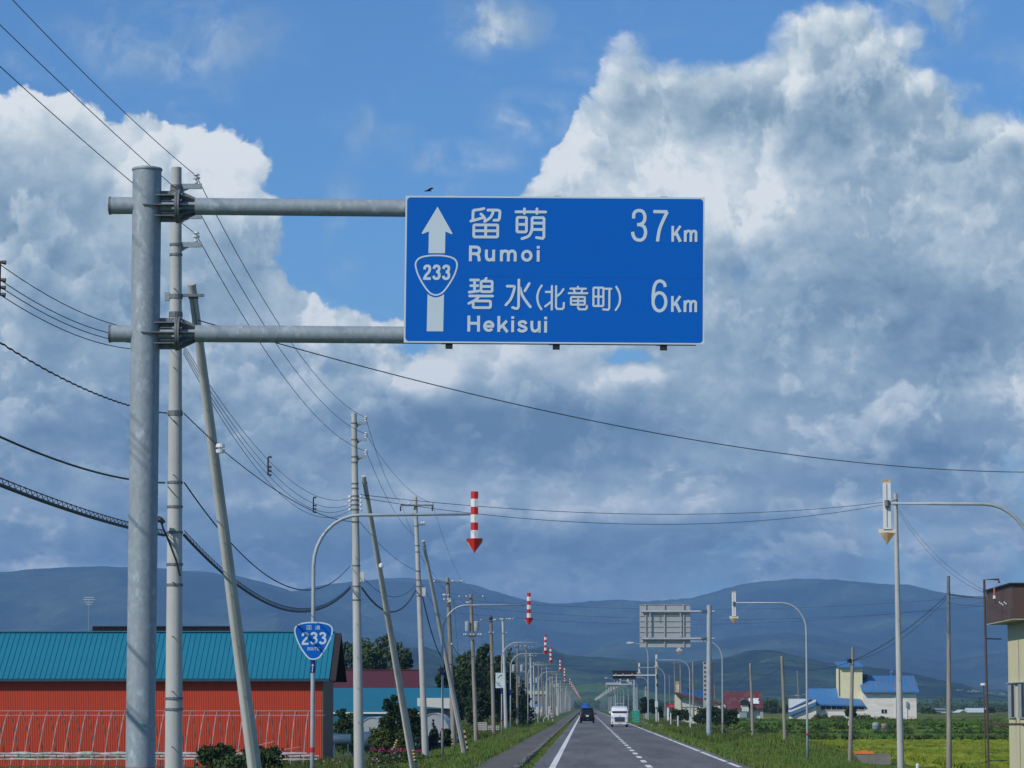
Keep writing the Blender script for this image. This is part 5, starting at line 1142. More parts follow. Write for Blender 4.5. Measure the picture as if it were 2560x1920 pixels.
# ---- farm with blue roofs
def farm():
    d = 480; K = .3436; ux = lambda x: 1800 + x * K; uy = lambda y: 1400 + y * K
    def X(x, dd=d): return P(ux(x), 1766, dd).x
    def Z(y, dd=d): return P(1463, uy(y), dd).z
    g = -1.2
    wh = mat('old_white_render', (0.76, 0.72, 0.66), 0.8, 0, .10, 1.2, stretch=(.5, 1, 3), col2=(0.64, 0.56, 0.48), thr=(.52, .62)); cream = mat('cream_render', (0.74, 0.69, 0.45), 0.75, 0, .05, 1)
    br = mat('blue_roof', (0.050, 0.185, 0.40), 0.55, 0, .12, 1.5, stretch=(3, 1, 1), col2=(0.10, 0.155, 0.28), thr=(.5, .66)); brr = mat('blue_roof_rusty', (0.050, 0.185, 0.40), 0.55, 0, .12, 2.2, stretch=(3, .15, .15), col2=(0.20, 0.15, 0.15), thr=(.53, .60))
    root = empty('farm_building', (X(1000), d, g), 'white farm building with bright blue roofs and a square cream tower', 'farm building')
    # right barn
    part(MB().box(X(1040), X(1430), d, d + 8, g, Z(952)), 'wall', wh, root)
    x0, x1 = X(1020), X(1447); ze, zr = Z(957, d - .6), Z(842, d + 4)
    v = [(X(1033), d - .7, ze), (x1, d - .7, ze), (X(1436), d + 4, zr), (X(1063), d + 4, zr), (X(1015, d + 1.5), d + 2.6, Z(868, d + 2.6))]
    part(MB().add(v + [(a, b, c - .18) for a, b, c in v], [(0, 1, 2, 3, 4), (9, 8, 7, 6, 5), (0, 5, 6, 1), (1, 6, 7, 2), (0, 4, 9, 5), (3, 8, 9, 4), (2, 7, 8, 3)]), 'roof', brr, root)
    part(MB().box(X(1045), X(1425), d + 4, d + 8.5, zr - 1.6, zr - .1), 'rear_roof', br, root)
    for k in range(20): part(MB().add([(X(1045 + 20 * k), d - .66, ze + .05), (X(1045 + 20 * k) + .06, d - .66, ze + .05), (X(1068 + 19 * k) + .06, d + 3.9, zr + .03), (X(1068 + 19 * k), d + 3.9, zr + .03)], [(0, 1, 2, 3)]), 'roof_seam', br, root)
    part(MB().lathe([(.18, 0), (.18, .5), (.35, .55), (.05, .9)], (X(1272), d + 4, zr - .1), 8), 'roof_vent', br, root)
    w = part(MB().box(X(1174), X(1213), d - .06, d - .01, Z(1114), Z(1087)), 'window', darkm, root)
    part(MB().box(X(1193), X(1196), d - .09, d - .065, Z(1114), Z(1087)), 'window_bar', wh, root)
    part(MB().box(X(1356), X(1361), d - .1, d - .02, g, Z(1055)), 'downpipe', wht, root)
    part(MB().box(X(1352), X(1366), d - .3, d - .02, Z(1072), Z(1030)), 'wall_vent', galv, root)
    part(MB().box(X(1274), X(1280), d - .12, d - .02, g, Z(940)), 'downpipe', wht, root)
    # tower
    part(MB().box(X(866), X(1043), d + 1.2, d + 5, g, Z(790)), 'tower_wall', cream, root)
    za, zb = Z(773, d), Z(738, d + 4)
    part(MB().add([(X(868), d + .6, za), (X(1046), d + .6, za), (X(1038), d + 5.2, zb), (X(853), d + 5.2, zb), (X(868), d + .6, za - .2), (X(1046), d + .6, za - .2), (X(1038), d + 5.2, zb - .2), (X(853), d + 5.2, zb - .2)], [(0, 1, 2, 3), (7, 6, 5, 4), (0, 4, 5, 1), (1, 5, 6, 2), (2, 6, 7, 3), (3, 7, 4, 0)]), 'tower_roof', br, root)
    part(MB().box(X(870), X(876), d + 1.1, d + 1.18, Z(990), Z(785)), 'downpipe', mat('downpipe_brown', (.2, .13, .1), .6), root)
    part(MB().box(X(1043), X(1085), d + 2, d + 4, Z(860), Z(832)), 'link_roof', darkm, root)
    # left wing
    part(MB().box(X(660), X(1040), d + .02, d + 6, g, Z(1052)), 'wing_wall', wh, root)
    v = [(X(655), d - .4, Z(1045)), (X(1052), d - .4, Z(1056)), (X(1030), d + 1.1, Z(1012)), (X(880), d + 1.1, Z(1004)), (X(866), d + 3.5, Z(935, d + 3)), (X(645), d + 3.5, Z(935, d + 3))]
    part(MB().add(v + [(a, b, c - .22) for a, b, c in v], [(0, 1, 2, 3, 4, 5), (11, 10, 9, 8, 7, 6), (0, 6, 7, 1), (1, 7, 8, 2), (0, 5, 11, 6), (5, 4, 10, 11)]), 'wing_roof', br, root)
    part(MB().add([(X(1052), d - .42, Z(1060)), (X(1065), d - .02, Z(1090)), (X(1030), d - .02, Z(1050)), (X(1028), d - .02, Z(1015))], [(0, 1, 2, 3)]), 'eave_end', mat('dull_brown', (.2, .15, .12), .7), root)  # plain dull brown, shared with the door canopy and one roof edge strip
    for a, b in ((735, 768), (772, 806), (812, 846), (850, 893), (898, 935), (940, 1005), (1010, 1048)):
        w = part(MB().box(X(a), X(b), d - .05, d - .0, Z(1089), Z(1060)), 'window', darkm, root)
    part(MB().box(X(733), X(1050), d - .10, d - .0, Z(1094), Z(1090)), 'window_sill', wh, root)
    part(MB().box(X(640), X(720), d - .08, d + .0, Z(1134), Z(1120)), 'wall_panel', mat('grey_panel', (.35, .35, .35), .7), root)
    part(MB().box(X(812), X(898), d - .4, d + .0, Z(1140), Z(1130)), 'door_canopy', mat('dull_brown', (.2, .15, .12), .7), root)
    # slanting lean-to gable on the left
    d2 = d - 1.2
    part(MB().prism([(X(517, d2), g), (X(700, d2), g), (X(700, d2), Z(1058, d2)), (X(517, d2), Z(1140, d2))], d2, d2 + 5), 'lean_to_wall', wh, root)
    part(MB().prism([(X(514, d2), Z(1085, d2)), (X(514, d2), Z(1010, d2)), (X(660, d2), Z(1010, d2))], d2 + .3, d2 + 5), 'upper_gable', wht, root)
    for (a, b, m_) in ((1088, 1077, br), (1106, 1092, wht), (1116, 1106, mat('dull_brown', (.2, .15, .12), .7)), (1134, 1114, br)):
        off = 0 if a < 1100 else 18
        part(MB().prism([(X(512, d2), Z(a, d2)), (X(660 + off * 2, d2), Z(a - 72 - off * .2, d2)), (X(660 + off * 2, d2), Z(b - 72 - off * .2, d2)), (X(512, d2), Z(b, d2))], d2 - .35 - .01 * a / 100, d2 + 5), 'roof_edge', m_, root)
farm()
def maroon_barn():
    d = 460; K = .1447; X = lambda x, dd=d: P(1640 + x * K, 1766, dd).x; Z = lambda y, dd=d: P(1463, 1620 + y * K, dd).z; g = -1.1
    cream = mat('cream_gable', (0.64, 0.59, 0.45), .7, 0, .05, 1); wh = mat('white_block_wall', (0.60, 0.60, 0.54), .7, 0, .05, 1)
    mr = mat('maroon_roof_faded', (0.125, 0.036, 0.040), .65, 0, .18, 1.5, stretch=(3, 1, 1), col2=(0.17, 0.085, 0.07), thr=(.52, .66)); tr = mat('roof_verge_taupe', (0.16, 0.12, 0.12), .6)
    root = empty('maroon_roofed_barn', (X(1500), d, g), 'barn with a faded maroon roof and a dark dormer left of the blue roofed farm', 'barn')
    zr, ze = Z(745, d + 5), Z(1035, d - .6)
    part(MB().prismx([(d - .6, ze), (d + 5, zr), (d + 10, ze), (d + 10, ze - .15), (d + 5, zr - .2), (d - .6, ze - .2)], X(1165), X(1852)), 'roof', mr, root)
    part(MB().box(X(1200), X(1845), d, d + 9, g, ze + .1), 'wall', wh, root)
    part(MB().prism([(X(1425), Z(925)), (X(1520), Z(870)), (X(1625), Z(930)), (X(1600), Z(975)), (X(1450), Z(975))], d - 1.4, d + 2), 'dormer_roof', tr, root)
    part(MB().prism([(X(1440), Z(928)), (X(1520), Z(884)), (X(1605), Z(930)), (X(1595), Z(965)), (X(1455), Z(965))], d - 1.45, d - 1.41), 'dormer_opening', darkm, root)
    part(MB().prism([(X(1460), Z(985)), (X(1580), Z(985)), (X(1600), Z(1060)), (X(1560), Z(1180)), (X(1470), Z(1180)), (X(1480), Z(1050))], d - 1.1, d - .1), 'porch_wall', wh, root)
    part(MB().box(X(1440), X(1570), d - 1.3, d - 1.15, Z(1102), Z(1094)), 'lintel', mat('teal_trim', (.03, .1, .13), .5), root)
    part(MB().box(X(1442), X(1560), d - 1.25, d - 1.12, g, Z(1104)), 'garage_door', mat('door_grey_blue', (.26, .31, .36), .6), root)
    part(MB().box(X(1690), X(1745), d - .08, d - .0, Z(1100), Z(1062)), 'yellow_board', mat('yellow_board', (.62, .55, .14), .5), root)
    part(MB().add([(X(1612), d - .5 + .9, Z(962, d)), (X(1800), d + .4, Z(962, d)), (X(1775), d + .7, Z(950)), (X(1800), d + 1.2, Z(925)), (X(1770), d + 1.5, Z(900)), (X(1800), d + 2.2, Z(866)), (X(1612), d + 2.2, Z(866))], [(0, 1, 2, 3, 4, 5, 6)]), 'bare_sheet', wht, root)
    part(MB().box(X(1800), X(1850), d - .3, d - .01, g, Z(1045)), 'wall', mat('grey_block', (.36, .37, .37), .7), root)
    # long low wing sloping away to the left with its cream gable
    d1 = 430; r2 = empty('cream_workshop', (X(600, d1), d1, g), 'low workshop with cream gable wall and a long roof slanting down to the right', 'workshop'); X1 = lambda x: X(x, d1); Z1 = lambda y: Z(y, d1)
    part(MB().prism([(X1(345), g), (X1(1200), g), (X1(1200), Z1(985)), (X1(345), Z1(785))], d1, d1 + 6), 'gable_wall', wh, r2)
    part(MB().prism([(X1(345), g), (X1(432), g), (X1(425), Z1(870)), (X1(352), Z1(800))], d1 - .04, d1 - .01), 'wall_end', cream, r2)
    part(MB().prism([(X1(338), Z1(795)), (X1(1115), Z1(985)), (X1(1115), Z1(945)), (X1(338), Z1(762))], d1 - 1.0, d1 + 6), 'roof', mr, r2)
    part(MB().prism([(X1(345), Z1(815)), (X1(1110), Z1(1010)), (X1(1110), Z1(986)), (X1(345), Z1(796))], d1 - .9, d1 - .05), 'verge', tr, r2)
    part(MB().box(X1(345), X1(405), d1 + .5, d1 + 2, Z1(770), Z1(575)), 'tall_end_wall', mat('weathered_cream', (0.62, 0.57, 0.44), .7, 0, .1, 3, col2=(.38, .30, .22), thr=(.5, .6)), r2)
    part(MB().box(X1(740), X1(1100), d1 - 2.4, d1 - .1, g, Z1(1000)), 'lower_annex', wh, r2)
    part(MB().box(X1(735), X1(870), d1 - 2.6, d1 - .05, Z1(1000), Z1(985)), 'annex_roof', tr, r2)
    part(MB().box(X1(450), X1(740), d1 - .1, d1 - .02, Z1(1025), Z1(1018)), 'wall_rail', galvdk, r2)
    part(MB().box(X1(470), X1(600), d1 - .03, d1 - .01, g, Z1(880 + 30)), 'wall_panel', mat('pale_green_panel', (.50, .56, .50), .7), r2)
    d4 = 540; r5 = empty('blue_roofed_house', (X(640, d4), d4, g), 'blue pitched roof just visible behind the cream workshop', 'house')
    part(MB().prismx([(d4, Z(870, d4)), (d4 + 4, Z(733, d4 + 4)), (d4 + 8, Z(870, d4))], X(455, d4), X(960, d4)), 'roof', mat('blue_roof_deep', (0.02, 0.085, 0.22), .6), r5); part(MB().box(X(470, d4), X(950, d4), d4 + .5, d4 + 7, g, Z(868, d4)), 'wall', wh, r5)
    part(MB().box(X(555, d4), X(598, d4), d4 + 3, d4 + 3.6, Z(735, d4), Z(695, d4)), 'chimney', brown, r5)
    # slotted tower behind the sign pole
    d5 = 400; r6 = empty('slotted_tower', (X(900, d5), d5, g), 'narrow pale tower with a column of dark square slots behind the sign pole', 'tower')
    part(MB().box(X(822, d5), X(880, d5), d5, d5 + 1, g, Z(235, d5)), 'front_face', mat('tower_pale', (.40, .40, .37), .7, 0, .1, 1), r6)
    part(MB().box(X(881, d5), X(992, d5), d5 + .3, d5 + 1.2, g, Z(245, d5)), 'dark_face', mat('tower_dark', (.07, .075, .08), .7), r6)
    for k in range(9):
        y = 258 + 77 * k; part(MB().box(X(835, d5), X(862, d5), d5 - .05, d5 - .005, Z(y + 16, d5), Z(y - 12, d5)), 'slot', darkm, r6)
maroon_barn()
def house(name, px0, px1, pyr, pye, pyb, d, depth, wm, rm, lab, gable=False, cat='building'):
    x0, x1 = P(px0, 1766, d).x, P(px1, 1766, d).x; zr, ze = P(0, pyr, d).z, P(0, pye, d).z; zb = min(P(0, pyb, d).z, -.9)
    root = empty(name, ((x0 + x1) / 2, d, zb), lab, cat)
    if gable:
        xm = (x0 + x1) / 2; part(MB().prism([(x0, zb), (x1, zb), (x1, ze), (xm, zr - .1), (x0, ze)], d, d + depth), 'wall', wm, root)
        for s, xa in ((1, x0 - .3), (-1, x1 + .3)): part(MB().prism([(xa, ze - .15), (xm, zr), (xm, zr + .2), (xa, ze + .05)], d - .4, d + depth), 'roof', rm, root)
    else:
        part(MB().box(x0, x1, d, d + depth, zb, ze), 'wall', wm, root)
        part(MB().prismx([(d - .4, ze), (d + depth / 2, zr), (d + depth + .4, ze)], x0 - .3, x1 + .3), 'roof', rm, root)
    w = (x1 - x0); n = max(int(w / 3.5), 1)
    for i in range(n):
        xx = x0 + w * (i + .5) / n; part(MB().box(xx - .6, xx + .6, d - .05, d - .01, zb + (ze - zb) * .35, zb + (ze - zb) * .7), 'window', darkm, root)
    return root
pal = mat('pale_wall', (0.50, 0.52, 0.50), .7); pkw = mat('pinkish_wall', (.52, .45, .40), .7); ltr = mat('light_roof', (.55, .60, .62), .5); bgr = mat('blue_grey_roof', (.10, .2, .33), .6); grr = mat('grey_roof', (.20, .22, .24), .6)
house('far_shed', 2330, 2365, 1770, 1775, 1790, 900, 12, pal, grr, 'pale shed with a dark window right of the blue roofed farm', False, 'shed')
house('far_shed', 2378, 2390, 1777, 1781, 1790, 1000, 10, pal, bgr, 'tiny pale hut between two sheds on the right horizon', False, 'shed')
house('far_barn', 2395, 2421, 1776, 1783, 1791, 950, 14, pkw, ltr, 'small pinkish barn with a round gable mark on the right horizon', True, 'barn')
house('far_shed', 2423, 2480, 1770, 1781, 1791, 980, 14, grr, ltr, 'long shed with a very pale roof beside the right hand tower', False, 'shed')
house('far_house', 1060, 1100, 1730, 1736, 1745, 1700, 12, pal, ltr, 'far pale house below the hill between the poles on the left', False, 'house')
house('blue_roofed_hut', 1306, 1326, 1757, 1764, 1790, 560, 8, pal, bgr, 'hut with a blue roof at the foot of the dark conifers', False, 'hut')
house('blue_roofed_hut', 1332, 1352, 1760, 1768, 1790, 620, 8, pal, bgr, 'hut with a blue roof seen between the crowded left poles', False, 'hut')
house('pale_roofed_hall', 1318, 1368, 1727, 1736, 1760, 900, 14, grr, mat('straw_roof', (.42, .42, .28), .7), 'hall with a pale straw coloured roof behind the left pole row', False, 'hall')
# pale canopy by the road far off, green net stall, red board
def smallstuff():
    d = 640; r = empty('roadside_canopy', (P(1552, 1766, d).x, d, -.5), 'pale turquoise canopy above the white van, far off on the right', 'canopy'); mt = mat('canopy_turquoise', (.24, .36, .38), .6)
    a, b = P(1541, 1758, d), P(1561, 1760, d); part(MB().box(a.x, b.x, d, d + 5, b.z, a.z), 'roof', mt, r)
    for x in (1543, 1549, 1554, 1560): q = P(x, 1759, d); part(MB().box(q.x - .08, q.x + .08, d + .2, d + .4, -.5, q.z), 'post', mt, r)
    d = 600; r = empty('roadside_canopy', (P(1587, 1766, d).x, d, -.5), 'small pale awning on the concrete pole right of the white van', 'canopy')
    a, b = P(1580, 1753, d), P(1595, 1758, d); part(MB().prism([(a.x, b.z), (b.x, b.z), (b.x - .2, a.z), (a.x + .5, a.z)], d, d + 3), 'roof', mt, r); part(MB().box(b.x - .2, b.x, d, d + .2, -.5, b.z), 'post', mt, r)
    d = 396; x0, x1 = P(1582, 1766, d).x, P(1597, 1766, d).x; z1 = P(0, 1775, d).z; r = empty('net_stall', ((x0 + x1) / 2, d, -.25), 'green netted cage standing on the verge right of the white van', 'cage')
    gm = mat('green_net', (.03, .30, .22), .6, 0, .3, 3); 
    for xx in (x0, x1): 
        for yy in (d, d + 1.2): part(MB().box(xx - .05, xx + .05, yy - .05, yy + .05, -.4, z1 + .05), 'post', gm, r)
    part(MB().box(x0, x1, d - .03, d - .01, -.2, z1 - .12).box(x0, x1, d + 1.2, d + 1.22, -.2, z1 - .1), 'net_panel', gm, r)
    for k in range(5): part(MB().box(x0 + .03, x1 - .03, d - .08, d - .035, -.2 + .32 * k, -.16 + .32 * k), 'cross_bar', mat('net_pale', (.16, .48, .40), .6), r)
    d = 520; a, b = P(1666, 1760, d), P(1686, 1770, d); r = empty('red_signboard', ((a.x + b.x) / 2, d, -1), 'red signboard low behind the curved right hand posts', 'sign'); part(MB().box(a.x, b.x, d, d + .1, b.z, a.z), 'board', mat('board_red', (.42, .03, .05), .5), r)
    for k in range(4): part(MB().box(a.x + .2 + .29 * k, a.x + .34 + .29 * k, d - .03, d - .005, b.z + .2, b.z + .42), 'lettering', mat('board_pink', (.6, .25, .25), .5), r)
    for xx in (a.x + .2, b.x - .2): part(MB().box(xx - .05, xx + .05, d + .1, d + .2, -1, b.z), 'post', galvfar, r)
    q = P(1670, 1772, 500); r = empty('white_box', (q.x, 500, -.9), 'small white box below the red signboard', 'box'); part(MB().box(q.x - .16, q.x + .16, 500, 500.3, -.9, q.z + .15), 'body', wht, r); part(MB().box(q.x - .2, q.x + .2, 499.95, 500.35, q.z + .16, q.z + .2), 'lid', wht, r)
    # marker posts
    for px, pt, pb, d, lab in ((1646, 1782, 1790, 372, 'white marker post with a red cap beside the concrete pole'), (1677, 1783, 1795, 330, 'white marker post among the weeds left of the curved post'), (1695, 1790, 1797, 300, 'faint white marker post half sunk in the weeds'),
                                (1726, 1791, 1799, 300, 'white marker post touching the foot of the curved arrow post'), (1783, 1841, 1849, 205, 'stubby white marker post at the foot of the big sign pole'), (1873, 1857, 1876, 196, 'white marker post at the foot of a short wooden pole'), (2294, 1911, 1935, 112, 'white tipped marker stick in the grass at the bottom right')):
        t = P(px, pt, d); b = P(px, pb, d); r = empty('marker_post', (b.x, d, gz(b.x, d)), lab, 'marker post', 'white roadside marker posts'); part(MB().lathe([(.055, 0), (.055, t.z - gz(b.x, d)), (.04, t.z - gz(b.x, d) + .03)], (b.x, d, gz(b.x, d)), 8), 'post', wht, r)
    # concrete culvert box with an orange cover
    d = 164; a, b = P(2141, 1887, d), P(2227, 1912, d); r = empty('culvert_box', ((a.x + b.x) / 2, d, -1.0), 'low concrete box with sloping sides in the grass right of the road', 'culvert')
    part(MB().prism([(a.x + .35, -1.1), (b.x, -1.1), (b.x, a.z), (b.x - .12, a.z + .02), (a.x + .05, a.z), (a.x, a.z - .05)], d, d + 1.5), 'body', kerbm, r)
    part(MB().box(a.x + .1, b.x - .1, d + .1, d + 1.4, a.z + .021, a.z + .05), 'slab', mat('slab_brown', (.2, .17, .14), .8), r)
    c0, c1 = P(2139, 1879, d), P(2186, 1885, d); r = empty('orange_cover', ((c0.x + c1.x) / 2, d, a.z), 'orange plastic cover lying on the concrete box', 'cover')
    part(MB().prism([(c0.x, c1.z), (c1.x, c1.z), (c1.x, c0.z), (c1.x - .28, c0.z), (c1.x - .36, c0.z + .06), (c0.x + .42, c0.z + .06), (c0.x + .3, c0.z), (c0.x, c0.z)], d + .25, d + 1.0), 'cover', mat('orange_plastic', (.72, .20, .03), .5), r)
    for px, py, w, h, d, m_, lab in ((2190, 1815, 19, 17, 300, mat('drum_grey_green', (.24, .29, .28), .6), 'grey green drum in the crops in front of the farm'), (2211, 1815, 16, 12, 304, mat('drum_brown', (.26, .20, .16), .7), 'rusty brown drum beside the grey green one')):
        q = P(px, py, d); R = w * d / PF / 2; H = h * d / PF / 2; r = empty('drum', (q.x, d, q.z - H), lab, 'drum'); part(MB().lathe([(R * .8, -H), (R, -H * .6), (R * 1.03, 0), (R, H * .6), (R * .75, H), (R * .3, H * 1.1)], q, 12), 'body', m_, r, True); part(MB().lathe([(R * 1.05, -.04), (R * 1.05, .04)], q, 12), 'hoop', galvdk, r); part(MB().box(q.x - R * .7, q.x + R * .7, d - .2, d + .2, -.95, q.z - H), 'stand', galvdk, r)
    # white crates on the left
    for px0, px1, py0, py1, d, lab in ((1194, 1217, 1807, 1824, 262, 'stack of white slatted crates between the wooden poles'), (1221, 1247, 1815, 1823, 268, 'low white crates right of the crate stack')):
        a, b = P(px0, py0, d), P(px1, py1, d); g = b.z - .02; r = empty('crate_stack', ((a.x + b.x) / 2, d, g), lab, 'crates'); cm = mat('crate_white', (.62, .56, .54), .6); n = 6 if py1 - py0 > 12 else 4; rows = 4 if py1 - py0 > 12 else 2
        part(MB().box(a.x + .03, b.x - .03, d + .06, d + .8, g, a.z - .02), 'shadow_filler', mat('crate_shadow', (.22, .17, .15), .8), r)  # dark block behind the slats, shadow between them put into its colour
        for k in range(n + 1): x = a.x + (b.x - a.x) * k / n; part(MB().box(x - .022, x + .022, d, d + .04, g, a.z), 'slat', cm, r)
        for k in range(rows + 1): z = g + (a.z - g) * k / rows; part(MB().box(a.x, b.x, d - .02, d - .001, z - .025, z + .025), 'slat', cm, r)
    # white notice signs, guard rail, striped post among the left poles
    for px, w, pt, pm, pb, lean, d, lab in ((1342.5, 7, 1767, 1784, 1806, 1.5, 440, 'small white notice sign on a leaning white post'), (1353.5, 4, 1767, 1780, 1797, 0, 520, 'narrow pale notice sign next to a red banded post'), (1372, 4, 1766, 1786, 1796, 0, 560, 'pale grey sign left of the striped post'), (1392, 5, 1766, 1786, 1790, 0, 640, 'pale sign on the concrete pole beyond the striped post')):
        a, b = P(px - w / 2, pt, d), P(px + w / 2, pm, d); r = empty('notice_sign', ((a.x + b.x) / 2, d, P(0, pb, d).z), lab, 'sign'); part(MB().box(a.x, b.x, d, d + .05, b.z, a.z), 'board', pal, r); e = P(px + lean * 1.8, pb, d); part(MB().tube([((a.x + b.x) / 2, d + .06, b.z), (e.x, d + .06, e.z)], .04, 6), 'post', pal, r)
    d = 470; r = empty('guard_rail', (P(1365, 1800, d).x, d, -.3), 'white tubular guard rail sloping up on the left verge', 'guard rail'); part(MB().tube([P(1359, 1804, d), P(1359.5, 1797, d), P(1362, 1794, d), P(1368, 1790.5, d), P(1372, 1788.5, d)], .035, 6), 'rail', wht, r); part(MB().tube([P(1370, 1789, d), P(1370.5, 1801, d)], .035, 6), 'post', wht, r)
    d = 430; a, b = P(1375.5, 1766, d), P(1381.5, 1802, d); r = empty('striped_post', (b.x, d, b.z), 'leaning red and white striped post on the left verge', 'post')
    for k in range(9): part(MB().tube([a.lerp(b, k / 9), a.lerp(b, (k + 1) / 9)], .055, 7), 'stripe', wht if k % 2 == 0 else redtape, r)
    # yellow and black guards at the strut feet
    yl = mat('guard_yellow', (.60, .40, .13), .5)
    for x0, y0, x1, y1, d, lab in ((1033, 1874, 1038, 1905, 111, 'yellow and black guard at the foot of the second strut pole'), (993, 1850, 984, 1872, 128, 'slanting yellow and black guy guard among the shrubs'), (1131, 1843, 1132, 1872, 190, 'yellow and black guard on the wooden crossarm pole'), (1161, 1825, 1170, 1878, 152, 'long yellow and black guard beside the third strut pole')):
        a, b = P(x0, y0, d), P(x1, y1, d); r = empty('pole_guard', (b.x, d, b.z), lab, 'pole guard', 'yellow and black pole guards'); n = 8
        for k in range(n): part(MB().tube([a.lerp(b, k / n), a.lerp(b, (k + 1) / n)], .05, 8), 'stripe', yl if k % 2 == 0 else blackm, r)
        if x0 == 1161: wire(P(1134, 1500, 148), a, 0, .006, 'guy_wire', 'thin guy wire down to the long yellow and black guard', None)
smallstuff()

# ================================================================ sign seen from behind, other gantries, lamps
def back_sign():
    D = 200; tp, bt = P(1773, 1514, D), P(1772, 1854, D); base = Vector((bt.x, D, gz(bt.x, D)))
    root = empty('road_sign', base, 'back of a ribbed grey road sign on a twin armed pole right of the road', 'road sign')
    R = .155; part(MB().tube([base - Vector((0, 0, .2)), tp], R, 24), 'pole', galvfar, root, True); part(MB().lathe([(R + .01, -.02), (R + .01, .02), (.02, .05)], tp, 24), 'pole_cap', galvfar, root, True)
    part(MB().box(base.x - .3, base.x + .3, D - .3, D + .3, base.z - .3, base.z + .03), 'base_plate', galvdk, root)
    for k in range(6): t = 2 * pi * k / 6 + .3; part(MB().box(base.x + .2 * cos(t) - .02, base.x + .2 * cos(t) + .02, D + .2 * sin(t) - .02, D + .2 * sin(t) + .02, base.z, base.z + .22), 'base_fin', galvfar, root)
    for py in (1529, 1597):
        a, b = P(1604, py, D), P(1752, py, D); e = P(1786, py, D); r = .078
        part(MB().tube([a, b], r, 16), 'arm', galvfar, root, True); part(MB().tube([P(1768, py, D), e], r, 16), 'arm_stub', galvfar, root, True)
        part(MB().tube([b, P(1768, py, D)], .055, 12), 'neck_pipe', galvfar, root, True); xf = P(1759, py, D).x
        part(MB().tube([(xf - .02, D, a.z), (xf + .02, D, a.z)], .155, 20), 'flange', galvdk, root)
        for dz in (-.1, 0, .1): part(MB().box(b.x, tp.x - .1, D - .12, D + .12, a.z + dz - .006, a.z + dz + .006), 'stiffener_plate', galvdk, root)
    D1 = D + .16; a, b = P(1599, 1511, D1), P(1726, 1619, D1)
    pan = part(MB().box(a.x, b.x, D1, D1 + .02, b.z, a.z), 'sign_panel', alu, root)
    H = a.z - b.z
    for k, t in enumerate((0, .265, .39, .52, .645, .765, .885, 1.0)):
        z = a.z - H * t * .985 - .01; part(MB().box(a.x + .01, b.x, D1 - .045, D1 - .001, z - .014, z + .014), 'panel_rib', alu, root)
    for px in (1614, 1661, 1709):
        x = P(px, 1560, D1).x; part(MB().box(x - .04, x + .04, D1 - .085, D1 - .046, b.z + .0, a.z + .0), 'stiffening_bar', alu, root)
    for px in (1625, 1701): x = P(px, 1560, D).x; part(MB().box(x - .035, x + .035, D - .035, D + .035, P(0, 1594, D).z, P(0, 1532, D).z), 'cross_strut', galvfar, root)
    q = P(1648, 1545, D1 - .1); part(MB().box(q.x - .015, q.x + .015, D1 - .12, D1 - .09, P(0, 1554, D).z, P(0, 1537, D).z), 'latch_bar', galvdk, root)
back_sign()
def gantry2():
    D = 370; X = lambda px, d=D: P(px, 1766, d).x; Z = lambda py, d=D: P(0, py, d).z; g = gz(X(1640), D)
    root = empty('electronic_board', (X(1641.5), D, g), 'black electronic road board on a long arm reaching over the right lane', 'road sign')
    bt = P(1642, 1808, D)
    part(MB().tube([(X(1641.5), D, -.9), (X(1641.5), D, Z(1652))], [.15, .11], 12), 'pole', conc, root, True)
    part(MB().box(X(1532), X(1590.5), D + .12, D + .5, Z(1697.3), Z(1678)), 'board', blackm, root)
    part(MB().box(X(1530.5), X(1592), D + .10, D + .52, Z(1679), Z(1677)), 'visor', blackm, root)
    part(MB().tube([(X(1533), D, Z(1689)), (X(1640), D, Z(1688.5))], .062, 10), 'arm', wht, root, True)
    part(MB().box(X(1533), X(1592), D + .08, D + .118, Z(1690.5), Z(1687)), 'mounting_rail', mat('rail_rust_red', (.30, .08, .06), .6), root)
    for px in (1540, 1558.5, 1581): part(MB().box(X(px) - .08, X(px) + .08, D - .08, D + .12, Z(1688.5), Z(1684.5)), 'bracket', alu, root)
    part(MB().box(X(1637), X(1644.5), D - .35, D - .15, Z(1768), Z(1753)), 'control_box', mat('box_white', (.6, .66, .66), .5), root)
    for py, h in ((1692, 6), (1713, 4)): part(MB().box(X(1641), X(1645), D - .2, D + .1, Z(py + h), Z(py - h)), 'clamp_band', blackm, root)
    D = 600; root = empty('far_gantry_sign', (P(1586, 1766, D).x, D, -.7), 'far pale sign board on a long beam beyond the black electronic board', 'road sign')
    part(MB().tube([(X(1586, D), D, -.7), (X(1586, D), D, Z(1700, D))], .16, 8), 'pole', galvfar, root)
    part(MB().box(X(1514, D), X(1584, D), D, D + .2, Z(1713, D), Z(1709.5, D)), 'beam', galvfar, root); part(MB().box(X(1514, D), X(1552, D), D + .22, D + .3, Z(1717, D), Z(1706.5, D)), 'sign_panel', mat('panel_pink_grey', (.42, .38, .38), .5), root)
    part(MB().box(X(1571, D), X(1580, D), D - .1, D - .02, Z(1712, D), Z(1704.5, D)), 'small_panel', mat('panel_tan', (.42, .40, .36), .5), root); part(MB().tube([(X(1516, D), D, Z(1709, D)), (X(1516, D), D, Z(1718, D))], .06, 6), 'hanger', galvfar, root)
gantry2()
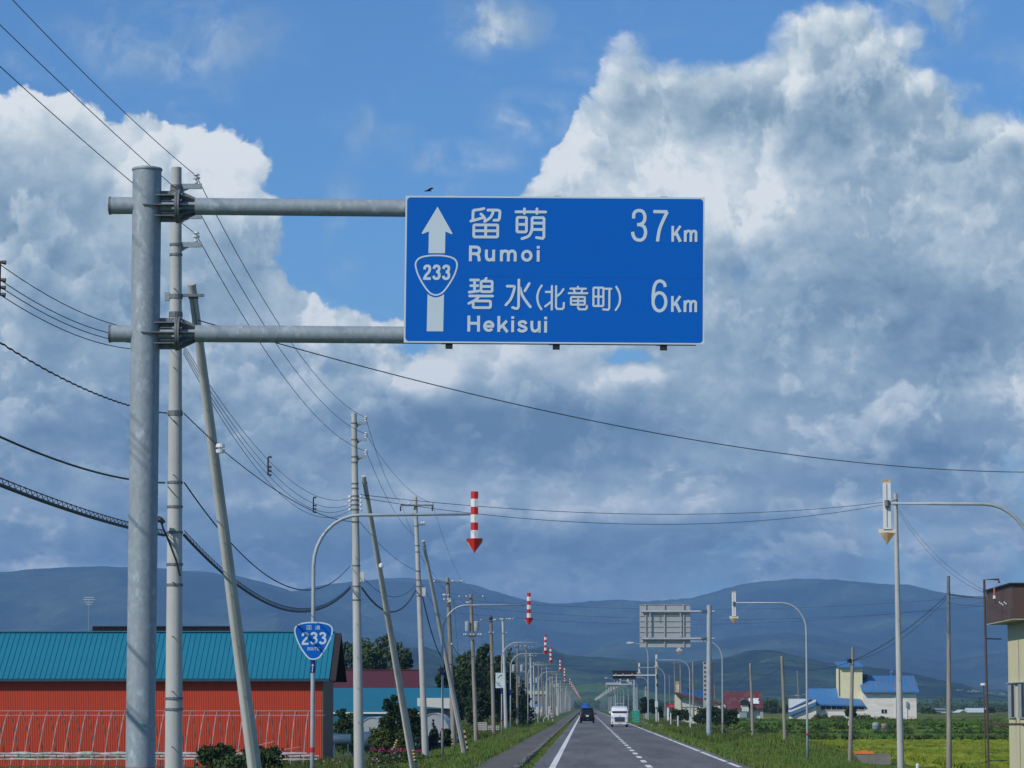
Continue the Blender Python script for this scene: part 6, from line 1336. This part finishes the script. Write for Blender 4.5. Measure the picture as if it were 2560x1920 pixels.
def lamp(px_head, py_head, px_pole, d, lab, px_base=None):
    hd = P(px_head, py_head, d); xp = P(px_pole, 1766, d).x; g = gz(xp, d); root = empty('street_lamp', (xp, d, g), lab, 'street lamp')
    H = hd.z
    pts = [(xp, d, g), (xp, d, H - 1.7), (xp - .08, d, H - 1.1), (xp - .35, d, H - .55), (xp - .9, d, H - .2), (hd.x + .5, d, H + .02)]
    part(MB().tube(pts, [.10, .065, .06, .055, .05, .045], 8), 'post', galvfar, root, True)
    part(MB().prism([(hd.x - .38, H - .05), (hd.x - .3, H + .09), (hd.x + .1, H + .14), (hd.x + .6, H + .07), (hd.x + .6, H - .02), (hd.x, H - .12)], d - .13, d + .13), 'lamp_head', mat('lamp_pale', (.62, .64, .62), .4), root)
    part(MB().box(hd.x - .2, hd.x + .3, d - .1, d + .1, H - .15, H - .12), 'lamp_glass', glass, root)
lamp(1573, 1607, 1620.5, 420, 'street lamp whose head shows left of the ribbed sign back')
lamp(1514, 1695, 1537, 940, 'far street lamp above and left of the black electronic board')
lamp(1456, 1724, 1438, 1150, 'tiny far street lamp over the left side of the road') if False else None

# ================================================================ vehicles
def suv():
    d = 396; x = .25; root = empty('parked_car', (x, d, 0), 'black estate car driving away in the left lane', 'car'); root.name = 'black_car'
    cp = mat('car_black', (.006, .007, .010), .4, 0, .05, spec=.2); W = .90
    body = MB(); prof = [(-.02, .36), (-.03, .62), (.02, .95), (.10, 1.05), (.22, 1.45), (.42, 1.74), (.8, 1.83), (2.6, 1.80), (3.3, 1.25), (4.6, 1.05), (4.65, .36)]
    rows = []
    for (y, z) in prof:
        t = 1.0 if z < 1.06 else 1.0 - (z - 1.05) * .30; rows.append([(x + W * t * s, d + y, z) for s in (-1, -.96, -.5, .5, .96, 1)])
        if z > .4: rows[-1][0] = (x - W * t, d + y, z - .05); rows[-1][5] = (x + W * t, d + y, z - .05)
    vs = [v for r in rows for v in r]; k = 6; body.add(vs, [(j * k + i, j * k + i + 1, (j + 1) * k + i + 1, (j + 1) * k + i) for j in range(len(rows) - 1) for i in range(k - 1)])
    side = lambda s: [r[0 if s < 0 else 5] for r in rows]
    for s in (-1, 1): body.add(side(s), [tuple(range(len(rows))) if s < 0 else tuple(range(len(rows) - 1, -1, -1))])
    body.box(x - W + .1, x + W - .1, d + .1, d + 4.5, .24, .37)
    part(body, 'body', cp, root, True)
    part(MB().add([(x - .70, d + .08, 1.10), (x + .70, d + .08, 1.10), (x + .60, d + .30, 1.62), (x - .60, d + .30, 1.62)], [(0, 1, 2, 3)]), 'rear_window', glass, root)
    part(MB().box(x - .88, x + .88, d - .10, d - .03, .40, .62), 'bumper', cp, root)
    part(MB().box(x - .62, x + .62, d + .30, d + .62, 1.80, 1.85), 'spoiler', cp, root)
    for s in (-1, 1):
        part(MB().box(x + s * .86 - .06 * (1 if s > 0 else 1), x + s * .86 + .05, d - .05, d + .05, .78, 1.02), 'tail_light', mat('tail_red', (.45, .03, .03), .3), root)
        part(MB().box(x + s * .84 - .05, x + s * .84 + .06, d + .06, d + .10, 1.06, 1.20), 'tail_light', mat('tail_red', (.45, .03, .03), .3) if s > 0 else mat('lamp_chrome', (.75, .75, .75), .15, .9), root)
        part(MB().box(x + s * 1.0 - .10, x + s * 1.0 + .10, d + 2.3, d + 2.4, 1.08, 1.24), 'wing_mirror', cp, root)
        for yy in (.75, 3.6):
            wt = MB().tube([(x + s * .66, d + yy, .34), (x + s * .89, d + yy, .34)], .34, 16); wh_ = part(wt, 'wheel', mat('tyre', (.02, .02, .02), .8), root, True)
    part(MB().box(x - .17, x + .17, d - .06, d - .035, .80, .96), 'number_plate', wht, root); part(MB().box(x - .36, x + .36, d - .045, d - .03, 1.0, 1.04), 'garnish', mat('chrome', (.5, .45, .42), .25, .9), root)
    part(MB().tube([(x + .05, d - .12, .48), (x + .05, d - .07, .48)], .05, 10), 'badge', mat('chrome', (.5, .45, .42), .25, .9), root)
suv()
def van():
    d = 322; x = 3.44; root = empty('white_van', (x, d, 0), 'white van with a black grille coming towards the camera', 'van'); cp = mat('van_white', (.70, .74, .76), .35, 0, .04, spec=.5, coat=.3); W = .845
    prof = [(.05, .30), (0, .55), (.02, .95), (.14, 1.38), (.50, 1.90), (.66, 1.99), (1.1, 2.05), (4.5, 2.03), (4.68, 1.8), (4.7, .3)]; rows = []
    for (y, z) in prof:
        t = 1.0 if z < 1.4 else 1.0 - (z - 1.4) * .15; a = min(.06, (2.0 - z) * .3 + .02); rows.append([(x + W * t * s, d + y + (.06 if abs(s) == 1 and y < .2 else 0), z - (.05 if abs(s) == 1 and z > 1.75 else 0)) for s in (-1, -.92, -.5, .5, .92, 1)])
    body = MB(); vs = [v for r in rows for v in r]; k = 6; body.add(vs, [(j * k + i, j * k + i + 1, (j + 1) * k + i + 1, (j + 1) * k + i) for j in range(len(rows) - 1) for i in range(k - 1)])
    for s in (-1, 1): sd_ = [r[0 if s < 0 else 5] for r in rows]; body.add(sd_, [tuple(range(len(rows))) if s < 0 else tuple(range(len(rows) - 1, -1, -1))])
    body.add([(x - W, d + .1, .3), (x + W, d + .1, .3), (x + W, d + 4.6, .3), (x - W, d + 4.6, .3)], [(0, 1, 2, 3)])
    part(body, 'body', cp, root, True)
    gl = mat('windscreen_dark', (.012, .015, .025), .12, spec=.5)
    def on(z, inset=.02):
        for (a, b) in zip(prof, prof[1:]):
            if a[1] <= z <= b[1]: return a[0] + (b[0] - a[0]) * (z - a[1]) / (b[1] - a[1]) - inset
        return 0
    part(MB().add([(x - .78, d + on(1.44), 1.44), (x + .78, d + on(1.44), 1.44), (x + .72, d + on(1.97), 1.97), (x - .72, d + on(1.97), 1.97)], [(0, 1, 2, 3)]), 'windscreen', gl, root)
    part(MB().box(x - .72, x + .72, d + on(1.42) - .05, d + on(1.42) - .01, 1.40, 1.44), 'wiper', mat('wiper_dull_red', (.2, .05, .05), .6), root)
    part(MB().box(x - .49, x + .49, d - .045, d - .005, .60, 1.0), 'grille', mat('grille_dark', (.03, .04, .07), .4), root)
    for z in (.78, .86, .94): part(MB().box(x - .47, x + .47, d - .06, d - .046, z - .012, z + .012), 'grille_bar', mat('grille_grey', (.20, .24, .30), .35, .5), root)
    part(MB().box(x - .49, x + .49, d - .07, d - .046, .555, .60), 'number_plate_rail', mat('wiper_dull_red', (.2, .05, .05), .6), root)
    part(MB().box(x - .17, x + .17, d - .075, d - .05, .37, .45), 'number_plate', wht, root)
    for s in (-1, 1):
        h = part(MB().prism([(x + s * .52, .98), (x + s * .80, 1.08), (x + s * .84, .98), (x + s * .80, .84), (x + s * .52, .84)], d - .03, d + .05), 'headlight', mat('headlight_glass', (.62, .66, .68), .15), root)
        part(MB().box(x + s * .76 - .045, x + s * .76 + .045, d - .045, d - .031, .95, 1.04), 'indicator', mat('indicator_orange', (.65, .22, .10), .3), root)
        part(MB().tube([(x + s * .73, d - .01, .43), (x + s * .73, d + .02, .43)], .06, 10), 'fog_light', darkm, root)
        part(MB().box(x + s * .97 - .08, x + s * .97 + .08, d + .42, d + .55, 1.36, 1.56), 'wing_mirror', cp if s < 0 else darkm, root)
        for yy in (.95, 3.7): part(MB().tube([(x + s * .64, d + yy, .33), (x + s * .84, d + yy, .33)], .33, 16), 'wheel', mat('tyre', (.02, .02, .02), .8), root, True)
    part(MB().box(x - .78, x + .78, d - .03, d + .04, .28, .36), 'bumper_lip', cp, root)
    part(MB().tube([(x, d - .0, 1.12), (x, d + .03, 1.12)], .05, 10), 'badge', mat('chrome', (.5, .45, .42), .25, .9), root)
van()
def truck():
    d = 1000; x = .05; root = empty('blue_truck', (x, d, 0), 'blue truck ahead of the black car, far up the road', 'truck'); bl = mat('truck_blue', (.02, .13, .48), .5)
    part(MB().box(x - 1.2, x + 1.2, d, d + 6, .9, 1.9), 'cargo_body', bl, root); part(MB().prism([(x - .85, 1.9), (x + .85, 1.9), (x + .65, 3.1), (x - .45, 3.25)], d + .3, d + 5.8), 'tarpaulin', bl, root)
    part(MB().box(x - 1.1, x + 1.1, d + 6.2, d + 8, .6, 2.6), 'cab', bl, root); part(MB().box(x - 1.1, x + 1.1, d - .05, d, .55, .85), 'bumper', blackm, root)
    for s in (-1, 1):
        for yy in (1.2, 6.8): part(MB().tube([(x + s * .8, d + yy, .5), (x + s * 1.15, d + yy, .5)], .5, 10), 'wheel', MATS['tyre'], root)
truck()

# ================================================================ trees, shrubs and flowers
def leafmat(name, c1, c2): return mat(name, c1, .8, 0, .25, .6, col2=c2, thr=(.35, .8), island=.55, spec=.15)
lf_a = leafmat('leaf_mid_green', (.030, .058, .018), (.080, .115, .042)); lf_b = leafmat('leaf_dark', (.016, .036, .013), (.045, .075, .025)); lf_c = leafmat('leaf_conifer', (.014, .034, .024), (.045, .080, .060)); lf_d = leafmat('leaf_olive', (.045, .075, .018), (.10, .13, .035))
barkm = mat('bark', (.10, .08, .06), .9, 0, .2, 4)
def leaves(root, blobs_, n, size, m, seed, name='crown'):
    rg = np.random.RandomState(seed); nb = len(blobs_); wts = np.array([b[3] * b[4] * b[5] for b in blobs_]) ** .75; wts /= wts.sum()
    idx = rg.choice(nb, n, p=wts); B_ = np.array(blobs_)[idx]
    dirs = rg.normal(size=(n, 3)); dirs /= np.linalg.norm(dirs, axis=1)[:, None]; rad = rg.uniform(.35, 1.0, n) ** .45
    ph = np.sin(dirs[:, 0] * 5 + B_[:, 0]) * np.sin(dirs[:, 1] * 4 + B_[:, 2]) * np.sin(dirs[:, 2] * 5 + 1.3)
    rad *= 1 + .34 * ph + .10 * rg.normal(size=n)
    C = B_[:, :3] + dirs * rad[:, None] * B_[:, 3:6]
    a = rg.normal(size=(n, 3)); a /= np.linalg.norm(a, axis=1)[:, None]; b = np.cross(a, rg.normal(size=(n, 3))); b /= np.linalg.norm(b, axis=1)[:, None]
    s = (rg.uniform(.5, 1.2, n) * size)[:, None]; V = np.stack([C - a * s, C - b * s * .6, C + a * s, C + b * s * .6], axis=1).reshape(-1, 3)
    V -= np.array(root.location)[None, :]
    return fast_mesh(name, V, 4, n, m, parent=root, kind=None)
def trunk(root, base, top, r, limbs=()):
    mb = MB().tube([base, Vector(base).lerp(Vector(top), .5) + Vector((.05, 0, 0)), top], [r, r * .7, r * .35], 8); part(mb, 'trunk', barkm, root)
    for l in limbs: part(MB().tube([Vector(base).lerp(Vector(top), .45), l], [r * .45, r * .12], 6), 'limb', barkm, root)
def tree(px, py_top, w_px, d, lab, m, seed, n=2600, size=.16, shape='round', base_py=None, cat='tree', name='tree', group=None, squash=1.0):
    t = P(px, py_top, d); g = gz(t.x, d) if base_py is None else P(0, base_py, d).z; H = t.z - g; W = w_px * d / PF / 2; root = empty(name, (t.x, d, g), lab, cat, group); rg = random.Random(seed); bl = []
    if shape == 'cone':
        k = 9
        for i in range(k):
            f = i / (k - 1); rr = W * (1.02 - f) * rg.uniform(.8, 1.1) + .08; zz = g + H * (.10 + .86 * f)
            for j in range(5 if f < .7 else 2): a = rg.uniform(0, 2 * pi); bl.append((t.x + cos(a) * rr * .5, d + sin(a) * rr * .5, zz, rr * .62, rr * .62, H * .08))
        trunk(root, (t.x, d, g), (t.x, d, g + H * .9), W * .12)
    else:
        bl.append((t.x, d, g + H * .56, W * .62, W * .62, H * .34)); k = 26 if shape == 'round' else 20
        for i in range(k):
            a = rg.uniform(0, 2 * pi); f = rg.uniform(.22, .93); rr = W * .72 * (1 - abs(f - .52) * 1.05) if shape == 'round' else W * .7
            s = W * rg.uniform(.16, .36); bl.append((t.x + cos(a) * rr, d + sin(a) * rr, g + H * f, s, s, s * rg.uniform(.7, 1.0)))
        bl.append((t.x + rg.uniform(-.1, .1) * W, d, t.z - W * .22, W * .3, W * .3, W * .26))
        trunk(root, (t.x, d, g), (t.x, d, g + H * .75), max(W * .09, .05), [Vector(b[:3]) for b in bl[2:6]])
    leaves(root, bl, int(n * 1.25), size, m, seed); return root
tree(915, 1596, 120, 330, 'rounded green tree above the maroon roof, left part of the clump', lf_a, 1, 3600, .20)
tree(975, 1588, 110, 336, 'tallest green tree above the maroon roof', lf_a, 2, 3600, .20)
tree(1012, 1622, 60, 332, 'smaller green tree at the right end of the maroon roof', lf_b, 3, 2200, .18)
tree(868, 1606, 70, 334, 'green tree just right of the red barn gable', lf_b, 4, 2200, .18)
GT = 'dark trees behind the left pole row'
tree(1118, 1655, 80, 330, 'dark broad tree behind the wooden crossarm pole', lf_b, 5, 3200, .20, group=GT); tree(1168, 1628, 90, 326, 'mid green tree behind the transformer pole', lf_a, 6, 3600, .20, group=GT)
tree(1216, 1612, 80, 340, 'tall dark pointed tree between transformer pole and black capped pole', lf_b, 7, 3600, .20, group=GT); tree(1246, 1640, 70, 330, 'dark tree behind the white notice board', lf_b, 8, 3000, .19, group=GT)
tree(1275, 1602, 72, 350, 'tallest dark conifer right of the notice board', lf_b, 9, 3800, .19, 'cone', group=GT); tree(1304, 1690, 62, 360, 'lower dark conifer at the right end of the dark trees', lf_b, 10, 2600, .19, 'cone', group=GT)
tree(1140, 1700, 70, 322, 'low dark tree in front of the broad tree', lf_b, 11, 2600, .19, group=GT); tree(1200, 1720, 90, 318, 'low spreading dark tree under the transformer pole', lf_b, 12, 3000, .19, group=GT)
GS = 'shrubs beside the left buildings'
tree(858, 1773, 56, 168, 'dense green shrub above the oil tank', lf_b, 20, 2600, .075, cat='shrub', name='shrub', group=GS); tree(880, 1782, 40, 172, 'olive shrub left of the second concrete pole', lf_d, 21, 1700, .07, cat='shrub', name='shrub', group=GS)
tree(985, 1738, 62, 176, 'tall dark upright shrub left of the second strut pole', lf_b, 22, 3200, .08, 'tall', cat='shrub', name='shrub', group=GS); tree(968, 1790, 56, 170, 'dark lower skirt of shrubs in front of the vinyl greenhouse', lf_b, 23, 2400, .075, cat='shrub', name='shrub', group=GS)
tree(1035, 1771, 62, 180, 'dark bush between the second strut and third concrete pole', lf_b, 24, 2800, .08, cat='shrub', name='shrub', group=GS); tree(1085, 1800, 34, 178, 'blue green spruce in front of the grey arched greenhouse', lf_c, 25, 2600, .06, 'cone', cat='tree', name='spruce_tree')
tree(950, 1822, 70, 150, 'low olive bush right of the blue tanks', lf_d, 26, 2600, .06, cat='shrub', name='shrub', group=GS); tree(1010, 1828, 60, 152, 'leafy green bush behind the yellow and black guard', lf_d, 27, 2400, .06, cat='shrub', name='shrub', group=GS)
tree(1115, 1822, 36, 182, 'dark round bush at the foot of the crossarm pole', lf_b, 28, 1700, .07, cat='shrub', name='shrub', group=GS); tree(1052, 1842, 40, 160, 'small grey green bush left of the third concrete pole', lf_c, 29, 1500, .06, cat='shrub', name='shrub', group=GS)
tree(885, 1838, 120, 163, 'dark bush under and behind the blue tanks', lf_b, 30, 3000, .06, cat='shrub', name='shrub', group=GS)
tree(545, 1864, 130, 112, 'broad leaved vine bush in front of the hoop frame', lf_b, 31, 1500, .085, cat='shrub', name='shrub'); tree(655, 1872, 130, 114, 'broad leaved vine bush left of the route shield post', lf_b, 32, 1500, .085, cat='shrub', name='shrub'); tree(600, 1890, 120, 110, 'brighter green vine leaves at the bottom between two vine bushes', lf_a, 33, 1000, .085, cat='shrub', name='shrub')
tree(585, 1893, 60, 108, 'small leafy plant at the foot of the leaning strut', lf_a, 34, 500, .08, cat='shrub', name='shrub')
GB = 'bushes by the right hand poles'
tree(1790, 1768, 70, 345, 'dark bush behind the big sign pole on the right', lf_b, 40, 2600, .12, cat='shrub', name='shrub', group=GB, base_py=1815); tree(1820, 1775, 64, 330, 'round dark bush in front of the maroon barn', lf_b, 41, 2600, .12, cat='shrub', name='shrub', group=GB, base_py=1815); tree(1758, 1772, 60, 350, 'dark bush left of the big sign pole', lf_b, 42, 2200, .12, cat='shrub', name='shrub', group=GB, base_py=1812)
tree(1700, 1776, 60, 365, 'low bush under the cream workshop wall', lf_b, 43, 2000, .12, cat='shrub', name='shrub', group=GB, base_py=1800)
tree(1612, 1743, 26, 520, 'dark green tree right of the green netted cage', lf_b, 44, 2000, .18, 'tall', group=None, base_py=1792); tree(1630, 1748, 20, 530, 'dark green tree behind the electronic board pole', lf_b, 45, 1600, .18, 'tall', base_py=1792); tree(1651, 1765, 16, 420, 'small dark bush right of the electronic board pole', lf_b, 46, 1200, .14, base_py=1800)
tree(2128, 1768, 34, 462, 'dark tree growing against the blue roofed farm wing', lf_b, 47, 1800, .14, base_py=1800)
for i, (px, py, w) in enumerate(((2050, 1790, 50), (2090, 1796, 50), (2160, 1792, 60), (2200, 1794, 50))): tree(px, py, w, 440, ['weedy bush at the left foot of the white farm wall', 'weedy bush under the farm wing windows', 'weedy bush below the small farm window', 'weedy bush by the farm, just left of the tall right pole'][i], lf_d, 50 + i, 1200, .14, cat='shrub', name='shrub', group='bushes at the farm walls', base_py=1808)
tree(2325, 1773, 50, 820, 'grey green round tree left of the pale shed on the horizon', lf_a, 55, 1400, .3, base_py=1792); tree(1925, 1754, 60, 900, 'grey green tree clump between the maroon barn and the farm', lf_a, 56, 2200, .35, base_py=1792); tree(1965, 1760, 50, 880, 'lower grey green trees left of the farm lean-to', lf_a, 57, 1800, .35, base_py=1792)
tree(2475, 1770, 30, 900, 'dark round tree beside the long pale roofed shed', lf_b, 58, 1300, .3, base_py=1792)
# far tree belts
def belt(px0, px1, d, h0, h1, n, size, m, lab, seed):
    rg = random.Random(seed); bl = []; k = int((px1 - px0) / 9)
    for i in range(k):
        px = px0 + (px1 - px0) * (i + rg.random()) / k; h = rg.uniform(h0, h1); w = rg.uniform(2.5, 5) * d / 1500; x = P(px, 1766, d).x; bl.append((x, d + rg.uniform(-8, 8), -1 + h * .5, w, w, h * .5))
    root = empty('tree_belt', (bl[0][0], d, -1), None, None); o = leaves(root, bl, n, size, m, seed, 'tree_belt'); o.parent = None; o.location = root.location; bpy.data.objects.remove(root); tag(o, lab, None, None, 'stuff')
belt(1880, 2600, 1500, 3, 8, 9000, .5, lf_a, 'grey green belt of far trees along the right horizon', 61)
belt(1560, 1900, 1900, 4, 10, 5000, .6, lf_a, 'far trees behind the right pole row', 62)
belt(1040, 1440, 1800, 4, 11, 6000, .6, lf_a, 'far trees behind the left pole row', 63)
belt(1500, 1900, 2800, 3, 9, 5000, .8, lf_a, 'very far band of trees under the hills', 64); belt(1330, 1480, 2900, 3, 12, 2500, .8, lf_a, 'very far band of trees where the road vanishes', 65)
# flower bed beside the verge, left
def flowers():
    rg = random.Random(77); stem = lf_d
    def dots(n, x0, x1, y0, y1, m, s, zadd, lab, nm):
        mb = MB()
        for _ in range(n):
            y = rg.uniform(y0, y1); x = rg.uniform(x0, x1); z = gz(x, y) + rg.uniform(.25, .6) + zadd
            for k in range(3):
                a = rg.uniform(0, 2 * pi); mb.add([(x - s * cos(a), y - s * sin(a), z), (x, y, z - s * .6), (x + s * cos(a), y + s * sin(a), z), (x, y, z + s * .9)], [(0, 1, 2, 3)])
        mb.build(nm, m, label=lab, kind='stuff')
    dots(20, -9.4, -7.2, 113, 128, mat('petal_pink', (.55, .30, .40), .7), .045, .0, 'pale pink blossoms low beside the second concrete pole', 'flowers')
    for i, px in enumerate((933, 956, 978, 998, 1016, 1046)):
        q = P(px, 1876 + (i % 3) * 2, 124 + i * 1.5); r_ = empty('flower_bush', (q.x, q.y, gz(q.x, q.y)), ['leftmost', 'second', 'third', 'fourth', 'fifth', 'rightmost'][i] + ' round magenta flower bush in the bed left of the strut pole', 'flowers', 'magenta flower bushes')
        leaves(r_, [(q.x, q.y, q.z - .25, .25, .25, .25)], 120, .06, lf_d, 80 + i, 'foliage'); leaves(r_, [(q.x, q.y, q.z + .03, .13, .12, .07)], 50, .045, mat('petal_magenta', (.36, .02, .13), .7), 90 + i, 'blossom')
    tufts('garden_plants', 5000, band(-12.6, -8.2, 107, 134), .42, .05, lf_d, 3, .5, 'leafy green garden plants in the flower bed', 70)
    tufts('garden_plants', 2500, band(-10.6, -6.6, 104, 116), .35, .06, lf_a, 3, .6, 'bright broad leaves at the bottom edge of the verge', 71)
flowers()
def bird():
    q = P(1070, 477, 62); r = empty('bird', q, 'small dark bird gliding just above the top left corner of the blue sign', 'bird'); m = blackm
    part(MB().tube([q + Vector((-.075, 0, -.008)), q + Vector((-.04, 0, 0)), q + Vector((.02, 0, .004)), q + Vector((.075, 0, -.006))], [.006, .016, .014, .004], 8), 'body', m, r)
    for s in (-1, 1): part(MB().add([q + Vector((-.03, 0, .008)), q + Vector((.03, 0, .006)), q + Vector((.10 - .03 * s, s * .12, .035)), q + Vector((.04 - .02 * s, s * .13, .042))], [(0, 1, 2, 3), (3, 2, 1, 0)]), 'wing', m, r)
bird()

# bushy weeds along both verges
def clumps(lab, m, x0, x1, y0, y1, n, r0, r1, nl, size, seed, up=0.0):
    rg = random.Random(seed); bl = []
    for _ in range(n):
        y = y0 + (y1 - y0) * rg.random(); x = x0 + (x1 - x0) * rg.random() + (y - y0) * .002; r = rg.uniform(r0, r1); bl.append((x, y, gz(x, y) + up + r * .35, r * .9, r * 1.6, r * .8))
    root = empty('weeds', (x0, y0, 0)); o = leaves(root, bl, nl, size, m, seed, 'leafy_weeds'); o.parent = None; o.location = root.location; bpy.data.objects.remove(root); tag(o, lab, None, None, 'stuff')
clumps('leafy dark weeds in patches between the road and the sign pole', lf_d, 8.2, 14.5, 205, 420, 110, .45, 1.0, 26000, .085, 101)
clumps('lighter leafy weeds in patches right of the road', mat('leaf_bright', (.09, .15, .03), .8, 0, .25, .6, col2=(.15, .19, .06), thr=(.35, .8), island=.5, spec=.1), 7.4, 14, 195, 400, 70, .25, .6, 12000, .06, 102)
clumps('pale flowering weeds near the green cage', mat('leaf_pale', (.20, .23, .12), .8, 0, .25, .6, col2=(.30, .30, .20), thr=(.35, .8), island=.5), 6.6, 9.5, 300, 420, 36, .3, .55, 4500, .07, 103)
clumps('scrubby weeds around the left pole feet', lf_d, -12, -6.8, 230, 520, 90, .3, .75, 14000, .08, 104)
clumps('leafy weeds on the low bank by the pavement', lf_d, -6.2, -4.1, 110, 380, 60, .10, .26, 6000, .04, 105)
clumps('uneven tall crop tops in front of the farm', lf_d, 15, 64, 360, 400, 260, .35, .8, 42000, .09, 106, .75)
clumps('leafy bank between the rice fields', lf_b, 13, 42, 250, 266, 170, .3, .6, 30000, .06, 107, .55)
